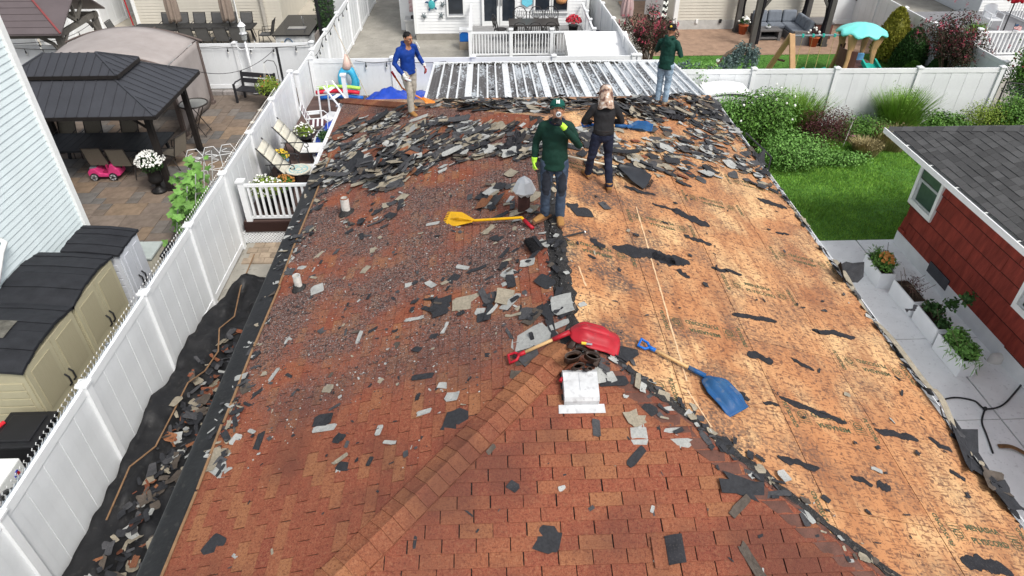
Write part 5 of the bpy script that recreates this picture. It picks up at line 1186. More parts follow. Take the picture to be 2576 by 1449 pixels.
# pool floats against the post
t = thing('vinyl_post', 'white post standing at the pool corner in front of the floats', 'post', (-4.5, 21.05, dz)); m = M(); m.lo(-.06, .06, -.06, .06, 0, 1.05); m.build('shaft', MVIN, t); m = M(); m.box((0, 0, 1.07), (.18, .18, .05)); m.build('cap', MVIN, t)
for i, (c, lab, z, rr, dx) in enumerate(((mat('float_blue', (.02,.12,.45), .4), 'dark blue pool noodle mat at the bottom of the float pile', .72, .07, 0), (mat('float_red', (.65,.03,.06), .4), 'red pool noodle lying across the float pile', .9, .07, -.1), (mat('float_lime', (.42,.68,.12), .4), 'lime pool noodle on top of the red one', 1.04, .06, -.05))):
    m = M(); m.tube([(-5.45+dx+k*.2, 21.6-.02*k, z+.02*k*(8-k)/4) for k in range(8)], rr, 8); m.build('pool_noodle', c, smooth=True, label=lab, cat='pool noodle')
t = thing('pool_ring', 'sky blue inflatable with pastel horn leaning on the fence', 'pool float', (-4.5, 21.75, .85)); m = M(); m.tube([(.22*math.cos(a), .05, .38+.34*math.sin(a)) for a in [6.283*k/16 for k in range(16)]], .13, 10, closed=True); m.build('ring', mat('float_sky', (.06,.42,.66), .4), t, smooth=True); m = M(); m.tube([(.0, .05, .75), (.03, .08, 1.0), (.0, .08, 1.2)], [.16, .12, .03], 10); m.build('horn', mat('float_pastel', (.7,.5,.42), .4, .3, 4), t, smooth=True)
m = M(); a_ = P(872, 75, 2.6); m.tube([V((-4.75, 21.95, 2.9)), V((-3.9, 21.5, .75))], .014, 6); m.build('skimmer_pole', mat('pole_tan', (.5,.45,.36), .5), label='thin pole leaning diagonally across the pool floats', cat='pole')
# pool with rumpled blue tarp
pc, prr = V((-1.3, 18.35, 0)), 3.6
t = thing('pool', 'round above ground pool with white rim beside the deck', 'pool', pc)
m = M(); m.lathe([(prr,0),(prr,.72),(prr+.1,.74),(prr+.1,.8),(prr-.12,.8),(prr-.12,.5)], 64, caps=False); m.build('wall_and_rim', MVIN2, t, smooth=False); m = M(); m.lathe([(0,.5),(prr-.1,.5)], 48, caps=False); m.build('water', mat('pool_water', (.03,.10,.25), .1), t)
MTARP = mat('blue_tarp', (.015,.06,.42), .35, .2, 4, .3, 25, spec=.5)
def tz(x, y):
    p = V((x, y, 0)); d = (p-pc).length; z = .82+.05*NZ.noise(p*2.1)+.03*NZ.noise(p*6); z += .36*math.exp(-((x+3.15)**2/.5+(y-20.95)**2/.28))*(1+.3*NZ.noise(p*5)); return z+.14*max(0, NZ.noise(p*3.3))
m = M(); m.grid(lambda u, v: ((pc.x+(prr+.02)*(u*2-1)*math.sqrt(max(0, 1-(v*2-1)**2/2))), (pc.y+(prr+.02)*(v*2-1)*math.sqrt(max(0, 1-(u*2-1)**2/2))), tz(pc.x+prr*(u*2-1)*.9, pc.y+prr*(v*2-1)*.9)), 70, 70)
for p in m.v: p.z = tz(p.x, p.y)
m.build('pool_tarp', MTARP, smooth=True, solid=.006, label='rumpled bright blue tarp covering the pool', cat='tarp')
# ---------------------------------------------------------------- corrugated metal patio roof
def metal_mat():
    m = bpy.data.materials.new('stained_sheet'); m.use_nodes = True; n, l = m.node_tree.nodes, m.node_tree.links; b = n['Principled BSDF']; b.inputs['Metallic'].default_value = .35
    g = n.new('ShaderNodeNewGeometry'); oi = n.new('ShaderNodeObjectInfo')
    def noise(sc, s, det=4):
        mp = n.new('ShaderNodeMapping'); mp.inputs['Scale'].default_value = s; l.new(g.outputs['Position'], mp.inputs[0]); q = n.new('ShaderNodeTexNoise'); q.inputs['Scale'].default_value = sc; q.inputs['Detail'].default_value = det; l.new(mp.outputs[0], q.inputs['Vector']); return q.outputs['Fac']
    a = noise(3.2, (1, .16, 1)); c = noise(16, (1, .45, 1))
    ad = n.new('ShaderNodeMath'); ad.operation = 'ADD'; l.new(a, ad.inputs[0]); l.new(c, ad.inputs[1])
    sp = n.new('ShaderNodeSeparateXYZ'); l.new(g.outputs['Position'], sp.inputs[0]); mx_ = n.new('ShaderNodeMapRange'); mx_.inputs[1].default_value = -1.6; mx_.inputs[2].default_value = 5.4; mx_.inputs[3].default_value = -.12; mx_.inputs[4].default_value = .14; l.new(sp.outputs['X'], mx_.inputs[0])
    a2 = n.new('ShaderNodeMath'); a2.operation = 'ADD'; l.new(ad.outputs[0], a2.inputs[0]); l.new(mx_.outputs[0], a2.inputs[1])
    cr = n.new('ShaderNodeValToRGB'); e = cr.color_ramp.elements; e[0].position = .44; e[0].color = (.075,.066,.063,1); e[1].position = .57; e[1].color = (.60,.64,.67,1); x = e.new(.485); x.color = (.15,.14,.14,1); x = e.new(.52); x.color = (.38,.41,.43,1)
    mh = n.new('ShaderNodeMath'); mh.operation = 'MULTIPLY'; mh.inputs[1].default_value = .5; l.new(a2.outputs[0], mh.inputs[0]); l.new(mh.outputs[0], cr.inputs[0]); l.new(cr.outputs[0], b.inputs['Base Color']); b.inputs['Roughness'].default_value = .4
    return m
MSTN = metal_mat(); MRIB = mat('pale_rib', (.66,.68,.69), .45, .1, 5, speck=.15, speckc=(.3,.3,.3), sps=12)
mr = thing('patio_roof', 'stained corrugated metal patio roof with white ribs behind the pile', 'patio roof', (1.9, 18.2, 0)); mx0, mx1, my0, my1 = -1.62, 5.45, 16.2, 20.25
def mz(y): return lerp(2.62, 2.2, (y-my0)/(my1-my0))
n = 7; pw = (mx1-mx0)/n
for i in range(n):
    xa = mx0+i*pw; m = M()
    prof = [(0, 0), (.02, .05), (.05, .05), (.07, 0)]; xs = []
    for k in range(12): xs += [(xa+pw*k/12, 0.0), (xa+pw*(k+.42)/12, 0.0), (xa+pw*(k+.5)/12, .014), (xa+pw*(k+.92)/12, .014)]
    xs.append((xa+pw, 0)); N = len(xs)
    m.add([V((x, y, mz(y)+h)) for y in (my0, my1) for x, h in xs], [(k, k+1, N+k+1, N+k) for k in range(N-1)]); m.build('sheet', MSTN, mr, w=True)
    wide = True
    for k, (dx, ww) in enumerate(((0, .17), (.3, .045), (.55, .045), (.78, .045))):
        x = xa+pw*dx if k else xa; 
        if i == 0 and k == 0: ww = .06
        m = M(); m.bar((x+ww/2, my0, mz(my0)+.025), (x+ww/2, my1-.03, mz(my1)+.025), ww, .05); m.build('rib', MRIB, mr, w=True)
m = M(); m.bar((mx1, my0, mz(my0)+.02), (mx1, my1, mz(my1)+.02), .06, .1); m.build('edge_trim', MRIB, mr, w=True)
m = M(); m.bar((mx0, my1+.04, mz(my1)+.0), (mx1, my1+.04, mz(my1)+.0), .1, .12); m.build('gutter', MRIB, mr, w=True)
for x in (mx0+.1, 1.9, mx1-.1): m = M(); m.lo(x-.05, x+.05, my1-.1, my1, 0, mz(my1)-.03); m.build('post', MVIN, mr, w=True)
m = M()
for _ in range(260): x = R.uniform(mx0+.3, mx1-1.6); y = my1-.02-abs(R.gauss(0, .09)); leaves(m, (x, y, mz(y)+.03), (.05, .03, .02), 3, .06, .04)
m.build('leaf_litter', mat('wet_leaves', (.03,.026,.018), .9, .5, 9, isl=.4), label='dark wet leaf litter caught along the far edge of the metal roof', cat='leaf litter', kind='stuff')
m = M()
for px, py in ((1150, 215), (1182, 245), (1302, 233), (1240, 227), (1420, 228), (1372, 240), (1345, 248), (1280, 243), (1480, 240), (1510, 247), (1408, 248)):
    q = P(px, py, 2.5); m.ell((q.x, q.y, mz(q.y)+.03), (.05, .06, .02), 7, 5)
m.build('tar_crumbs', MFELT, label='black roofing crumbs dropped on the metal patio roof', cat='debris', kind='stuff')
m = M(); m.lo(mx0+.2, mx1-.2, my0+.3, my1-.3, 0, .015); m.build('covered_patio', MCONC, kind='structure')
# ---------------------------------------------------------------- rear deck of the white house
rd = thing('rear_deck', 'grey deck with white balusters in front of the patio doors', 'deck', (1.7, 28, 0)); xa, xb = PY(1183, 110, 25.85).x, PY(1491, 110, 26.0).x
m = M(); m.lo(xa, xb, 25.85, 29.95, .05, .58); m.build('base', mat('deck_skirt', (.66,.67,.68), .6), rd, w=True)
for i in range(28): m = M(); y = 25.85+i*.147; m.lo(xa, xb, y, y+.14, .58, .605); m.build('plank', mat('grey_plank', (.26,.26,.26), .75, .15, 5, obj=.1), rd, w=True)
railing(rd, (xa, 25.9, 0), (xb, 25.9, 0), .6, 1.48, .11, (0, .33, .66, 1), .12); railing(rd, (xb, 25.95, 0), (xb+.05, 29.9, 0), .6, 1.48, .16, (.3, .6), .1); railing(rd, (xa, 25.95, 0), (xa, 29.9, 0), .6, 1.48, .16, (), .1)
q = PY(1330, 75, 27.6); t = dining_table('iron_table', 'dark cast metal dining table on the grey rear deck', q.x-.75, q.x+1.15, 27.3, 28.25, 1.34, 1, MFRM, .605)
MIRON = mat('cast_iron', (.03,.028,.028), .5)
def iron_chair(label, loc, rz_):
    t = thing('iron_chair', label, 'chair', loc, rz_, 'cast iron chairs on the rear deck'); m = M(); m.lathe([(0,.42),(.24,.42),(.25,.44),(0,.45)], 16); m.build('seat', MIRON, t)
    m = M(); m.tube([(-.26, .2, .45), (-.28, .26, .8), (-.15, .28, .98), (0, .29, 1.02), (.15, .28, .98), (.28, .26, .8), (.26, .2, .45)], .018, 6)
    for k in range(-3, 4): m.tube([(0, .22, .5), (k*.07, .26, .68), (k*.085, .27, .9-.02*abs(k))], .012, 5)
    m.build('fan_back', MIRON, t)
    for x in (-.2, .2):
        for y in (-.18, .18): m = M(); m.tube([(x, y, .42), (x*1.15, y*1.2, 0)], .016, 5); m.build('leg', MIRON, t)
    return t
ic = None
for i, px in enumerate((1308, 1349, 1387)):
    x = PY(px, 60, 28.75).x; lab = 'cast iron fan back chair, %s of the three behind the deck table' % ('left', 'middle', 'right')[i]
    if ic is None: ic = iron_chair(lab, (x, 28.65, .605), 0)
    else: dup(ic, (x, 28.65, .605), 0, lab)
dup(ic, (q.x-1.1, 27.9, .605), rad(110), 'cast iron chair turned sideways at the left end of the deck table')
for i, dx in enumerate((-.4, .2, .8)): dup(ic, (q.x+dx, 26.95, .605), math.pi, 'cast iron chair behind the balusters, %s on the near side' % ('left', 'middle', 'right')[i])
q = PY(1442, 68, 28.6); pot('flower_pot', 'dark pot of red mums at the right end of the rear deck', (q.x, 28.6, .605), .2, .36, MBLKP, LFD, FRD, .3, 160, .035, .3, 300)
q = P(1170, 122); t = thing('cooler', 'blue and white picnic cooler on a crate beside the rear deck', 'cooler', (q.x, q.y, .02)); m = M(); m.lo(-.2, .2, -.16, .16, .3, .68); m.build('body', mat('cooler_blue', (.02,.16,.55), .4), t, bev=.02); m = M(); m.lo(-.21, .21, -.17, .17, .68, .8); m.build('lid', MVIN, t, bev=.02); m = M(); m.tube([(-.2, -.18, .62), (-.1, -.2, .72), (.1, -.2, .72), (.2, -.18, .62)], .012, 5); m.build('handle', MVIN, t)
m = M(); m.lo(q.x-.22, q.x+.22, q.y-.22, q.y+.22, .012, .315); m.build('step_block', mat('tan_block', (.33,.28,.22), .8), label='tan block under the blue cooler', cat='block')
q = P(1034, 108); t = thing('trough_planter', 'grey wooden trough beside the recessed white wall', 'trough', (q.x+.05, q.y+1.2, .01)); m = M()
m.lo(-.32, .32, -.3, .3, 0, .62); m.build('box', mat('grey_board', (.45,.45,.44), .7), t); m = M(); m.lo(-.36, .36, -.34, .34, .62, .68); m.build('lid', MATS['grey_board'], t); m = M(); m.lo(-.08, .12, -.1, .1, .68, .78); m.build('hose_reel', MBLKP, t)
q = PY(1470, 65, 29.3); t = thing('grill', 'dark covered grill in the walkway beside the white house', 'grill', (4.3, 27.2, .01)); m = M(); m.ell((0, 0, .75), (.3, .35, .4), 14, 9); m.build('cover', mat('navy_cover', (.02,.024,.04), .7), t, smooth=True); m = M(); m.lo(-.25, .25, -.28, .28, 0, .6); m.build('body', MBLKP, t)
# white lidded shed behind the metal roof
t = thing('storage_shed', 'low shed with a bright white sloping lid behind the metal roof', 'shed', (4.1, 24.6, .01)); m = M(); m.lo(2.85, 5.0, 23.8, 25.4, .01, 1.2); m.build('body', mat('offwhite_resin', (.62,.62,.6), .5), t, w=True)
m = M(); m.add([(2.8, 23.7, 1.24), (5.08, 23.7, 1.24), (5.08, 25.45, 1.62), (2.8, 25.45, 1.62), (2.8, 23.7, 1.19), (5.08, 23.7, 1.19), (5.08, 25.45, 1.55), (2.8, 25.45, 1.55)], [(0,1,2,3), (7,6,5,4), (0,4,5,1), (1,5,6,2), (2,6,7,3), (3,7,4,0)]); m.build('lid', mat('bright_white', (.86,.86,.85), .5, .02, 2), t, w=True)
t = thing('deck_cushion', 'grey cushioned chair back behind the fence by the metal roof', 'chair', PY(1375, 146, 23.2)); m = M(); m.lo(-.35, .35, 0, .12, -.6, .08); m.build('backrest', mat('grey_cushion', (.16,.16,.17), .8), t, bev=.04); m = M(); m.lo(-.35, .35, .12, .6, -.75, -.6); m.build('seat', MATS['grey_cushion'], t, bev=.03)
for x in (-.3, .3):
    for y in (.05, .55): m = M(); m.lo(x-.02, x+.02, y-.02, y+.02, -PY(1375, 146, 23.2).z+.01, -.7); m.build('leg', MBLK, t)
# ---------------------------------------------------------------- swing set
MTN = mat('tan_plastic', (.46,.28,.14), .5, .1, 4); MBRP2 = mat('brown_plastic', (.13,.06,.05), .5, .1, 4); MAQ = mat('aqua_plastic', (.20,.72,.66), .4, .06, 3); MTL = mat('teal_plastic', (.02,.42,.34), .4, .08, 4); MROPE = mat('tan_rope', (.5,.38,.17), .8)
sw = thing('swing_set', 'plastic swing set with aqua canopy tower, two swings and a slide', 'swing set', (12.5, 25.2, .02)); A0 = V((11.25, 25.3, 0)); zb = 1.62
bx0, by0 = P(1988, 90, zb).x+.05, P(1988, 90, zb).y; bx1 = P(2120, 88, zb).x
F0, F1 = P(1958, 184), P(1988, 185); tp = V((bx0, by0, zb))
for f in (V((bx0+.15, by0-.75, .02)), V((bx0-.45, by0+.55, .02))):
    m = M(); m.bar(f, tp+V((0, 0, .06)), .2, .1, (0, 1, 0)); m.build('a_frame_leg', MTN, sw, w=True, bev=.02)
m = M(); m.tube([V((bx0-.1, by0-.1, .75)), V((bx0-.2, by0+.2, .7))], .04, 6); m.build('cross_brace', MBRP2, sw, w=True)
m = M(); m.tube([tp, V((bx1+.3, by0, zb))], .035, 8); m.build('swing_beam', mat('grey_tube', (.2,.22,.24), .4), sw, w=True)
for px0, px1 in ((1995, 2022), (2050, 2078)):
    xa, xb = P(px0, 178, .3).x, P(px1, 178, .3).x; xa, xb = lerp(bx0, bx1, .22) if px0 < 2000 else lerp(bx0, bx1, .62), lerp(bx0, bx1, .42) if px0 < 2000 else lerp(bx0, bx1, .84)
    m = M(); m.grid(lambda u, v: (lerp(xa, xb, u), by0-.1+.2*v, .36+.07*(2*u-1)**2), 8, 2); m.build('swing_seat', MTL, sw, w=True, solid=.05)
    for x in (xa, xb):
        m = M(); m.tube([(x, by0, .43), (x, by0, zb-.45)], .012, 5).tube([(x, by0, zb-.45), (x, by0, zb)], .006, 4); m.build('rope', MROPE, sw, w=True)
        m = M(); m.tube([(x, by0, zb-.05), (x, by0, zb+.05)], .05, 8); m.build('hanger', MTL, sw, w=True)
tx, ty = bx1+.72, by0+.1
for dx, dy in ((-.55, -.5), (.5, -.5), (-.5, .55), (.55, .55)):
    m = M(); m.tube([(tx+dx*1.05, ty+dy*1.05, .02), (tx+dx*.85, ty+dy*.85, .8), (tx+dx*.8, ty+dy*.8, 1.2), (tx+dx*.95, ty+dy*.95, 1.75)], [(.1,.06), (.08,.05), (.12,.05), (.2,.05)], 8); m.build('tower_post', MTN, sw, w=True)
m = M()
def cf(u, v): a = 6.283*u; r = v*(1+.06*math.cos(9*a)*v); return (tx+.85*r*math.cos(a), ty+.78*r*math.sin(a), 1.98-.28*v*v-.05*math.cos(9*a)*v*v)
m.grid(cf, 48, 8); m.build('canopy', MAQ, sw, w=True, smooth=True, solid=.06)
m = M(); m.lathe([(.55,.5),(.62,.5),(.62,.62),(.0,.62)], 20, (tx, ty, 0)); m.build('platform', MBRP2, sw, w=True)
m = M(); m.grid(lambda u, v: (tx-.58*math.cos(lerp(-1.2, 1.2, u)), ty-.58*math.sin(lerp(-1.2, 1.2, u)), lerp(.6, 1.15, v)), 14, 5); m.build('barrel_wall', MBRP2, sw, w=True, solid=.05)
m = M(); m.lo(tx-.1, tx+.45, ty+.2, ty+.3, .62, .85); m.build('blue_panel', mat('sky_plastic', (.15,.4,.7), .4), sw, w=True)
s0, s1 = V((tx+.3, ty-.45, .72)), V((tx+.55, ty-1.75, .1)); sd = V((.98, .19, 0))*.28
m = M(); 
for k in range(2): pass
m.add([s0-sd, s0+sd, s1+sd, s1-sd, s0-sd+V((0,0,.14)), s0-sd*.8+V((0,0,.14)), s1-sd+V((0,0,.12)), s1-sd*.8+V((0,0,.12)), s0+sd+V((0,0,.14)), s0+sd*.8+V((0,0,.14)), s1+sd+V((0,0,.12)), s1+sd*.8+V((0,0,.12))], [(0,1,2,3)[::-1], (0,3,6,4), (4,6,7,5), (1,8,10,2), (8,9,11,10)])
m.build('slide', MTL, sw, w=True, solid=.035)
# ---------------------------------------------------------------- pergola, sofa, pots
MPERG = mat('weathered_timber', (.085,.08,.075), .8, .3, 6, .4, 30, streak=(1, 1, .2)); MCURT = mat('black_curtain', (.012,.011,.014), .9, .2, 6)
pg = thing('pergola', 'weathered timber pergola with tied black curtains over the sofa', 'pergola', (12.5, 29.7, .03)); px_ = (P(1886, 117).x, P(2065, 115).x); py_ = (28.55, 30.7)
for x in px_:
    for y in py_:
        m = M(); m.lo(x-.1, x+.1, y-.1, y+.1, .03, 2.6); p_ = m.build('post', MPERG, pg, w=True); m = M(); m.lo(x-.13, x+.13, y-.13, y+.13, .03, .14); m.build('foot', MPERG, p_, w=True)
        sx = 1 if x < 12 else -1; m = M(); m.bar((x, y, 1.3), (x+sx*.6, y, 2.2), .1); m.build('brace', MPERG, pg, w=True)
        m = M(); m.grid(lambda u, v: (x+sx*.16+(.10-.065*math.exp(-((v-.45)**2)/.02))*math.cos(6.283*u)*(1+.2*math.sin(u*38)), y+(.1)*math.sin(6.283*u)*(1+.2*math.sin(u*38)), lerp(.15, 2.4, v)), 28, 14); m.build('curtain', MCURT, pg, w=True, smooth=True)
for y in py_: m = M(); m.bar((px_[0]-.3, y, 2.5), (px_[1]+.3, y, 2.5), .08, .2); m.build('beam', MPERG, pg, w=True)
MWICK = mat('grey_wicker', (.14,.135,.135), .8, .25, 40, .6, 80); MCUSH = mat('slate_cushion', (.17,.19,.22), .85, .1, 6, .2, 60)
sf = thing('corner_sofa', 'grey wicker corner sofa with slate cushions under the pergola', 'sofa', (12.6, 30.0, .03)); xs0 = P(1905, 60, .6).x; xs1 = P(2040, 60, .6).x-.2
m = M(); m.lo(xs0, xs1, 29.95, 30.75, .03, .34).lo(xs1-.85, xs1, 28.75, 29.95, .03, .34); m.build('frame', MWICK, sf, w=True)
m = M(); m.lo(xs0, xs1, 30.68, 30.8, .34, .78).lo(xs1-.06, xs1+.08, 28.7, 30.68, .34, .7).lo(xs1-.9, xs1+.08, 28.62, 28.75, .03, .6); m.build('back_frame', MWICK, sf, w=True)
L = (xs1-.8-xs0)/2
for i in range(2): m = M(); m.lo(xs0+i*L+.01, xs0+(i+1)*L-.01, 29.95, 30.55, .34, .5); m.build('seat_cushion', MCUSH, sf, w=True, bev=.05)
m = M(); m.lo(xs1-.8, xs1-.1, 28.8, 30.5, .34, .5); m.build('seat_cushion', MCUSH, sf, w=True, bev=.05)
for i in range(3): m = M(); w_ = (xs1-.15-xs0)/3; m.box((xs0+(i+.5)*w_, 30.56, .72), (w_-.03, .2, .5), (-.18, 0, 0)); m.build('back_cushion', MCUSH, sf, w=True, bev=.07)
for i in range(3): m = M(); m.box((xs1-.15, 29.1+.5*i, .7), (.2, .48, .46), (0, .2, 0)); m.build('back_cushion', MCUSH, sf, w=True, bev=.07)
q = P(1932, 104); t = thing('coffee_table', 'grey wicker coffee table with open shelf in front of the sofa', 'table', (q.x, q.y+.25, .03)); m = M(); m.lo(-.5, .5, -.3, .3, .38, .44); m.build('top', MWICK, t)
for x in (-.44, .44): m = M(); m.lo(x-.06, x+.06, -.28, .28, .0, .38); m.build('side', MWICK, t)
m = M(); m.lo(-.4, .4, -.26, .26, .06, .12); m.build('shelf', MWICK, t); m = M(); m.lo(-.4, .4, .2, .26, .12, .38); m.build('back_panel', MCURT, t)
t = thing('bowl_planter', 'small white bowl with a succulent on the coffee table', 'bowl', (q.x-.02, q.y+.25, .47)); m = M(); m.lathe([(.05,0),(.1,.05),(.11,.09),(.09,.09)], 14); m.build('bowl', MVIN, t, smooth=True); m = M(); leaves(m, (0, 0, .1), .06, 60, .05, .03); m.build('foliage', LFD, t)
t = thing('side_cabinet', 'dark wicker side box at the right end of the sofa', 'cabinet', (xs1+.65, 29.9, .03)); m = M(); m.lo(-.35, .4, -.45, .45, 0, .62); m.build('box', MATS['brown_plastic'], t); m = M(); m.lo(-.38, .43, -.48, .48, .62, .67); m.build('lid', MWICK, t)
MTERRA = mat('terracotta', (.42,.11,.045), .75, .15, 6)
q = P(1866, 87); pot('flower_pot', 'terracotta pot of white flowers by the left pergola post', (q.x, q.y, .03), .2, .38, MTERRA, LFD, FW_, .2, 14, .05, .25, 300)
q = P(2043, 118); pot('flower_pot', 'terracotta pot of red leaves by the right pergola post', (q.x, q.y, .03), .2, .38, MTERRA, LFR, FW_, .2, 8, .045, .28, 350)
# ---------------------------------------------------------------- planting bed with clipped conifers
bd = thing('stone_border', 'curved border of grey stone blocks round the conifer bed', 'border', (15.7, 25.5, .02)); pts = [P(*q) for q in ((2217, 141), (2226, 153), (2243, 163), (2262, 172), (2280, 182), (2300, 190))]
for i in range(len(pts)-1):
    for k in range(3): p = pts[i]+(pts[i+1]-pts[i])*((k+.5)/3); a = math.atan2(*(pts[i+1]-pts[i]).yx); m = M(); m.box((p.x, p.y, .13), ((pts[i+1]-pts[i]).length/3*.95, .22, .22), (0, 0, a+R.gauss(0, .05))); m.build('block', MSTONE, bd, w=True, bev=.02)
def conifer(name, label, base, r, h, n, lm, fat=.62, group='clipped conifers by the right side fence'):
    t = thing(name, label, 'conifer', base, 0, group); m = M()
    for _ in range(n):
        v = R.random(); a = R.random()*6.283; rr = r*math.sin(math.pi*min(1, (.12+.88*v)**fat))**.6 if v > .02 else r*.6
        rr *= (1+.08*math.sin(a*3+v*5))*R.uniform(.8, 1.03); p = V((rr*math.cos(a), rr*math.sin(a), .05+v*h)); d = V((math.cos(a), math.sin(a), .4)).normalized()
        nn = (d+V((R.gauss(0, .5), R.gauss(0, .5), R.gauss(0, .5)))).normalized(); t_ = (V((0, 0, 1))+d*.5+V((R.gauss(0, .5), R.gauss(0, .5), 0))).normalized(); s = nn.cross(t_).normalized(); l = R.uniform(.06, .12)
        m.add([p, p+t_*l*.5+s*l*.3, p+t_*l, p+t_*l*.5-s*l*.3], [(0, 1, 2), (0, 2, 3)])
    m.ell((0, 0, h*.5), (r*.75, r*.75, h*.47), 14, 9); m.build('crown', lm, t); m = M(); m.tube([(0, 0, 0), (0, 0, h*.5)], .05, 6); m.build('trunk', MBARK, t)
conifer('clipped_conifer', 'tall golden clipped conifer beside the side fence', (15.75, 26.6, .02), .62, 1.95, 5200, LFG)
conifer('clipped_conifer', 'dark green dome shaped conifer between the golden one and the myrtle', (15.9, 25.35, .02), .58, 1.55, 5200, LFD)
conifer('clipped_conifer', 'small round clipped shrub at the foot of the dark conifer', (15.7, 24.55, .02), .36, .55, 2200, LF)
conifer('clipped_conifer', 'dark narrow conifer half hidden under the crape myrtle', (16.1, 23.8, .02), .36, 1.1, 2600, LFD)
def myrtle(label, base, r, h, n, fn):
    t = thing('crape_myrtle', label, 'tree', base); m = M(); tips = []
    for i in range(9):
        a = 6.283*i/9+R.uniform(-.2, .2); k = R.uniform(.3, .95); e = V((math.cos(a)*r*k, math.sin(a)*r*k, h*R.uniform(.7, .95))); mid = V((e.x*.35, e.y*.35, h*.4)); m.tube([(math.cos(a)*.08, math.sin(a)*.08, 0), mid, e], [.035, .022, .008], 6); tips += [e, mid+(e-mid)*.5]
        for j in range(3): b = mid+(e-mid)*R.random(); f = b+V((R.gauss(0, r*.35), R.gauss(0, r*.35), h*.18)); m.tube([b, f], [.012, .004], 4); tips.append(f)
    m.build('trunk', MBARK, t); m = M(); f = M()
    for p in tips:
        leaves(m, p, (r*.34, r*.34, h*.16), n//len(tips), .085, .045, .5, .3)
        for _ in range(fn//len(tips)): c = p+V((R.gauss(0, r*.22), R.gauss(0, r*.22), abs(R.gauss(.05, h*.08)))); leaves(f, c, (.05, .05, .1), 14, .04, .035, .6)
    m.mi = [0 if R.random() < .55 else 1 for _ in m.f]; m.build('crown', [leafm('myrtle_dark', (.025,.035,.018), (.06,.06,.03)), LFR], t); f.build('blossom', FPK, t); return t
myrtle('tall crape myrtle tree with dark red leaves and pink blossom', (16.05, 23.2, .02), .95, 2.35, 7000, 170)
myrtle('crape myrtle bush with pink blossom behind the man in green hoodie', (6.0, 25.6, .02), .95, 1.9, 7000, 200)
# blue-grey weeping cedar behind the fence
t = thing('weeping_cedar', 'weeping blue grey cedar arching over the fence beside the white shed', 'tree', (7.3, 22.0, .02)); m = M(); m.tube([(-.9, 0, 0), (-.9, .1, .9), (-.5, .2, 1.25), (.1, .2, 1.3), (.6, .4, 1.75), (1.1, .5, 2.0), (1.5, .5, 1.8)], [.08, .07, .06, .055, .045, .03, .015], 7); m.build('trunk', MBARK, t, smooth=True); m = M()
for b0, b1, n in (((-1.3, 0, 1.5), (-.6, .1, 1.55), 30), ((-.6, .1, 1.25), (.3, .2, 1.35), 34), ((.3, .2, 1.35), (1.0, .5, 2.0), 34), ((1.0, .5, 2.0), (1.65, .5, 1.8), 34), ((1.3, .3, .9), (1.9, .2, .85), 14)):
    for _ in range(n):
        p = V(b0)+(V(b1)-V(b0))*R.random()+V((R.gauss(0, .08), R.gauss(0, .1), R.gauss(0, .05))); L_ = R.uniform(.25, .8)
        for k in range(int(L_/.03)): q = p+V((R.gauss(0, .025), R.gauss(0, .025), -.03*k)); leaves(m, q, .045, 4, .085, .035, .5, 0, .8)
m.build('foliage', LFB, t)
# white storage cabinet in the corner, wrapped by leaves
t = thing('storage_cabinet', 'white resin storage cabinet half hidden by leaves at the roof corner', 'cabinet', (7.2, 20.0, 0)); zt = 1.38
m = M(); m.lo(-.62, .62, -.42, .42, 0, zt); m.build('body', MVIN2, t); m = M(); m.grid(lambda u, v: (lerp(-.68, .68, u), lerp(-.48, .48, v), zt+.03+.1*(1-(2*u-1)**2)), 10, 2); m.build('lid', MVIN, t, solid=.05)
for x0, x1 in ((-.6, -.01), (.01, .6)): m = M(); m.lo(x0, x1, -.445, -.42, .1, zt-.04); m.build('door', MVIN, t)
# ---------------------------------------------------------------- hedge of overgrown shrubs along the fence
GS = 'overgrown shrubs along the white fence'
S = [('leafy_shrub', 'large leafy shrub with white blooms nearest the roof corner', (8.05, 18.9), .95, .8, 1.75, 5200, LF, .085, .05, (FW_, 10, .045)),
     ('leafy_shrub', 'broad green shrub spreading over the lawn edge beside the railing', (8.7, 17.6), 1.0, .7, 1.0, 4200, LFV, .07, .04, None),
     ('leafy_shrub', 'tall green shrub rising above the white cabinet', (7.0, 19.1), .55, .45, 1.5, 2600, LFV, .08, .05, None),
     ('barberry', 'dark burgundy barberry shrub in the middle of the border', (9.9, 18.75), .8, .6, 1.25, 4200, LFR, .05, .03, None),
     ('leafy_shrub', 'low green creeper at the foot of the burgundy shrub', (10.1, 17.8), .9, .4, .35, 1500, LFV, .07, .04, None),
     ('leafy_shrub', 'low mixed weeds between the burgundy shrub and the grasses', (11.4, 19.3), .9, .6, .75, 2600, LF, .06, .03, None),
     ('leafy_shrub', 'leafy green weed clump under the middle of the fence', (14.2, 19.6), .7, .5, .7, 2200, LF, .08, .05, None),
     ('leafy_shrub', 'pale mixed shrub near the right end of the fence', (15.3, 19.5), .75, .5, 1.05, 2600, LFY, .05, .03, None),
     ('leafy_shrub', 'green shrub at the far right end of the fence', (16.1, 19.4), .6, .5, 1.25, 2600, LF, .08, .05, None),
     ('leafy_shrub', 'dark ivy clump at the foot of the chain link panel', (16.9, 18.9), .6, .5, .9, 2200, LFD, .08, .05, None),
     ('leafy_shrub', 'tall leafy sapling at the right edge above the fence end', (17.0, 20.6), .55, .5, 2.6, 3800, LF, .08, .05, (FPK, 24, .03)),
     ('leafy_shrub', 'climbing leaves over the top of the white cabinet', (6.6, 20.9), .8, .4, 1.9, 2400, LFV, .08, .05, (FW_, 5, .05))]
for nm, lab, b, rx, ry, h, n, lm, L_, W_, fl in S: bush(nm, lab, 'shrub', (*b, 0), rx*1.15, ry*1.15, h*1.12, int(n*1.35), lm, L_*1.1, W_*1.1, GS, 8, 6, fl)
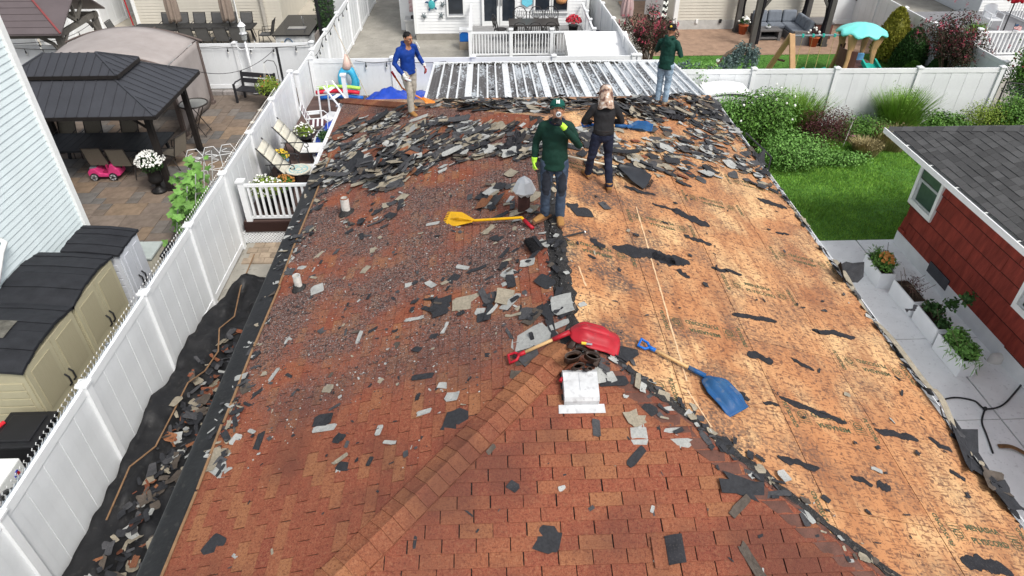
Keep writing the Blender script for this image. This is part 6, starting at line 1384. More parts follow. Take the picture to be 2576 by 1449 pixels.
def grass_clump(label, base, r, h, n, lm, sp=.5):
    t = thing('tall_grass', label, 'grass clump', base, 0, 'tall grass clumps by the fence'); m = M()
    for _ in range(n):
        a = R.random()*6.283; k = R.random()**.6; p = V((math.cos(a)*r*k*.45, math.sin(a)*r*k*.45, 0)); d = V((math.cos(a)*sp*k, math.sin(a)*sp*k, 1)).normalized(); L_ = h*R.uniform(.55, 1.05); s = V((-math.sin(a), math.cos(a), 0))*.011; e = p+d*L_*.6; f = p+d*L_+V((math.cos(a), math.sin(a), -.3))*L_*.16*k
        m.add([p-s, p+s, e-s*.8, e+s*.8, f], [(0, 1, 3, 2), (2, 3, 4)])
    for _ in range(n//5):
        a = R.random()*6.283; k = R.random()**.6; z = h*R.uniform(.2, .95); leaves(m, (math.cos(a)*r*k*(.3+.5*z/h), math.sin(a)*r*k*(.3+.5*z/h), z), .05, 3, .09, .02, .5, .2)
    m.build('blades', lm, t)
LGR = leafm('grass_lime', (.12,.26,.03), (.22,.38,.06)); LST = leafm('straw', (.30,.24,.11), (.42,.36,.18))
grass_clump('tall lime green feathery clump behind the burgundy shrub', (9.4, 19.6, 0), .95, 1.55, 1500, LGR)
grass_clump('tall lime green feathery clump standing alone against the fence', (12.75, 19.75, 0), .85, 1.55, 1500, LGR)
grass_clump('straw coloured dry grass in front of the weeds', (12.2, 18.9, 0), 1.0, .7, 1200, LST)
grass_clump('low dry grass tuft near the red house corner', (11.2, 18.4, 0), .7, .5, 900, LST)
grass_clump('small green tuft near the right end of the fence', (15.9, 19.0, 0), .5, .7, 900, LGR)
t = thing('dead_stake', 'thin pale stake standing among the weeds', 'stake', (10.75, 18.9, 0)); m = M(); m.tube([(0, 0, 0), (.08, 0, .95)], .012, 5); m.build('shaft', FW_, t)
q = P(2135, 358); t = thing('bucket', 'small pink bucket at the edge of the lawn', 'bucket', (q.x, q.y, .02)); m = M(); m.lathe([(.09,0),(.125,.22),(.135,.22),(.135,.25),(.115,.25)], 16); m.build('pail', mat('pink_pail', (.55,.25,.33), .5), t, smooth=True); m = M(); m.tube([(.13*math.cos(a), 0, .23-.05*math.sin(a)) for a in [rad(x) for x in range(0, 181, 30)]], .006, 4); m.build('handle', FW_, t)
# lawns: blades nobody could count
def lawn(name, label, x0, x1, y0, y1, n, h, mt, hole=None):
    m = M()
    for _ in range(n):
        x, y = R.uniform(x0, x1), R.uniform(y0, y1); p = V((x, y, 0)); k = .75+.5*NZ.noise(p*.9)+.25*NZ.noise(p*3); a = R.random()*6.283; s = V((math.cos(a), math.sin(a), 0))*.008; hh = h*R.uniform(.6, 1.3)*k; d = V((R.gauss(0, .4), R.gauss(0, .4), 1))*hh
        m.add([p-s, p+s, p+d], [(0, 1, 2)])
    return m.build(name, mt, kind='stuff', label=label, cat='grass')
lawn('grass', 'bright green lawn beside the red house', 5.6, 12.5, 13.72, 19.6, 60000, .085, MGRASS)
lawn('grass', 'dark green lawn round the swing set', 6.9, 16.1, 20.8, 27.5, 42000, .07, MGRASS2)
# ---------------------------------------------------------------- path planters beside the red house
MPLW = mat('planter_white', (.76,.78,.80), .4, .04, 3)
for i, (pa, lab) in enumerate((((2223, 724), 'white trough planter of bronze and green foliage, farthest of the four'), ((2300, 795), 'white trough planter of sparse twiggy heather, second from the lawn'), ((2362, 865), 'white trough planter with a leggy shrub, third from the lawn'), ((2422, 945), 'white trough planter of lush green leaves nearest the camera'))):
    q = P(*pa); t = thing('trough_planter', lab, 'planter', (q.x-.02, q.y+.36, .024), rad((-3, 1, -1, 2)[i]), 'white trough planters along the path'); w2, l2, h = .16, .40, .38
    m = M()
    for s in (-1, 1): m.lo(s*w2-.012, s*w2+.012, -l2, l2, 0, h).lo(-w2, w2, s*l2-.012, s*l2+.012, 0, h)
    m.lo(-w2, w2, -l2, l2, 0, .02); m.build('box', MPLW, t); m = M(); m.lo(-w2+.013, w2-.013, -l2+.013, l2-.013, .1, h-.04); m.build('soil', MSOIL, t)
    m = M()
    if i == 0: leaves(m, (0, -.1, .5), (.24, .3, .2), 700, .09, .035); leaves(m, (0, .2, .45), (.2, .25, .2), 400, .12, .02)
    elif i == 1: leaves(m, (0, 0, .55), (.2, .35, .2), 160, .06, .02)
    elif i == 2:
        for c in ((-.05, .2, .5), (0, 0, .55), (.15, -.05, .75), (.35, -.15, .95), (0, -.25, .42)): leaves(m, c, (.14, .14, .12), 110, .09, .06)
    else: leaves(m, (0, .15, .52), (.2, .22, .18), 700, .07, .05); leaves(m, (.02, -.2, .48), (.2, .22, .16), 700, .07, .05); leaves(m, (0, -.1, .4), (.32, .5, .15), 260, .16, .02, .4, .2, .5)
    m.build('foliage', (LF, LFR, LFD, LFV)[i], t)
    m = M()
    for k in range(14 if i == 1 else 6): m.tube([(R.gauss(0, .05), R.uniform(-.3, .3), .3), (R.gauss(0, .15), R.uniform(-.35, .35), R.uniform(.55, .8))], .005, 4)
    m.build('stems', MBARK, t, kind='stuff')
    if i == 0: m = M(); blobs(m, (0, -.12, .58), (.14, .2, .12), 60, .035); m.build('flowers', FOR, t, kind='stuff')
# loose black cable, stick
m = M(); pts = [P(2356, 1010, .04), P(2400, 1000, .04), P(2450, 1008, .04), P(2478, 1028, .05), P(2520, 1020, .04), P(2555, 985, .04), P(2590, 940, .05)]
def smooth_pts(ps, n=6):
    out = []
    for i in range(len(ps)-1):
        p0, p1, p2, p3 = ps[max(0, i-1)], ps[i], ps[i+1], ps[min(len(ps)-1, i+2)]
        for k in range(n): t = k/n; out.append(.5*((2*p1)+(p2-p0)*t+(2*p0-5*p1+4*p2-p3)*t*t+(3*p1-p0-3*p2+p3)*t**3))
    return out+[ps[-1]]
m.tube(smooth_pts(pts), .016, 6); m.tube(smooth_pts([P(2478, 1028, .05), P(2470, 1060, .04), P(2482, 1095, .04), P(2498, 1140, .04)]), .016, 6); m.ell(P(2478, 1028, .05), .04, 8, 6); m.build('black_cable', MBLKP, smooth=True, label='knotted black cable lying on the pale path', cat='cable')
m = M(); m.tube(smooth_pts([P(2512, 1122, .06), P(2540, 1123, .07), P(2565, 1133, .06), P(2600, 1155, .05)]), .045, 6, .4); m.build('driftwood', mat('brown_stick', (.16,.085,.04), .8, .3, 14), label='curved brown stick on the path at the right edge', cat='stick')
# chain-link panel and black gate post on the far right
t = thing('chain_link_fence', 'short chain link panel at the right end of the white fence', 'fence', (16.6, 19.8, 0)); m = M(); m.tube([(-.5, .5, 0), (-.5, .5, 1.45), (.9, -.2, 1.45), (.9, -.2, 0)], .03, 8); m.build('frame', MBLK, t); m = M()
for k in range(-14, 16):
    for s in (-1, 1):
        z0, z1 = 0.05, 1.42; x = -.5+k*.1; a, b = (x, z0), (x+s*1.37, z1)
        def cl_(u): return max(-.5, min(.9, u))
        if s > 0: t0_, t1_ = max(0, (-.5-x)/1.37), min(1, (.9-x)/1.37)
        else: t0_, t1_ = max(0, (x-.9)/1.37), min(1, (x+.5)/1.37)
        if t1_-t0_ > .05: f = lambda q: ((lambda xx: (xx, .5-(xx+.5)*.5, z0+1.37*q))(x+s*1.37*q)); m.tube([f(t0_), f(t1_)], .004, 3, caps=False)
m.build('wire_mesh', MGALV, t, kind='stuff')
# black handrail beside the right eave
t = thing('handrail', 'black metal handrail rising past the right eave beside the lawn', 'handrail', (6.6, 13.8, 0)); a, b = PX(1877, 335, 6.55), PX(1940, 395, 6.45)
for p in (a, b): m = M(); m.tube([V((p.x, p.y, 0)), p], .02, 7); m.build('post', MBLK, t, w=True)
m = M(); m.tube([a, b], .024, 7); m.build('rail', MBLK, t, w=True); m = M(); m.tube([a-V((0, 0, .5)), b-V((0, 0, .5))], .014, 6); m.build('lower_rail', MBLK, t, w=True)
# ---------------------------------------------------------------- far right deck, umbrella, chair
fd = thing('far_deck', 'white railed deck behind the crape myrtle', 'deck', (20, 24.5, 0)); dx0 = PY(2455, 105, 24.6).x; dzz = .85
m = M(); m.lo(dx0, 25, 24.6, 30.5, .5, dzz); m.build('platform', mat('deck_grey', (.2,.2,.21), .7), fd, w=True); m = M(); m.lo(dx0, 25, 24.5, 24.6, .45, dzz+.0); m.build('rim_board', MVIN, fd, w=True)
railing(fd, (dx0, 24.6, 0), (25, 24.6, 0), dzz, dzz+.85, .15, (0,), .12, .055); railing(fd, (22.4, 24.8, 0), (22.4, 30, 0), dzz, dzz+.85, .16, (), .1)
la = M(); x = dx0-.4
while x < 23:
    for s in (-1, 1): la.bar((x, 24.55+.006*s, .03), (x+s*.42, 24.55+.006*s, .45), .03, .008, (0, 1, 0))
    x += .11
la.build('lattice', MVIN, fd, w=True, kind='stuff')
closed_umbrella('closed red umbrella on the far right deck', 2543, 27.6, 1.95, 3.1, .26, mat('red_canvas', (.45,.015,.03), .8), name='closed_umbrella')
q = PY(2500, 40, 27.9); t = thing('lawn_chair', 'white plastic armchair on the far right deck', 'chair', (q.x, 27.9, dzz)); m = M(); m.lo(-.26, .26, -.26, .24, .38, .42); m.build('seat', MVIN, t); m = M(); m.grid(lambda u, v: (lerp(-.27, .27, u), .26+.12*v-.04*math.cos((2*u-1)*1.5), .4+.5*v-.08*(2*u-1)**2*v), 8, 4); m.build('backrest', MVIN, t, solid=.03)
for x in (-.25, .25):
    m = M(); m.tube([(x, -.25, 0), (x, -.24, .62), (x, .25, .65), (x, .35, 0)], .03, 6); m.build('arm_and_legs', MVIN, t)
q = PY(2462, 60, 26.6); bush('palm_pot', 'potted spiky lime plant on the far right deck', 'plant', (q.x, 26.6, dzz), .4, .4, .6, 500, LGR, .3, .02, None, 1, 0)
t = thing('small_flag', 'small striped flag on the far right deck rail', 'flag', PY(2562, 66, 24.5)); m = M()
for k in range(7): m.k = k % 2; m.grid(lambda u, v: (lerp(-.14, .14, u), .02*math.sin(u*6), -.02*(k-3)+lerp(-.01, .01, v)-.1*u), 5, 1)
m.build('cloth', [FRD, FW_], t, solid=.003); m = M(); m.lo(-.14, -.02, -.012, .0, .0, .07); m.build('canton', MNAVY, t); m = M(); m.tube([(-.15, 0, -.45), (-.15, 0, .12)], .008, 5); m.build('staff', MBLK, t)
# behind the myrtle bush: hoop and closed umbrellas
q = PY(1646, 34, 27.5); t = thing('basketball_hoop', 'small basketball hoop with red rim behind the myrtle bush', 'basketball hoop', (q.x, 27.5, .03)); zr = PY(1646, 33, 27.5).z-.03; m = M(); m.tube([(.2*math.cos(a), .2*math.sin(a), zr) for a in [6.283*k/18 for k in range(18)]], .015, 6, closed=True); m.build('rim', FRD, t); m = M()
for k in range(12): a, b = 6.283*k/12, 6.283*(k+1)/12; m.tube([(.2*math.cos(a), .2*math.sin(a), zr), (.14*math.cos(b), .14*math.sin(b), zr-.2), (.1*math.cos(a), .1*math.sin(a), zr-.36)], .006, 4); m.tube([(.2*math.cos(b), .2*math.sin(b), zr), (.14*math.cos(a), .14*math.sin(a), zr-.2), (.1*math.cos(b), .1*math.sin(b), zr-.36)], .006, 4)
m.build('net', FW_, t, kind='stuff'); m = M(); m.tube([(-.1, .4, 0), (-.1, .4, zr+.4)], .04, 8); m.build('pole', MBLK, t); m = M(); m.lo(-.35, .35, .2, .24, zr-.1, zr+.45); m.build('backboard', mat('board_grey', (.3,.28,.28), .5), t)
closed_umbrella('closed dusty pink umbrella beside the far fence', 1577, 26.9, PY(1580, 44, 26.9).z, 2.6, .2, mat('dusty_pink', (.42,.30,.29), .85)); closed_umbrella('closed black and white striped umbrella behind the myrtle bush', 1690-60+35, 27.9, PY(1640, 50, 27.9).z, 2.7, .17, FW_, stripes=MBLK)
# ---------------------------------------------------------------- fixtures on the roof
def up_at(p, h): return V((p.x, p.y, rz(p.x, p.y)+h))
MPVC = mat('white_pipe', (.58,.56,.52), .6, .25, 9, .3, 40); MIRUST = mat('rust', (.22,.07,.03), .9, .4, 20)
def vent_pipe(label, px, py, r, h, rust):
    p = RP(px, py); t = thing('vent_pipe', label, 'vent pipe', (p.x, p.y, p.z-.03)); m = M()
    m.lathe([(r,-.1),(r,h),(r*.86,h),(r*.86,h-.12),(0,h-.12)], 20); m.build('pipe', MPVC, t, smooth=False)
    m = M(); m.tube([(r*.95*math.cos(a), r*.95*math.sin(a), h) for a in [6.283*k/20 for k in range(20)]], r*.12, 6, closed=True); m.build('rim', MIRUST if rust else mat('pvc_rim', (.5,.5,.5), .5), t, smooth=True)
    n = rn(p.x, p.y); q = frame_rot(n, 0); m = M(); m.lathe([(r*2.1,.01),(r*1.9,.02),(r*1.25,.05),(r*1.02,.09)], 18); m.v = [q @ v+V((0, 0, .03)) for v in m.v]; m.build('flashing', MTAR, t, smooth=True)
vent_pipe('white vent pipe with rusty rim near the shingle pile', 872, 537, .07, .33, True)
vent_pipe('grey plastic vent pipe lower on the red slope', 753, 727, .055, .27, False)
# chimney flue with faceted metal cap
p = RP(1318, 532); t = thing('chimney_flue', 'round flue with faceted galvanised cap beside the drinking man', 'chimney', (p.x, p.y, p.z-.02))
m = M(); m.lathe([(.12,-.05),(.09,.05),(.085,.06),(.085,.36)], 18); m.build('pipe', mat('rust_pipe', (.05,.02,.016), .7, .4, 9), t, smooth=True)
MGC = mat('galvanised_cap', (.66,.67,.68), .42, .1, 4, metal=.25)
for k in range(8):
    a0, a1, am = 6.283*k/8, 6.283*(k+1)/8, 6.283*(k+.5)/8; c = lambda r, a, z: (r*math.cos(a), r*math.sin(a), z); m = M()
    m.add([c(.035, a0, .56), c(.035, a1, .56), c(.1, a1, .51), c(.1, a0, .51), c(.165, a1, .37), c(.165, a0, .37), c(.115, am, .3)], [(0, 3, 2, 1), (3, 5, 4, 2), (5, 6, 4)]); m.build('cap_facet', MGC, t, solid=.006)
m = M(); m.lathe([(.1,.32),(.12,.38),(.13,.34)], 16); m.build('inner_ring', MGC, t); m = M(); m.lathe([(.04,.555),(.015,.58),(0,.585)], 8); m.build('finial', MGC, t)
# white box vent near the hip
q0 = RP(1462, 1003); t = thing('roof_vent', 'white metal box vent with flange on the red front slope', 'roof vent', q0); f = FACES['front'][0]
x0, x1 = RP(1418, 1010).x, RP(1505, 1010).x; vb = (YA-RP(1462, 1020).y)/CT
prof = [(-.37, .0), (-.355, .09), (-.31, .125), (-.1, .125), (-.035, .11), (-.005, .075), (0.0, .03), (0, 0)]
m = M(); m.prism([f(x0, vb+a, h+.008) for a, h in prof][::-1], f(x1, vb, 0)-f(x0, vb, 0)); m.build('hood', mat('white_paint_worn', (.53,.54,.55), .5, .18, 7, speck=.35, speckc=(.32,.32,.33), sps=18), t, w=True)
m = M(); m.prism([f(x0-.02, vb-.4, .006), f(x1+.02, vb-.4, .006), f(x1+.02, vb+.0, .006), f(x0-.02, vb+.0, .006)][::-1], f(x0, vb, .004)-f(x0, vb, 0)); m.build('base', MTAR, t, w=True)
m = M(); m.prism([f(x0-.055, vb-.005, .009), f(x1+.055, vb-.005, .009), f(x1+.06, vb+.095, .012), f(x0-.06, vb+.09, .012)][::-1], f(x0, vb, .005)-f(x0, vb, 0)); m.build('flange', MATS['white_paint_worn'], t, w=True)
m = M(); m.prism([f(x0+.16, vb-.3, .134), f(x0+.163, vb-.3, .134), f(x0+.163, vb-.1, .134), f(x0+.16, vb-.1, .134)][::-1], f(x0, vb, .001)-f(x0, vb, 0)); m.build('crease', MGALV, t, w=True)
# ---------------------------------------------------------------- shovels
MWOOD = mat('ash_handle', (.55,.36,.17), .55, .15, 12, streak=(6, 6, 6))
def snow_shovel(label, grip, ferr, end, mb, mh, wid, cup, convex=True, ground=None, blade=mat('x0')):
    """grip, ferrule and blade-tip as points of the place; the blade arches up from the surface"""
    g, f_, e = V(grip), V(ferr), V(end); t = thing('shovel', label, 'shovel', (e+g)/2-V((0, 0, .03))); d = (f_-g).normalized(); up = V((0, 0, 1)); up = (up-d*up.dot(d)).normalized(); s = d.cross(up)
    L = (f_-g).length; m = M(); m.tube([g+d*.14, g+d*(L-.12)], .019, 10); m.build('handle', MWOOD, t, w=True, smooth=True)
    m = M(); m.tube([g+d*.17, g+d*.1, g+d*.06+s*.055, g-d*.02+s*.065, g-d*.02-s*.065, g+d*.06-s*.055, g+d*.1], .016, 7); m.tube([g+d*.17, g+d*.08], .024, 8); m.build('grip', mh, t, w=True, smooth=True)
    m = M(); m.tube([g+d*(L-.2), g+d*L], [.026, .03], 10); m.build('ferrule', mb, t, w=True, smooth=True)
    d2 = (e-f_); LB = d2.length; d2 = d2.normalized(); u2 = up-d2*up.dot(d2); u2 = u2.normalized(); s2 = d2.cross(u2); sg = 1 if convex else -1
    def bf(u, v):
        x = 2*v-1; w_ = wid*(.16+.84*min(1, (u/.34))**.55)*(1-.10*max(0, u-.75)/.25); z = cup*(math.cos(x*1.45))*(1-.25*u)*min(1, u*4+.25)
        rib = .034*abs(math.sin(x*4.7))**.6*min(1, max(0, u-.1)*6)*min(1, max(0, .9-u)*6)
        return f_+d2*(LB*u*(1-.03*x*x))+s2*(w_*.5*x)+u2*(sg*(z-cup*.2)+rib)
    m = M(); m.grid(bf, 22, 26); m.build('blade', mb, t, w=True, smooth=True, solid=.008)
    return t
MSR = mat('red_shovel', (.36,.014,.024), .45, .2, 5, spec=.3, speck=.12, speckc=(.2,.06,.06), sps=14); MSB = mat('blue_shovel', (.012,.10,.32), .5, .3, 4, c2=(.03,.095,.20), speck=.12, speckc=(.2,.2,.2), sps=9); MSRH = mat('red_grip_plastic', (.38,.012,.024), .45); MSBH = mat('blue_grip_plastic', (.01,.13,.5), .35)
g = RP(1285, 912); f_ = RP(1432, 858); e = RP(1552, 874)
snow_shovel('red plastic scoop shovel lying face down across the ridge end', up_at(g, .06), V((f_.x, f_.y, ZR+.10)), up_at(e, .05), MSR, MSRH, .40, .11)
g = RP(1612, 872); f_ = RP(1772, 955); e = RP(1862, 1042)
snow_shovel('blue plastic scoop shovel lying on the bare plywood', up_at(g, .05), up_at(f_, .055), up_at(e, .02), MSB, MSBH, .36, .075)
# yellow shingle remover
MYEL = mat('yellow_enamel', (.78,.42,.01), .4, .12, 6, speck=.1, speckc=(.3,.16,.02), sps=20)
b0, nk, h1, h2 = RP(1122, 553), RP(1190, 570), RP(1312, 563), RP(1336, 575)
t = thing('shingle_remover', 'yellow toothed shingle remover with red grip on the red slope', 'shingle remover', nk)
b0, nk, h1, h2 = up_at(b0, .03), up_at(nk, .1), up_at(h1, .1), up_at(h2, .03); d = (b0-nk).normalized(); n_ = V((-.3, -.5, .8)); n_ = (n_-d*n_.dot(d)).normalized(); s = d.cross(n_); LB = (b0-nk).length
m = M(); w0, w1 = .05, .118; pts = [nk+s*w0, nk+d*LB*.55+s*w1]
T = 8
pts = [nk-s*w0*.6, nk+d*LB*.5-s*w1, nk+d*LB*.92-s*w1*.95]
for k in range(T): a = -w1*.95+1.9*w1*(k+.3)/T; b = -w1*.95+1.9*w1*(k+.75)/T; pts += [nk+d*LB*.92+s*a, nk+d*LB*1.03+s*a, nk+d*LB*1.03+s*b, nk+d*LB*.92+s*b]
pts += [nk+d*LB*.92+s*w1*.95, nk+d*LB*.5+s*w1, nk+s*w0*.6]
m.prism(pts, n_*.008); m.build('toothed_blade', MYEL, t, w=True)
m = M(); m.tube([nk+n_*.012, nk+d*LB*.4+n_*.05, nk+d*LB*.75+n_*.015], .014, 6); m.build('fulcrum', MYEL, t, w=True)
m = M(); m.tube([nk+d*.06, nk+(h1-nk)*.05, nk+(h1-nk)*.9, h1, h1+(h2-h1)*.3], .02, 9); m.build('handle', MYEL, t, w=True, smooth=True); m = M(); m.tube([h1+(h2-h1)*.25, h2+(h2-h1)*.2], .027, 9); m.build('grip', MSRH, t, w=True, smooth=True)
# black push broom
b0, h1 = RP(1322, 628), RP(1470, 598); h0 = RP(1352, 622); t = thing('broom', 'black bristle broom lying across the ridge', 'broom', b0); c = up_at(b0, .05); hd = (up_at(h1, .1)-up_at(h0, .07)).normalized(); s = V((-.2, 1, 0)); s = (s-hd*s.dot(hd)).normalized()
m = M(); m.bar(up_at(h0, .07)-s*.14, up_at(h0, .07)+s*.14, .05, .05); m.build('head', MBLKP, t, w=True)
m = M()
for k in range(700):
    a = up_at(h0, .07)+s*R.uniform(-.14, .14)+V((0, 0, R.uniform(-.02, .02))); e = a-hd*R.uniform(.1, .15)+s*R.gauss(0, .015)+V((0, 0, R.gauss(-.015, .015))); m.tube([a, e], .003, 3, caps=False)
m.build('bristles', MBLK, t, w=True, kind='stuff')
m = M(); m.tube([up_at(h0, .07), up_at(h1, .09)], .014, 8); m.build('handle', MBLK, t, w=True); m = M(); m.ell(up_at(h1, .09), .016, 8, 6); m.build('end_cap', FW_, t, w=True)
# black poly rake/scoop with white handle, behind the man in the camo hat
a, b = RP(1420, 405), RP(1552, 432); t = thing('scoop_rake', 'black plastic scoop with a long white handle beside the man in camouflage hat', 'scoop', b); a, b = up_at(a, .1), up_at(b, .08)
m = M(); m.tube([a, b], .016, 8); m.build('handle', mat('cream_handle', (.68,.64,.52), .5), t, w=True); e = up_at(RP(1628, 468), .02); d = (e-b).normalized(); up_ = V((0, 0, 1)); s = d.cross(up_).normalized(); LB = (e-b).length
m = M(); m.grid(lambda u, v: b+d*(LB*u)+s*((.06+.26*min(1, u*1.6))*(v-.5)*1.55)+V((0, 0, .05*(2*v-1)**2+.02*math.sin(u*3.1))), 16, 14); m.build('blade', mat('scoop_black', (.025,.027,.032), .4, .2, 5), t, w=True, smooth=True, solid=.008)
m = M()
for k in range(14): v = (k+.5)/14-.5; p0 = e+s*(.32*v*1.55); m.bar(p0, p0+d*.05-V((0, 0, .015)), .01)
m.build('teeth', MBLKP, t, w=True, kind='stuff')
# ---------------------------------------------------------------- tool belt
MLEA = mat('dark_leather', (.035,.019,.013), .5, .35, 10, .4, 40, spec=.45); MLEA2 = mat('worn_leather', (.04,.02,.012), .55, .4, 9, .4, 40)
p = RP(1458, 915); t = thing('tool_belt', 'brown leather tool belt heaped above the white roof vent', 'tool belt', (p.x, p.y, p.z))
def pouch(c, w_, dp, h, tilt, mt, nm='pouch'):
    w_, dp, h = w_*.95, dp*.62, h*1.25
    m = M(); q = Euler(tilt).to_matrix()
    def f(u, v): a = 6.283*u; e_ = 1 if v < .85 else .55; vv = min(v/.85, 1) if v < .85 else .45; return V(c)+q @ V((w_*math.cos(a)*(.35+.65*min(1, vv*3))*e_, dp*math.sin(a)*(.35+.65*min(1, vv*3))*e_, h*(vv-.2)))
    m.grid(f, 20, 12); m.build(nm, mt, t, solid=.008, smooth=True); m = M(); m.tube([V(c)+q @ V((w_*1.07*math.cos(a), dp*1.1*math.sin(a), h*.8)) for a in [6.283*k/20 for k in range(20)]], .0045, 5, closed=True); m.build('pouch_rim', MLEA, t)
pouch((-.1, -.06, .1), .085, .06, .19, (.5, -.1, .2), MLEA2); pouch((-.03, .04, .12), .07, .05, .16, (.7, .2, 0), MLEA); pouch((.1, -.03, .09), .075, .05, .15, (.5, .25, -.3), MLEA); pouch((-.06, -.13, .06), .06, .04, .12, (.6, 0, .3), MLEA2); pouch((.03, -.15, .05), .025, .025, .16, (.7, .3, 0), MLEA)
m = M(); m.tube([(-.1, .1, .13), (-.04, .2, .17), (.08, .2, .15), (.17, .1, .12), (.19, -.02, .09), (.14, -.1, .06)], [(.035, .006)]*6, 8); m.build('belt', MLEA, t, smooth=True)
for x, y, z in ((.02, .205, .19), (.07, .2, .18), (.12, .16, .165), (.17, .05, .13), (.02, -.02, .19)): m = M(); m.ell((x, y, z), .008, 6, 5); m.build('rivet', MGALV, t)
m = M(); m.tube([(.02, .1, .2), (.07, .09, .2)], .016, 8); m.build('knife_handle', FYL, t); m = M(); m.tube([(.07, .09, .2), (.13, .08, .195)], .012, 6); m.build('knife_tip', mat('steel2', (.6,.6,.6), .3, metal=.8), t)
m = M(); m.tube([(-.13, -.14, .04), (-.19, -.22, .03), (-.21, -.25, .02)], .016, 8); m.build('hammer_handle', MLEA, t); m = M(); m.tube([(-.205, -.24, .03), (-.23, -.275, .02)], .02, 8); m.build('hammer_grip_end', MSRH, t)
# curled red shingle lying upside down on the front slope
f = FACES['front'][0]; a = RP(1680, 1388); t = thing('loose_shingle', 'curled red shingle flap with its black underside up on the front slope', 'shingle', a)
u0, v0 = a.x, (YA-a.y)/CT; m = M(); m.grid(lambda u, v: f(u0-.14+.12*u, v0-.13+.27*v+.02*u, .015+.05*(u-.5)**2*4*.3), 5, 4); m.build('granule_strip', MCAP, t, w=True, solid=.004); m = M(); m.grid(lambda u, v: f(u0-.015+.16*u, v0-.13+.25*v-.02*u, .02+.015*math.sin(u*3)), 5, 4); m.build('tar_side', MFELT, t, w=True, solid=.004)
# ---------------------------------------------------------------- torn shingle scraps
MS1 = mat('scrap_charcoal', (.028,.029,.033), .75, .3, 8, .4, 60, speck=.15, speckc=(.09,.09,.09), sps=80)
MS2 = mat('scrap_slate', (.06,.06,.064), .8, .3, 8, .4, 60, speck=.2, speckc=(.15,.15,.15), sps=80)
MS3 = mat('scrap_beige', (.29,.255,.195), .85, .25, 9, .5, 60, speck=.3, speckc=(.10,.09,.075), sps=60)
MS4 = mat('scrap_pale_grey', (.35,.355,.34), .85, .18, 9, .5, 60, speck=.4, speckc=(.13,.13,.13), sps=75)
MS5 = mat('scrap_brown', (.085,.07,.058), .85, .3, 9, .5, 60)
SM = [MS1, MS2, MS3, MS4, MS5, MCAP]
def scrap_shape(L, W, n, rough):
    pts = []
    for k in range(n):
        a = 6.283*k/n+R.uniform(-.5, .5)*6.283/n*.7; sx = abs(math.cos(a))**.38*(1 if math.cos(a) > 0 else -1); sy = abs(math.sin(a))**.38*(1 if math.sin(a) > 0 else -1); q = 1+R.uniform(-rough, rough); pts.append((L*.5*sx*q, W*.5*sy*q))
    return pts
def scrap_geo(L, W, n=9, rough=.28, th=.005, bend=.0):
    p = scrap_shape(L, W, n, rough); z = lambda x, y: bend*((x/L)**2*4+(y/W)**2)*L
    vs = [V((0, 0, z(0, 0)+th))]+[V((x, y, z(x, y)+th)) for x, y in p]+[V((x, y, z(x, y))) for x, y in p]+[V((0, 0, 0))]
    fs = [(0, 1+k, 1+(k+1) % n) for k in range(n)]+[(1+k, 1+n+k, 1+n+(k+1) % n, 1+(k+1) % n) for k in range(n)]+[(2*n+1, 1+n+(k+1) % n, 1+n+k) for k in range(n)]
    return vs, fs
VAR = []
LMK = [(872, 520, 'the rusty vent pipe'), (752, 705, 'the grey vent pipe'), (1318, 500, 'the chimney flue'), (1220, 565, 'the yellow shingle remover'), (1380, 620, 'the broom'), (1490, 845, 'the red shovel'), (1460, 1000, 'the white box vent'), (1815, 1000, 'the blue shovel on plywood'), (1590, 450, 'the black scoop'), (1040, 285, 'the man in blue'), (1660, 265, 'the man in green hoodie'), (1520, 440, 'the man in camouflage hat'), (1390, 480, 'the drinking man'), (1100, 1180, 'the capped hip line'), (860, 290, 'the far left roof corner'), (1800, 260, 'the far right roof corner'), (1680, 1390, 'the curled red shingle'), (640, 1000, 'the left eave batten'), (800, 450, 'the left eave by the deck'), (1240, 300, 'the bare far strip')]
for i in range(40):
    L = R.uniform(.9, 1.2); asp0 = len(VAR); W = L*R.choice((.28, .35, .45, .55, .7, .8))*R.uniform(.9, 1.1); VAR.append(scrap_geo(L, W, R.choice((9, 11, 13, 15)), R.choice((.06, .14, .24, .34)), .018, R.uniform(-.04, .08)))
VAR = [(a[0], a[1], (lambda w: 'narrow' if w < .5 else 'oblong' if w < .75 else 'broad')((max(p.y for p in a[0])-min(p.y for p in a[0]))/(max(p.x for p in a[0])-min(p.x for p in a[0])))) for a in VAR]
SMESH = {}
def scrap_data(v, k):
    if (v, k) not in SMESH:
        me = bpy.data.meshes.new('shingle_scrap'); me.from_pydata(VAR[v][0], [], VAR[v][1]); me.materials.append(SM[k]); SMESH[(v, k)] = me
    return SMESH[(v, k)]
pieces = []   # (size on screen, loc, rot, scale, variant, material, zone)
def add_piece(p, n, size, k, zone, tilt=.12, yaw=None, flat=1.0):
    nn = (n+V((R.gauss(0, tilt), R.gauss(0, tilt), 0))).normalized(); q = frame_rot(nn, R.random()*6.283 if yaw is None else yaw+R.gauss(0, .5))
    pieces.append((size/max(1, (p-CAM).length), p, q, size, R.randrange(len(VAR)), k, zone))
def pick(w_): 
    x = R.random()*sum(w_); 
    for i, v in enumerate(w_):
        x -= v
        if x < 0: return i
    return 0
WDARK = (.36, .27, .14, .10, .11, .02); WPILE = (.25, .25, .19, .19, .08, .04); WMIX = (.36, .2, .16, .2, .07, .01)
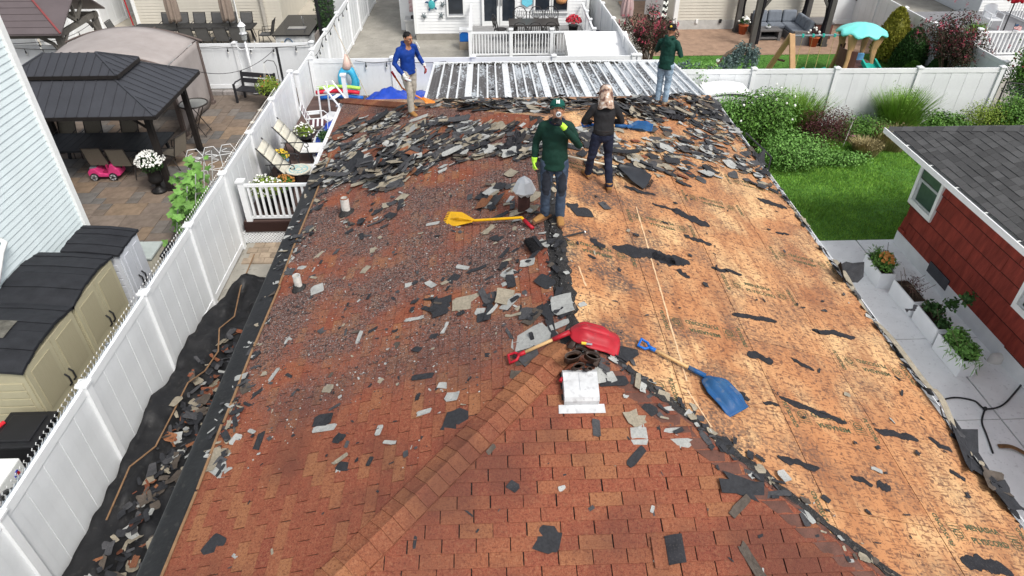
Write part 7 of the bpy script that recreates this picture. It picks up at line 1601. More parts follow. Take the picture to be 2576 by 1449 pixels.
def zone(name, poly, n, smin, smax, wts, hmax=0.0, tilt=.12, yaw=None, bounds=(-3.6, 5.6, 3.0, 16.2), fall=None):
    c = 0; tries = 0
    while c < n and tries < n*60:
        tries += 1; x, y = R.uniform(bounds[0], bounds[1]), R.uniform(bounds[2], bounds[3]); z = rz(x, y); u, v = proj((x, y, z))
        if not inpoly(u, v, poly): continue
        cl = NZ.noise(V((x*1.7, y*1.7, 4)))
        if R.random() > .55+1.1*cl: continue
        if x < XR-WL+.03 or x > XR+WR-.03: continue
        h = R.random()*hmax*(.55+.9*max(0, cl+.35)) if hmax else R.uniform(0, .012)
        nn = rn(x, y); s = smin+(smax-smin)*R.random()**1.6
        add_piece(V((x, y, z))+nn*(.008+h), nn, s, pick(wts), name, tilt, yaw); c += 1
def strips(poly, n, bounds, hmax, lmin=.3, lmax=.52):
    nar = [i for i, a in enumerate(VAR) if a[2] == 'narrow']; c = 0
    while c < n:
        x, y = R.uniform(bounds[0], bounds[1]), R.uniform(bounds[2], bounds[3]); u, v = proj((x, y, rz(x, y)))
        if not inpoly(u, v, poly): continue
        nn = rn(x, y); s = R.uniform(lmin, lmax); add_piece(V((x, y, rz(x, y)))+nn*R.uniform(.01, hmax), nn, s, pick((.34, .3, .1, .06, .1, .1)), 'pile', .12, .3); a_ = pieces[-1]; pieces[-1] = a_[:4]+(R.choice(nar),)+a_[5:]; c += 1
PILE1 = [(785, 470), (800, 420), (850, 330), (900, 300), (1000, 285), (1060, 290), (1250, 318), (1345, 320), (1420, 330), (1420, 395), (1350, 405), (1280, 395), (1180, 400), (1120, 430), (1050, 440), (980, 485), (930, 475), (880, 460), (840, 470)]
PILE2 = [(1000, 282), (1075, 262), (1400, 256), (1720, 245), (1800, 262), (1820, 300), (1700, 296), (1560, 300), (1420, 290), (1300, 285), (1130, 274)]
PILE3 = [(1425, 330), (1560, 305), (1700, 280), (1815, 268), (1850, 330), (1885, 375), (1960, 470), (1990, 500), (1900, 470), (1830, 440), (1700, 470), (1620, 440), (1560, 455), (1500, 450), (1425, 400)]
zone('pile', PILE1, 1850, .05, .29, WPILE, .055, .14, .35, (-3.6, 1.2, 9, 15))
zone('pile', [(900, 420), (1000, 370), (1080, 400), (1000, 460), (930, 460)], 90, .14, .38, WPILE, .16, .3, .35, (-3.6, 1.2, 9, 15))
zone('far', PILE2, 1100, .06, .32, WDARK, .10, .18, 0, (-3.6, 5.6, 12, 16.2))
zone('right pile', PILE3, 800, .05, .28, WPILE, .03, .12, .2, (.9, 5.6, 8.5, 16))
zone('flue patch', [(1165, 495), (1200, 470), (1290, 440), (1345, 470), (1350, 560), (1290, 565), (1230, 520)], 110, .1, .32, WPILE, .05, .15)
zone('pipe patch', [(855, 545), (900, 500), (1045, 495), (1005, 560), (930, 565), (870, 590)], 75, .08, .28, WMIX, .03)
zone('ridge patch', [(1010, 820), (1040, 760), (1130, 730), (1300, 650), (1410, 600), (1430, 780), (1420, 830), (1330, 800), (1240, 790), (1130, 790)], 150, .08, .3, WMIX, .03)
zone('ridge patch', [(1280, 830), (1420, 790), (1435, 850), (1400, 900), (1290, 930)], 55, .1, .3, WMIX, .03)
zone('eave line', [(690, 660), (800, 430), (850, 440), (780, 620), (700, 740), (560, 1200), (500, 1190)], 260, .05, .2, WMIX, .03)
zone('sparse', [(790, 480), (1400, 420), (1420, 900), (1200, 1150), (540, 1200)], 170, .04, .15, WMIX, 0)
zone('sparse', [(790, 480), (1400, 420), (1420, 860), (1200, 1050), (580, 1130)], 380, .015, .06, (.5, .2, .1, .16, .04, 0), 0)
zone('hip edge', [(1420, 840), (1500, 860), (1640, 960), (1800, 1080), (1960, 1190), (2240, 1440), (2160, 1440), (1900, 1230), (1740, 1110), (1560, 1000), (1430, 900)], 150, .05, .2, (.4, .2, .12, .2, .08, 0), .02, .1)
zone('plywood bits', [(1440, 480), (1960, 500), (2500, 1300), (2300, 1440), (1600, 860), (1450, 800)], 90, .03, .1, (.7, .2, .05, .05, 0, 0), 0)
zone('near bits', [(560, 1150), (1400, 1060), (1700, 1060), (2100, 1440), (560, 1440)], 45, .025, .085, (.5, .2, .1, .2, 0, 0), 0)
strips(PILE1, 26, (-3.4, 1.0, 9, 15), .12); strips(PILE3, 9, (1, 5.3, 9, 15.5), .05); strips(PILE2, 20, (-2.5, 5.3, 12, 16), .14)
# big scraps seen one by one: (px, py, length m, aspect handled by variant, material)
BIG = [(655, 1105, .30, 0), (818, 1080, .28, 3), (815, 1060, .2, 0), (530, 1160, .28, 2), (545, 1190, .24, 3), (540, 1375, .24, 0), (1155, 1060, .32, 0), (982, 1115, .17, 3), (1068, 1040, .2, 3), (860, 1155, .17, 2), (955, 1085, .14, 3), (865, 1175, .16, 0), (655, 985, .22, 0), (690, 945, .2, 3), (905, 850, .2, 3), (940, 832, .16, 0), (1065, 950, .26, 0), (1120, 830, .16, 3), (1165, 675, .22, 3), (1200, 680, .24, 0), (1140, 705, .2, 0), (1085, 718, .18, 3), (920, 680, .16, 2), (805, 640, .2, 2), (1340, 855, .38, 3), (1320, 885, .34, 1), (1340, 910, .3, 1), (1375, 770, .42, 0), (1390, 830, .3, 0), (1180, 760, .36, 2), (1220, 750, .34, 1), (1095, 760, .3, 0), (1045, 805, .26, 3), (1600, 1150, .25, 0), (1378, 1355, .24, 0), (1605, 1080, .26, 3), (1600, 1050, .2, 2), (1690, 1085, .2, 3), (1720, 1115, .2, 3), (1500, 1078, .16, 1), (1865, 1225, .34, 0), (1860, 1275, .3, 4), (1890, 1415, .34, 4), (1290, 1225, .1, 0), (1180, 1292, .09, 0), (1044, 1365, .1, 0), (1235, 1132, .1, 4), (1260, 545, .3, 0), (1290, 520, .26, 1), (1230, 580, .2, 2), (1090, 565, .22, 3), (985, 545, .24, 0), (1010, 508, .24, 2), (1515, 945, .2, 3), (1540, 960, .24, 0), (1620, 960, .14, 0), (1270, 640, .22, 0), (1250, 600, .2, 0), (1560, 890, .3, 0), (1500, 900, .2, 1), (2140, 690, .12, 1), (1140, 1000, .14, 3), (825, 980, .14, 2), (1052, 1000, .1, 0), (790, 700, .14, 2), (800, 730, .2, 3), (790, 680, .12, 3), (870, 560, .14, 3), (1440, 520, .2, 0), (1465, 535, .3, 0), (1600, 480, .2, 0), (1520, 520, .16, 1), (1320, 900, .22, 4)]
for px, py, s, k in BIG:
    p = RP(px, py); n = rn(p.x, p.y); add_piece(p+n*.012, n, s, k, 'big', .05)
# felt patches still stuck to the plywood: (start px, end px, width m)
FELT = [((1540, 622), (1735, 662), .24), ((1640, 640), (1700, 665), .22), ((1690, 528), (1785, 570), .2), ((1640, 512), (1700, 530), .07), ((1840, 790), (1955, 812), .09), ((2040, 828), (2150, 848), .10), ((1878, 890), (1945, 910), .13), ((1990, 903), (2048, 932), .07), ((1960, 1000), (2130, 1065), .09), ((1918, 1012), (1960, 1020), .05), ((2200, 1080), (2310, 1108), .10), ((2335, 1102), (2395, 1138), .08), ((1955, 1150), (2062, 1182), .08), ((2415, 1408), (2545, 1440), .15), ((2140, 1200), (2195, 1222), .07), ((2205, 1212), (2240, 1235), .12), ((2390, 1180), (2425, 1212), .07), ((1790, 675), (1865, 690), .08), ((1700, 680), (1735, 700), .1), ((1905, 500), (1980, 525), .16), ((1735, 600), (1790, 615), .1), ((1950, 585), (1985, 590), .06), ((1600, 480), (1650, 492), .08), ((1485, 600), (1520, 625), .12), ((1860, 985), (1880, 1010), .08), ((1570, 470), (1610, 480), .1), ((1480, 640), (1500, 650), .06), ((1830, 405), (1880, 425), .12), ((1700, 455), (1740, 470), .1), ((2310, 770), (2280, 785), .05), ((1570, 1000), (1600, 1030), .14)]
for i, (a, b, wd) in enumerate(FELT):
    pa, pb = RP(*a), RP(*b); c = (pa+pb)/2; n = rn(c.x, c.y); d = (pb-pa); L = d.length; d = d.normalized(); s = n.cross(d); N = max(8, int(L/.022)); top, bot = [], []
    for k in range(N+1):
        t_ = k/N; e = min(1, t_*6+.12, (1-t_)*6+.12)**.6; mid = pa+d*(L*t_)+s*(.05*NZ.noise(V((i*3.1, t_*3, 0)))); w1 = wd*.52*e*(1+.7*NZ.noise(V((i, t_*6, 2)))+.35*NZ.noise(V((i, t_*30, 2)))); w2 = wd*.52*e*(1+.7*NZ.noise(V((i, t_*6, 9)))+.35*NZ.noise(V((i, t_*30, 6)))); top.append(mid+s*w1); bot.append(mid-s*w2)
    pl = bot+top[::-1]; pl = [V((p.x, p.y, rz(p.x, p.y)))+n*.003 for p in pl]; m = M(); m.prism(pl, n*.003)
    m.build('felt_patch', MFELT, house, w=True)
for i, (px, py, L, W) in enumerate(((960, 440, .9, .5), (890, 415, .7, .4), (1180, 345, 1.0, .45), (1290, 370, .9, .5), (1120, 390, .8, .4), (1500, 262, 1.1, .4), (1320, 268, 1.0, .35), (1700, 300, .7, .4))):
    L, W = L*.55, W*.6; p = RP(px, py); n = rn(p.x, p.y); q = frame_rot((n+V((R.gauss(0, .1), -.12, 0))).normalized(), R.uniform(-.2, .7)); m = M()
    m.grid(lambda u, v: p+q @ V(((u-.5)*L+.05*NZ.noise(V((v*4, i, 0))), (v-.5)*W*(1+.3*NZ.noise(V((u*4, i, 3)))), .06+.10*NZ.noise(V((u*4+i, v*4, 0)))+.04*NZ.noise(V((u*11+i, v*9, 4)))+.07*(2*u-1)**2*(i % 3 == 0))), 14, 8)
    nl = ('left of the middle', 'near the left eave', 'in the middle', 'right of the middle', 'at the front edge', 'at the far edge', 'along the far eave', 'on the bare plywood')[i]; m.build('felt_sheet', MFELT if i % 2 else MS2, solid=.006, label='large buckled dark shingle sheet %s of the debris pile' % nl, cat='felt sheet')
# build: the 300 that show largest as things, the rest as one mass
pieces.sort(key=lambda t: -t[0]); nb = 0; restm = M()
CN = ('charcoal', 'slate grey', 'beige', 'pale grey', 'brown', 'red')
ZN = {'pile': 'in the big pile on the left slope', 'far': 'heaped along the far eave', 'right pile': 'in the pile on the bare plywood', 'flue patch': 'round the chimney flue', 'pipe patch': 'round the rusty vent pipe', 'ridge patch': 'in the patch left of the ridge', 'eave line': 'along the left eave', 'sparse': 'scattered loosely on the red left slope', 'hip edge': 'along the torn hip edge', 'plywood bits': 'lying loose on bare plywood', 'near bits': 'on the near red slopes', 'big': None}
for sz, p, q, s, v, k, zn in pieces:
    x, y = proj(p)
    kz = (k, zn, s > .24)
    if nb < 299 and -10 < x < 2590 and -10 < y < 1460:
        o = bpy.data.objects.new('shingle_scrap', scrap_data(v, k)); COL.objects.link(o); nb += 1
        o.matrix_world = MX.Translation(p) @ q.to_4x4() @ MX.Scale(s, 4)
        w_ = ZN[zn] or ('on the bare plywood slope' if p.x > XR+.1 and YA < p.y else 'lying singly on the red front slope' if rn(p.x, p.y).y < -.1 else 'lying singly on the red left slope')
        nl = min(LMK, key=lambda q_: (q_[0]-x)**2+(q_[1]-y)**2); side = ('right of' if x > nl[0] else 'left of') if abs(x-nl[0]) > abs(y-nl[1]) else ('below' if y > nl[1] else 'above'); sz_ = 'large' if s > .3 else 'mid sized' if s > .2 else 'small'; ar = VAR[v][2]
        dd_ = math.hypot(nl[0]-x, nl[1]-y); lab = '%s %s %s shingle scrap %s%s %s' % (sz_, ar, CN[k], 'just ' if dd_ < 45 else '' if dd_ < 95 else 'farther ' if dd_ < 150 else 'far ', side, nl[2]); tag(o, lab, 'shingle scrap', 'scraps: '+lab)
    else:
        restm.k = k; vs, fs = VAR[v][:2]; restm.add([p+q @ (a*s) for a in vs], fs)
restm.build('shingle_debris', SM, label='heaped torn shingle fragments across the far half of the roof', cat='debris', kind='stuff')
# granules and crumbs swept over the red slope
cm = M(); ck = (0, 0, 1, 3, 3)
for _ in range(22000):
    x, y = R.uniform(XR-WL+.1, XR-.05), R.uniform(4.2, 13.5)
    if y < YA and x > XR-(YA-y)*.8: continue
    d = NZ.noise(V((x*.9, y*.9, 1)))+.5*NZ.noise(V((x*3, y*3, 5)))
    if R.random() > .18+.9*max(0, d)+(.25 if 5.6 < y < 9 else 0)-(.3 if y < 5.2 else 0): continue
    n = rn(x, y); p = V((x, y, rz(x, y)))+n*.009; s = .004+.014*R.random()**3; a = R.random()*6.28; cm.k = R.choice(ck); e1 = V((math.cos(a), math.sin(a), 0))*s; e2 = V((-math.sin(a), math.cos(a), 0))*s*R.uniform(.5, 1); h = n*s*.5
    cm.add([p-e1, p+e2, p+e1, p-e2, p+h], [(0, 3, 4), (3, 2, 4), (2, 1, 4), (1, 0, 4)])
for _ in range(3500):
    x, y = R.uniform(XR+.05, XR+1.7), R.uniform(4.2, 12); 
    if R.random() > .25+.8*NZ.noise(V((x*1.3, y*1.1, 7))) or (y < YA and x-XR < YA-y): continue
    n = rn(x, y); p = V((x, y, rz(x, y)))+n*.002; s = .004+.01*R.random()**3; a = R.random()*6.28; cm.k = R.choice((0, 0, 1)); e1 = V((math.cos(a), math.sin(a), 0))*s; e2 = V((-math.sin(a), math.cos(a), 0))*s; cm.add([p-e1, p+e2, p+e1, p-e2, p+n*s*.5], [(0, 3, 4), (3, 2, 4), (2, 1, 4), (1, 0, 4)])
cm.build('shingle_crumbs', SM, label='fine shingle crumbs and granules sprinkled over the roof', cat='debris', kind='stuff')
# ---------------------------------------------------------------- black tarp over the left eave and down in the alley
MTP = mat('black_tarp', (.012,.012,.013), .5, .35, 5, .4, 18, spec=.35, speck=.12, speckc=(.06,.055,.05), sps=14); MBAT = mat('tarp_batten', (.22,.13,.07), .8, .25, 9)
ev = XR-WL; fL = FACES['left'][0]; ve = WL/CT
def eav(y): return ve-.27+.06*NZ.noise(V((y*.9, 1, 0)))
m = M()
def tf(u, v):
    y = lerp(1.5, 12.4, u); w0 = eav(y)
    if v < .55: vv = lerp(w0, ve+.05, v/.55); p = fL(y, vv, .027+.012*NZ.noise(V((y*2, vv*4, 0)))); return p
    k = (v-.55)/.45; e = fL(y, ve+.05, .027); return e+V((-.05*math.sin(k*3), .02*NZ.noise(V((y*3, k*2, 0))), -.5*k))
m.grid(tf, 140, 14); m.build('eave_tarp', MTP, smooth=True, solid=.004, label='black tarp strip folded over the left roof eave', cat='tarp')
t = thing('tarp_batten', 'thin wooden batten along the upper edge of the eave tarp', 'batten', fL(7, eav(7), .02)); y = 2.0; k = 0
while y < 12.2:
    L = R.uniform(.9, 1.6); a, b = fL(y, eav(y)-.005, .036), fL(y+L-.03, eav(y+L)-.005+R.gauss(0, .01), .036); m = M(); m.bar(a, b, .028, .012, (0, 0, 1)); m.build('strip', MBAT, t, w=True); y += L
def gz(x, y):
    u = (x+5.9)/2.4; z = .14+.12*NZ.noise(V((x*2.6, y*1.6, 0)))+.07*NZ.noise(V((x*6, y*4, 3))); z += .55*max(0, .22-u)/.22*(.6+.5*NZ.noise(V((y*.8, 0, 7)))) ; z += .2*math.exp(-((x+5.5+.06*math.sin(y*1.1))**2)/.012)*(.55+.5*NZ.noise(V((y*.7, 3, 0)))); return max(.03, z)
m = M(); xl_ = lambda y: -5.86+.10*NZ.noise(V((y*.8, 4, 4)))+(.35*max(0, y-10.8) if y > 10.8 else 0); xr_ = lambda y: -2.95
m.grid(lambda u, v: (lambda y: (lambda x: (x, y, gz(x, y)+.25*max(0, y-11.6)*(1-u)))(lerp(xl_(y), xr_(y), u)))(lerp(1.2, 12.3, v)), 46, 150)
m.build('ground_tarp', MTP, smooth=True, solid=.004, label='rumpled black tarp spread in the alley below the eave', cat='tarp')
t = thing('tarp_batten', 'broken wooden battens lying along the alley tarp', 'batten', (-5.1, 8, .3)); pts = [(640, 640), (605, 720), (588, 790), (555, 835), (548, 880), (515, 930), (478, 975), (440, 1045), (395, 1130), (335, 1190), (275, 1320)]
for i in range(len(pts)-1):
    a, b = P(*pts[i], .32), P(*pts[i+1], .32); a.z = gz(a.x, a.y)+.02+.12; b.z = gz(b.x, b.y)+.02+.12; m = M(); m.bar(a, b, .024, .012); m.build('strip', MBAT, t, w=True)
nb2 = 0; tm = M(); names_ = {}
for i in range(640):
    y = 3.0+7.6*R.random()**.8; x = R.uniform(-5.5, -4.3)
    if x < -5.62+.5*max(0, y-9)*.5: continue
    k = pick((.34, .22, .15, .08, .09, .12)); s = R.uniform(.07, .24); p = V((x, y, gz(x, y)+.02+R.uniform(0, .08))); nn = V((R.gauss(0, .25), R.gauss(0, .25), 1)).normalized(); q = frame_rot(nn, R.random()*6.28); v = R.randrange(len(VAR)); tm.k = k; tm.add([p+q @ (a*s) for a in VAR[v][0]], VAR[v][1])
tm.build('fallen_scraps', SM, label='fallen shingle fragments piled on the alley tarp', cat='debris', kind='stuff')
em = M(); y = 1.8
while y < 15.9:      # ragged felt ends along the right eave
    s = R.uniform(.06, .2); p = V((XR+WR+R.uniform(-.03, .05), y, rz(XR+WR, 8)+R.uniform(-.02, .03))); q = frame_rot(V((.5+R.gauss(0, .2), R.gauss(0, .2), .8)).normalized(), R.random()*6.28); em.k = pick((.6, .2, .12, .03, .05, 0)); vs, fs = VAR[R.randrange(len(VAR))][:2]; em.add([p+q @ (a*s) for a in vs], fs); y += R.uniform(.03, .13)
em.build('eave_scraps', SM, label='ragged dark felt ends along the right eave and gutter', cat='debris', kind='stuff')
hm = M()
for i in range(260):      # pale granule chips along the torn hip and the ridge
    if i < 170: t_ = R.uniform(0, 4.2); x, y = XR+.04+t_+R.gauss(0, .09), YA+.06-t_*.985+R.gauss(0, .09)
    else: x, y = XR+R.gauss(0, .06), R.uniform(YA, YB)
    s = .015+.1*R.random()**2; q = frame_rot((rn(x, y)+V((R.gauss(0, .15), R.gauss(0, .15), 0))).normalized(), R.random()*6.28); hm.k = R.choice((3, 0, 1, 4, 2, 0)); vs, fs = VAR[R.randrange(len(VAR))][:2]; p = V((x, y, rz(x, y)+.016)); hm.add([p+q @ (a*s) for a in vs], fs)
hm.build('hip_chips', SM, label='pale granule chips along the torn hip and ridge', cat='debris', kind='stuff')
# torn felt and shingle ends hanging off the right eave
for i, (px, py, L, W, k, lab) in enumerate(((2118, 690, .5, .35, 0, 'jagged black felt curl sticking up at the right eave'), (1990, 545, .25, .12, 0, 'small black felt curl on the right eave above the lawn'), (1905, 400, .3, .3, 0, 'torn black felt flap by the handrail at the right eave'), (2440, 1140, .9, .32, 0, 'large black felt sheet hanging over the right eave'), (2505, 1215, .35, .3, 4, 'folded brown scrap lying on the hanging black felt'), (2535, 1255, .4, .3, 0, 'black scrap jutting past the right eave below the fold'), (2190, 815, .25, .2, 0, 'black scrap in the gutter at the right eave'), (2335, 985, .14, .1, 0, 'small black square scrap on the path beside the eave'), (1770, 262, .3, .25, 0, 'black flap raised at the far right roof corner'))):
    p = PX(px, py, XR+WR+.03); up_ = i in (0, 1, 2, 8); n = V((.5, -.5, .7)) if up_ else V((.35, 0, 1)); q = frame_rot(n.normalized(), R.uniform(-.3, .3)+1.4*(not up_)); vs, fs = scrap_geo(L, W, 13, .38, .006, .25 if up_ else .06); m = M(); m.add([p+q @ a for a in vs], fs)
    m.build('felt_scrap', SM[k], label=lab, cat='felt scrap', bev=0)
for i, (a, b, lab) in enumerate((((1980, 520), (2010, 590), 'long beige shingle strip on the right eave above the lawn'), ((2190, 815), (2330, 980), 'long beige shingle strip curling along the right eave'), ((2335, 985), (2390, 1075), 'beige shingle strip hanging off the right eave near the cable'), ((2090, 660), (2170, 790), 'narrow beige strip in the gutter by the black curl'))):
    pa, pb = PX(*a, XR+WR), PX(*b, XR+WR); m = M(); n = 14; m.grid(lambda u, v: pa+(pb-pa)*u+V((.0+.09*v, 0, .06+.03*math.sin(u*5)-.02*v)), n, 2); m.build('shingle_strip', MS3, solid=.006, label=lab, cat='shingle strip')
# ---------------------------------------------------------------- the crew
def organic(m, name, mt, parent, vox=.012, it=6, wr=0.0, seed=0, ws=(9, 9, 14)):
    me = bpy.data.meshes.new('tmp'); me.from_pydata(m.v, [], m.f); o = bpy.data.objects.new('tmp', me)
    r = o.modifiers.new('r', 'REMESH'); r.mode = 'VOXEL'; r.voxel_size = vox; s = o.modifiers.new('s', 'SMOOTH'); s.iterations = it; s.factor = .5
    e = baked(o)
    if wr:
        new = []
        for p, nv in [(v.co.copy(), v.normal.copy()) for v in e.vertices]:
            k = NZ.noise(V((p.x*ws[0]+seed, p.y*ws[1], p.z*ws[2])))+.5*NZ.noise(V((p.x*22, p.y*22+seed, p.z*26))); new.extend(p+nv*(wr*k))
        e.vertices.foreach_set('co', new)
    e.materials.clear(); e.materials.append(mt); e.polygons.foreach_set('use_smooth', [True]*len(e.polygons)); e.name = name
    ob = bpy.data.objects.new(name, e); COL.objects.link(ob); ob.parent = parent; return ob
def hand(m, w_, d, n, s, curl, k=1.0):
    d = V(d).normalized(); s = V(s); s = (s-d*s.dot(d)).normalized(); n = V(n); n = (n-d*n.dot(d)-s*n.dot(s)).normalized(); w_ = V(w_)
    m.tube([w_-d*.02, w_+d*.03*k, w_+d*.085*k], [(.028*k, .02*k), (.04*k, .018*k), (.042*k, .015*k)], 10, up=n)
    for i, L in enumerate((.078, .088, .08, .062)):
        b = w_+d*.078*k+s*((.032-.0215*i)*k); c1, c2 = curl, curl*1.9; d1 = d*math.cos(c1)+n*math.sin(c1); d2 = d*math.cos(c2)+n*math.sin(c2); d3 = d*math.cos(c2*1.35)+n*math.sin(c2*1.35)
        p1 = b+d1*L*.45*k; p2 = p1+d2*L*.32*k; p3 = p2+d3*L*.27*k; m.tube([b-d*.01, p1, p2, p3], [.0105*k, .0098*k, .009*k, .0075*k], 7)
    b = w_+d*.025*k+s*.03*k; p1 = b+(d*.55+s*.75+n*.3).normalized()*.045*k; p2 = p1+(d*.9+s*.1+n*(.4+curl*.5)).normalized()*.035*k; m.tube([b-s*.015, b, p1, p2], [.014*k, .014*k, .011*k, .009*k], 7)
SKIN = mat('skin', (.36,.17,.10), .55, .12, 14, spec=.35); HAIR = mat('black_hair', (.008,.007,.007), .6, .3, 40, .4, 90); EYEW = mat('eye_white', (.6,.58,.55), .3); EYED = mat('eye_dark', (.012,.008,.006), .2)
MBOOT = mat('tan_boot', (.30,.155,.05), .7, .25, 9, .3, 40); MSOLE = mat('boot_sole', (.16,.08,.045), .8)
def person(label, loc, rot, J, shirt, pants, H=1.72, gloves=None, hatf=None, extra=None, boots=MBOOT, look=0.0, nod=0.0, hood=False, hem=.84, seed=0, bodyf=1.0, worn=None):
    t = thing('person', label, 'person', loc, rot); k = H/1.72; j = {a: V(b)*k for a, b in J.items() if a[:2] != 'hd'}
    nk, hd, pv_, chs = j['neck'], j['head'], j['pelvis'], j['chest']; hr = MX.Rotation(look, 3, 'Z') @ MX.Rotation(nod, 3, 'X')
    def HD(x, y, z): return hd+hr @ (V((x, y, z))*k)
    # continuous body
    m = M(); m.ell(hd+V((0, .008, .022))*k, (.077*k, .097*k, .10*k), 16, 12, hr); m.tube([HD(0, -.03, .0), HD(0, -.05, -.06), HD(0, -.055, -.098)], [(.06*k, .05*k), (.052*k, .045*k), (.03*k, .028*k)], 12)
    m.tube([HD(0, .02, -.05), nk, (nk+chs)/2], [.055*k, .058*k, .07*k], 12); m.tube([HD(0, -.088, .025), HD(0, -.115, -.012), HD(0, -.098, -.028)], [.011*k, .017*k, .012*k], 8)
    m.tube([HD(-.05, -.074, .036), HD(0, -.088, .04), HD(.05, -.074, .036)], .012*k, 7); m.tube([HD(-.024, -.085, -.055), HD(0, -.093, -.055), HD(.024, -.085, -.055)], [.006*k, .009*k, .006*k], 7)
    for s in (-1, 1): m.ell(HD(s*.078, .01, .0), (.012*k, .022*k, .034*k), 8, 6, hr); m.ell(HD(s*.042, -.07, -.01), (.022*k, .02*k, .022*k), 8, 6)
    m.tube([pv_-V((0, 0, .05))*k, (pv_+chs)/2, chs, nk-V((0, 0, .02))], [(.14*k, .1*k), (.13*k, .1*k), (.15*k, .1*k), (.06*k, .06*k)], 14)
    for s in 'LR':
        sa = j['sh'+s]-V((0, 0, .035*k))+(nk-j['sh'+s])*.12; m.tube([sa, j['el'+s], j['wr'+s]], [.042*k, .038*k, .027*k], 10); m.tube([j['hip'+s], j['kn'+s], j['an'+s]], [.075*k, .052*k, .036*k], 10); a = j['an'+s]; f = j['toe'+s]-a; m.tube([a, a+f*.5+V((0, 0, -.03)), a+f+V((0, 0, -.05))], [.035*k, .035*k, .025*k], 8)
        d, n, sd, cu = J['hd'+s]; hand(m, j['wr'+s], d, n, sd, cu, k*.92)
    organic(m, 'body', SKIN, t, .0085, 3)
    for s in (-1, 1):
        m = M(); m.ell(HD(s*.031, -.083, .014), (.014*k, .008*k, .008*k), 10, 6, hr); e = m.build('eye', EYEW, t); m = M(); m.ell(HD(s*.031, -.0895, .014), (.0065*k, .004*k, .0065*k), 8, 6, hr); m.build('pupil', EYED, e)
        m = M(); m.tube([HD(s*.014, -.095, .035), HD(s*.032, -.096, .042), HD(s*.052, -.083, .034)], .006*k, 6); m.build('eyebrow', HAIR, t)
    m = M(); m.tube([HD(-.027, -.096, -.055), HD(0, -.103, -.054), HD(.027, -.096, -.055)], .0045*k, 6); m.build('mouth', mat('lip', (.2,.07,.05), .5), t)
    # hair
    m = M(); m.ell(hd+hr @ (V((0, .02, .04))*k), (.084*k, .098*k, .088*k), 14, 10, hr); m.v = [p for p in m.v]; 
    for p in m.v:
        q = hr.transposed() @ (p-hd)
        if q.y < -.05*k and q.z < .055*k: p += hr @ V((0, .05*k, .02*k))
    organic(m, 'hair', HAIR, t, .011, 2, .008, 3, (40, 40, 40))
    # shirt
    m = M(); sx = (j['shL']-j['shR']).length/2; hm = pv_+(pv_-chs).normalized()*(.92-hem)*k
    m.tube([hm, pv_+V((0, 0, .06))*k, (pv_+chs)/2, chs, (j['shL']+j['shR'])/2-V((0, 0, .02))*k, (j['shL']+j['shR'])/2+V((0, 0, .035))*k, nk+V((0, 0, .0))], [(.172*k*bodyf, .13*k*bodyf), (.168*k*bodyf, .126*k*bodyf), (.16*k*bodyf, .118*k*bodyf), (.175*k, .125*k*bodyf), (sx*.82, .09*k), (sx*.42, .07*k), (.062*k, .062*k)], 18)
    for s in 'LR':
        a, b, c = j['sh'+s], j['el'+s], j['wr'+s]; a = a-V((0, 0, .035*k))+(nk-a)*.1; m.ell(a, .06*k, 10, 8); m.tube([nk-V((0, 0, .03*k)), a+V((0, 0, .01*k))], [.05*k, .052*k], 10); m.tube([a, a+(b-a)*.5, b, b+(c-b)*.5, c-(c-b).normalized()*.01], [.062*k, .06*k, .054*k, .049*k, .041*k], 12)
    if hood: m.tube([nk+V((-.085, -.02, -.01))*k, nk+V((-.07, .07, .03))*k, nk+V((0, .12, .0))*k, nk+V((.07, .07, .03))*k, nk+V((.085, -.02, -.01))*k], .042*k, 10); m.ell(nk+V((0, .12, -.08))*k, (.1*k, .05*k, .1*k), 10, 8)
    organic(m, 'shirt', shirt, t, .013, 5, .008, seed)
    # trousers
    m = M(); m.ell(pv_+V((0, .01, -.02))*k, (.15*k, .115*k, .13*k), 14, 9); m.tube([pv_+V((0, 0, .1))*k, pv_-V((0, 0, .02))*k], [(.145*k, .108*k), (.152*k, .115*k)], 14)
    for s in 'LR':
        a, b, c = j['hip'+s], j['kn'+s], j['an'+s]; m.tube([a+V((0, 0, .03)), a+(b-a)*.4, b, b+(c-b)*.5, c+(c-b).normalized()*.02], [.098*k, .09*k, .07*k, .068*k, .068*k], 12)
    tr = organic(m, 'trousers', pants, t, .013, 5, .009, seed+5, (7, 7, 16))
    if worn:
        tr.data.materials.append(worn)
        for f in tr.data.polygons:
            c = f.center
            if any((c.x-j['kn'+s].x)**2/.06**2+(c.z-j['kn'+s].z-.1)**2/.2**2 < 1+.7*NZ.noise(c*14) for s in 'LR') and c.y < .05: f.material_index = 1
    if hem > .9: m = M(); m.tube([pv_+V((.163*k*math.cos(a), .123*k*math.sin(a), .085*k)) for a in [6.283*q/24 for q in range(24)]], [(.006, .02)]*24, 6, closed=True, up=(0, 0, 1)); m.build('belt', MBLK, t)
    for s in 'LR':
        a = j['an'+s]; f = (j['toe'+s]-a); f.z = 0; f = f.normalized(); z0 = a.z-.085*k; L_ = .2*k
        m = M(); m.tube([a+V((0, 0, .06)), a, a-V((0, 0, .045*k))-f*.01], [.06*k, .056*k, .052*k], 10); m.tube([a-f*.06*k-V((0, 0, .05*k)), a+f*.05*k-V((0, 0, .035*k)), a+f*.12*k-V((0, 0, .05*k)), a+f*L_-V((0, 0, .06*k))], [(.04*k, .04*k), (.047*k, .05*k), (.052*k, .036*k), (.04*k, .024*k)], 12); b = organic(m, 'boot', boots, t, .011, 4)
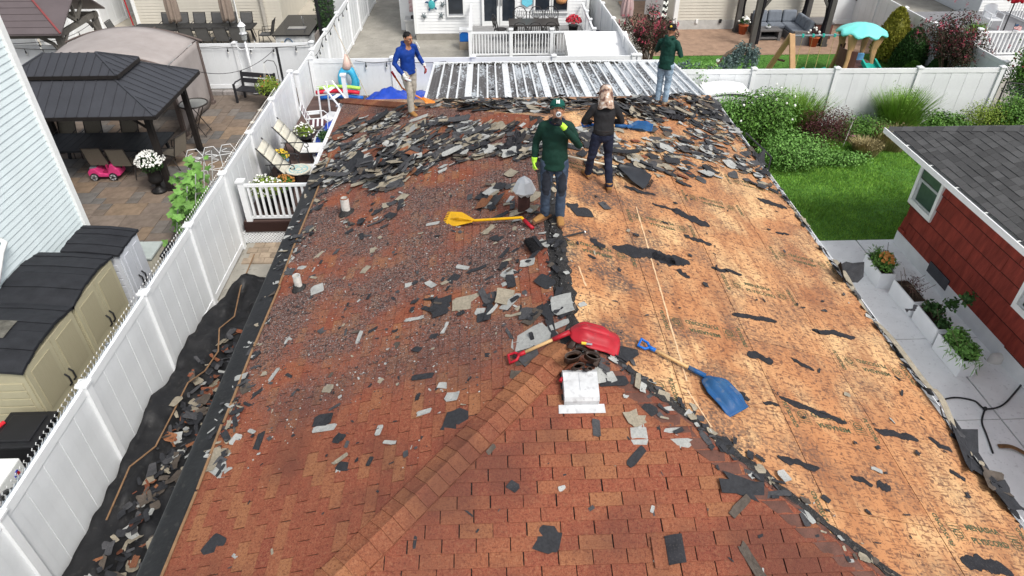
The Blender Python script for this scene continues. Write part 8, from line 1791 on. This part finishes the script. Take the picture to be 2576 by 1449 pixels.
        sd = V((-f.y, f.x, 0)); pl = [a+f*(x*k)+sd*(y*k) for x, y in ((-.1, -.035), (-.1, .035), (.0, .042), (.1, .054), (.18, .045), (.225, .015), (.225, -.015), (.18, -.045), (.1, -.054), (0, -.042))]; m = M(); m.prism([V((p.x, p.y, z0)) for p in pl][::-1], (0, 0, .028*k)); m.build('sole', MSOLE, b)
        if gloves and gloves.get(s):
            d, n, sd_, cu = J['hd'+s]; m = M(); hand(m, j['wr'+s], d, n, sd_, cu, k*1.12); m.tube([j['wr'+s]-V(d).normalized()*.05, j['wr'+s]+V(d).normalized()*.02], [.04*k, .034*k], 10); g = organic(m, 'glove', gloves[s][0], t, .0062, 2)
            if gloves[s][1]:       # coated palm and fingers
                g.data.materials.append(gloves[s][1]); W0 = j['wr'+s]; dd = V(d).normalized(); nn = V(n).normalized()
                for pl_ in g.data.polygons:
                    c = pl_.center-W0
                    if c.dot(dd) > gloves[s][2]*k or pl_.normal.dot(nn) > .55 and c.dot(dd) > .01: pl_.material_index = 1
    if hatf: hatf(t, HD, hr, k)
    if extra: extra(t, j, HD, k)
    return t
def cap(mt, back=False, badge=None):
    def f(t, HD, hr, k):
        s = 1 if not back else -1; m = M()
        def dome(u, v): a = 6.283*u; b = v*1.5; r = math.cos(b)**.75 if b < 1.57 else 0; return HD(.092*r*math.cos(a), .012+.112*r*math.sin(a), .045+.1*math.sin(b)**.9)
        m.grid(dome, 26, 8); c = m.build('cap', mt, t, smooth=True, solid=.006)
        m = M(); m.grid(lambda u, v: HD(.085*(2*u-1), .012-s*(.10*math.sqrt(max(0, 1-(2*u-1)**2*.8))+.07*v*math.sqrt(max(0, 1-(2*u-1)**2))), .05-.02*v-.025*(2*u-1)**2), 12, 5); m.build('brim', mt, c, smooth=True, solid=.006)
        m = M(); m.ell(HD(0, .012, .138), .008, 6, 5); m.build('button', mt, c)
        if badge: badge(c, HD, hr, k)
    return f
def ny(c, HD, hr, k):
    for ch_, dx, dz, sz in (('N', 0, 0, .062), ('Y', .0, .004, .07)):
        me = textmesh(ch_, sz, 'monogram'); me.materials.append(FW_); o = bpy.data.objects.new('monogram', me); COL.objects.link(o); o.parent = c; mm = hr.to_4x4(); mm.translation = HD(dx, -.113, .088+dz); o.matrix_local = mm @ MX.Rotation(rad(66), 4, 'X') @ MX.Scale(.95, 4)
def patch(c, HD, hr, k): m = M(); m.ell(HD(.0, .118, .085), (.026, .008, .024), 10, 6, hr); m.build('yellow_patch', FYL, c)
GRN = mat('dark_green_shirt', (.006,.032,.022), .8, .2, 9, .3, 120); GRN2 = mat('green_hoodie', (.006,.042,.031), .75, .2, 9, .3, 120); CHR = mat('charcoal_shirt', (.018,.018,.02), .85, .2, 9, .3, 120); BLU = mat('blue_hoodie', (.006,.038,.23), .7, .2, 9, .3, 120)
def denim(name, c, c2, spk=.2): return mat(name, c, .85, .25, 5, .4, 110, c2=c2, speck=spk, speckc=(.02,.022,.03), sps=5)
D1 = denim('worn_denim', (.035,.055,.095), (.075,.105,.155), .5); D2 = denim('navy_denim', (.010,.014,.032), (.018,.024,.05)); D3 = denim('light_denim', (.22,.32,.43), (.34,.45,.56), .0); KHK = mat('khaki_trousers', (.38,.35,.30), .85, .15, 8, .4, 90)
NEON = mat('neon_glove', (.42,.75,.06), .6); GBLK = mat('black_palm', (.012,.012,.013), .6); WGLV = mat('white_glove', (.66,.65,.62), .8); RPALM = mat('red_palm', (.33,.015,.035), .6)
# drinking man in green, facing the camera
fa, fb = RP(1377, 549), RP(1401, 563); c = (fa+fb)/2; lo = V((c.x, c.y, rz(c.x, c.y))); za, zb_ = rz(fa.x, fa.y)-lo.z, rz(fb.x, fb.y)-lo.z
J1 = dict(pelvis=(0, 0, .93), chest=(0, .02, 1.27), neck=(.01, .02, 1.46), head=(.01, -.02, 1.585), shL=(.185, .02, 1.40), shR=(-.185, .02, 1.39), elL=(.30, -.07, 1.15), wrL=(.075, -.205, 1.47), elR=(-.245, .09, 1.12), wrR=(-.262, .0, .90), hipL=(.09, 0, .9), hipR=(-.09, 0, .9), knL=(.105, -.03, .5), knR=(-.1, -.02, .5), anL=(.10, -.02, .10+zb_), anR=(-.10, .08, .10+za), toeL=(.12, -.22, .03), toeR=(-.26, -.06, .03), hdL=((-.5, -.05, .55), (-.25, .5, .1), (-.3, .5, .6), .75), hdR=((-.05, -.15, -1), (.8, .2, 0), (0, -1, 0), .6))
def bottle1(t, j, HD, k):
    a, b = HD(0, -.115, -.06), HD(-.005, -.31, -.085); d = (b-a).normalized(); m = M(); m.tube([a, a+d*.03, a+d*.05, a+d*.09, a+d*.2, b-d*.01, b], [.012, .013, .024, .033, .033, .032, .024], 14); m.build('bottle', mat('clear_bottle', (.55,.57,.58), .15, .1, 9), t, smooth=True)
    m = M(); m.tube([nkp+V((0, 0, 0)) for nkp in [j['neck']+V((.09*math.cos(a), .085*math.sin(a)+.02, -.035)) for a in [6.283*q/16 for q in range(16)]]], .026, 7, closed=True); m.build('inner_hood', mat('navy_cotton', (.012,.016,.035), .85), t, smooth=True)
person('man in dark green shirt and green cap drinking from a bottle', lo, rad(-4), J1, GRN, D1, 1.72, {'L': (NEON, GBLK, .03), 'R': (NEON, GBLK, .11)}, cap(mat('green_cap', (.005,.075,.058), .75), False, ny), bottle1, look=rad(2), nod=rad(-30), seed=1, hem=.80, worn=mat('dark_knee', (.022,.026,.036), .85, .3, 9))
# man in camouflage hat, facing away
fa, fb = RP(1478, 447), RP(1531, 480); c = (fa+fb)/2; lo = V((c.x, c.y, rz(c.x, c.y)))
la_, lb_ = fa-lo, fb-lo; rotm = math.pi; q = MX.Rotation(-rotm, 3, 'Z'); la_, lb_ = q @ la_, q @ lb_; kk = 1/(1.56/1.72)
J2 = dict(pelvis=(-.02, 0, .93), chest=(-.02, -.07, 1.25), neck=(-.03, -.11, 1.43), head=(-.03, -.17, 1.54), shL=(.19, -.08, 1.36), shR=(-.22, -.08, 1.36), elL=(.30, -.12, 1.08), wrL=(.17, -.33, 1.0), elR=(-.33, -.12, 1.08), wrR=(-.2, -.33, 1.0), hipL=(.08, 0, .9), hipR=(-.1, 0, .9), knL=(.15, -.02, .5), knR=(-.14, -.05, .5), anL=(la_.x*kk, la_.y*kk, .10+la_.z*kk), anR=(lb_.x*kk, lb_.y*kk, .10+lb_.z*kk), toeL=(la_.x*kk+.07, la_.y*kk-.2, .03), toeR=(lb_.x*kk, lb_.y*kk-.2, .03), hdL=((-.2, -1, -.1), (0, .1, -1), (-1, 0, 0), 1.0), hdR=((.2, -1, -.1), (0, .1, -1), (1, 0, 0), 1.0))
def camo_mat():
    m = bpy.data.materials.new('camo_cloth'); m.use_nodes = True; n, l = m.node_tree.nodes, m.node_tree.links; b = n['Principled BSDF']; b.inputs['Roughness'].default_value = .85; tc = n.new('ShaderNodeTexCoord'); nz = n.new('ShaderNodeTexNoise'); nz.inputs['Scale'].default_value = 16; nz.inputs['Detail'].default_value = 1; l.new(tc.outputs['Object'], nz.inputs['Vector']); cr = n.new('ShaderNodeValToRGB'); cr.color_ramp.interpolation = 'CONSTANT'; e = cr.color_ramp.elements; e[0].color = (.12,.06,.045,1); e[1].position = .43; e[1].color = (.34,.23,.17,1); x = e.new(.53); x.color = (.42,.31,.24,1); x = e.new(.62); x.color = (.6,.55,.5,1); l.new(nz.outputs['Fac'], cr.inputs[0]); l.new(cr.outputs[0], b.inputs['Base Color']); return m
MCAMO = camo_mat()
def camo_hat(t, HD, hr, k):
    m = M()
    def dome(u, v): a = 6.283*u; b = v*1.5; r = math.cos(b)**.6; return HD(.10*r*math.cos(a), .01+.118*r*math.sin(a), .03+.105*math.sin(b)**.9)
    m.grid(dome, 26, 8); c = m.build('hat', MCAMO, t, smooth=True, solid=.006); m = M(); m.grid(lambda u, v: HD(.14*(1+.0*v)*math.sin(lerp(-1.2, 1.2, u))*(.75+.35*v), -.01-(.11+.07*v)*math.cos(lerp(-1.2, 1.2, u)), .04-.035*v), 14, 4); m.build('brim', MCAMO, c, smooth=True, solid=.006)
    m = M(); m.grid(lambda u, v: HD((.105+.03*v)*math.sin(lerp(-1.5, 1.5, u)), .01+(.115+.045*math.sin(v*2.2))*math.cos(lerp(-1.5, 1.5, u)), .05-.30*v+.012*math.sin(u*14)*v), 20, 8); m.build('neck_flap', MCAMO, c, smooth=True, solid=.005)
    m = M(); m.tube([HD(.085*math.sin(a), .02+.105*math.cos(a), .05) for a in [lerp(-1.4, 1.4, i/10) for i in range(11)]], .007, 5); m.tube([HD(.05, .115, .05), HD(.07, .125, -.1), HD(.085, .12, -.2)], .006, 5); m.build('strap', MBLK, c)
person('man in camouflage hat and charcoal shirt seen from behind holding a shovel', lo, rotm, J2, CHR, D2, 1.56, {'L': (GBLK, None, .1), 'R': (GBLK, None, .1)}, camo_hat, None, nod=rad(28), seed=7, hem=.93, bodyf=1.05)
pw_ = V((lo.x, lo.y+.33*.91, lo.z+1.0*.91)); g = PY(1468, 313, pw_.y); f_ = PY(1578, 318, pw_.y+.05); e = PY(1640, 322, pw_.y-.1)
snow_shovel('blue scoop shovel held level by the man in camouflage hat', g, f_, e, MSB, MSBH, .34, .07, False)
# man in green hoodie at the far edge, facing away to the left
fa = RP(1652, 264); fb = RP(1672, 260); c = (fa+fb)/2; lo = V((c.x, c.y, rz(c.x, c.y)))
J3 = dict(pelvis=(0, 0, .93), chest=(0, -.02, 1.27), neck=(.0, -.03, 1.46), head=(.0, -.08, 1.58), shL=(.2, 0, 1.39), shR=(-.2, -.02, 1.39), elL=(.29, -.12, 1.13), wrL=(.16, -.34, 1.2), elR=(-.3, .0, 1.12), wrR=(-.2, -.22, 1.1), hipL=(.09, 0, .9), hipR=(-.09, 0, .9), knL=(.09, -.02, .5), knR=(-.09, -.02, .5), anL=(.09, .0, .10), anR=(-.09, .02, .10), toeL=(.11, -.2, .03), toeR=(-.12, -.2, .03), hdL=((-.5, -.8, .1), (0, .1, -1), (-.8, .5, 0), .9), hdR=((.5, -.8, .1), (0, .1, -1), (.8, .5, 0), .9))
person('man in green hoodie, light jeans and backward black cap at the far edge', lo, rad(180-32), J3, GRN2, D3, 1.68, {'L': (GBLK, None, .1)}, cap(mat('black_cap', (.008,.008,.01), .8), True, patch), None, mat('pale_boot', (.36,.28,.2), .8), nod=rad(16), hood=True, seed=13, hem=.80)
# man in blue walking, facing right
fa, fb = RP(1030, 275), RP(1043, 293); c = (fa+fb)/2; lo = V((c.x, c.y, rz(c.x, c.y)))
J4 = dict(pelvis=(0, 0, .93), chest=(0, -.02, 1.27), neck=(.0, -.05, 1.45), head=(.0, -.10, 1.57), shL=(.2, -.01, 1.38), shR=(-.2, .0, 1.38), elL=(.30, .06, 1.14), wrL=(.36, -.06, .95), elR=(-.29, .02, 1.1), wrR=(-.2, -.16, .88), hipL=(.09, 0, .9), hipR=(-.09, 0, .9), knL=(.1, .02, .5), knR=(-.08, -.12, .5), anL=(.10, .19, .13), anR=(-.08, -.12, .10), toeL=(.12, .02, .02), toeR=(-.08, -.34, .03), hdL=((.2, -.3, -1), (-.6, -.5, 0), (-.2, -1, .2), .5), hdR=((.2, -.45, -.9), (.5, 0, -.2), (.3, -.9, .3), .9))
def bottle2(t, j, HD, k):
    w_ = j['wrR']+V((.03, -.07, -.055)); m = M(); m.tube([w_+V((-.05, .02, .02)), w_+V((-.03, .01, .01)), w_+V((.02, -.03, -.02)), w_+V((.05, -.05, -.03))], [.012, .026, .028, .024], 12); m.build('bottle', MATS['clear_bottle'], t, smooth=True)
    for s in (-1, 1): m = M(); m.tube([j['shL']+V((.02, -.01+.03*s, .06)), j['shL']+V((.075, -.01+.03*s, -.06))], .012, 6); m.build('shoulder_flash', FW_ if s < 0 else MATS['grey_render'], t)
person('man in blue hoodie and khaki trousers walking along the far edge', lo, rad(38), J4, BLU, KHK, 1.7, {'L': (WGLV, RPALM, .07), 'R': (WGLV, RPALM, .07)}, None, bottle2, nod=rad(12), look=rad(12), hood=True, seed=21, hem=.84)
# orange shingle remover leaning behind him
a, b, e = PY(985, 180, lo.y+.25), PY(1012, 222, lo.y+.25), up_at(RP(1078, 268), .03); t = thing('shingle_remover', 'orange shingle remover with red grip propped behind the man in blue', 'shingle remover', e); MORG = mat('orange_enamel', (.62,.2,.02), .4, .2, 8)
m = M(); m.tube([a, a+(b-a)*.35], .024, 8); m.build('grip', MSRH, t, w=True); m = M(); m.tube([a+(b-a)*.33, b, e+V((-.1, 0, .12))], .018, 8); m.build('handle', MORG, t, w=True)
m = M(); m.prism([e+V(x) for x in ((-.13, .05, .14), (.12, .1, .02), (.16, -.12, .0), (-.05, -.14, .10))], (.01, .02, .02)); m.build('blade', MORG, t, w=True)
bpy.data.scenes.remove(BENCH)
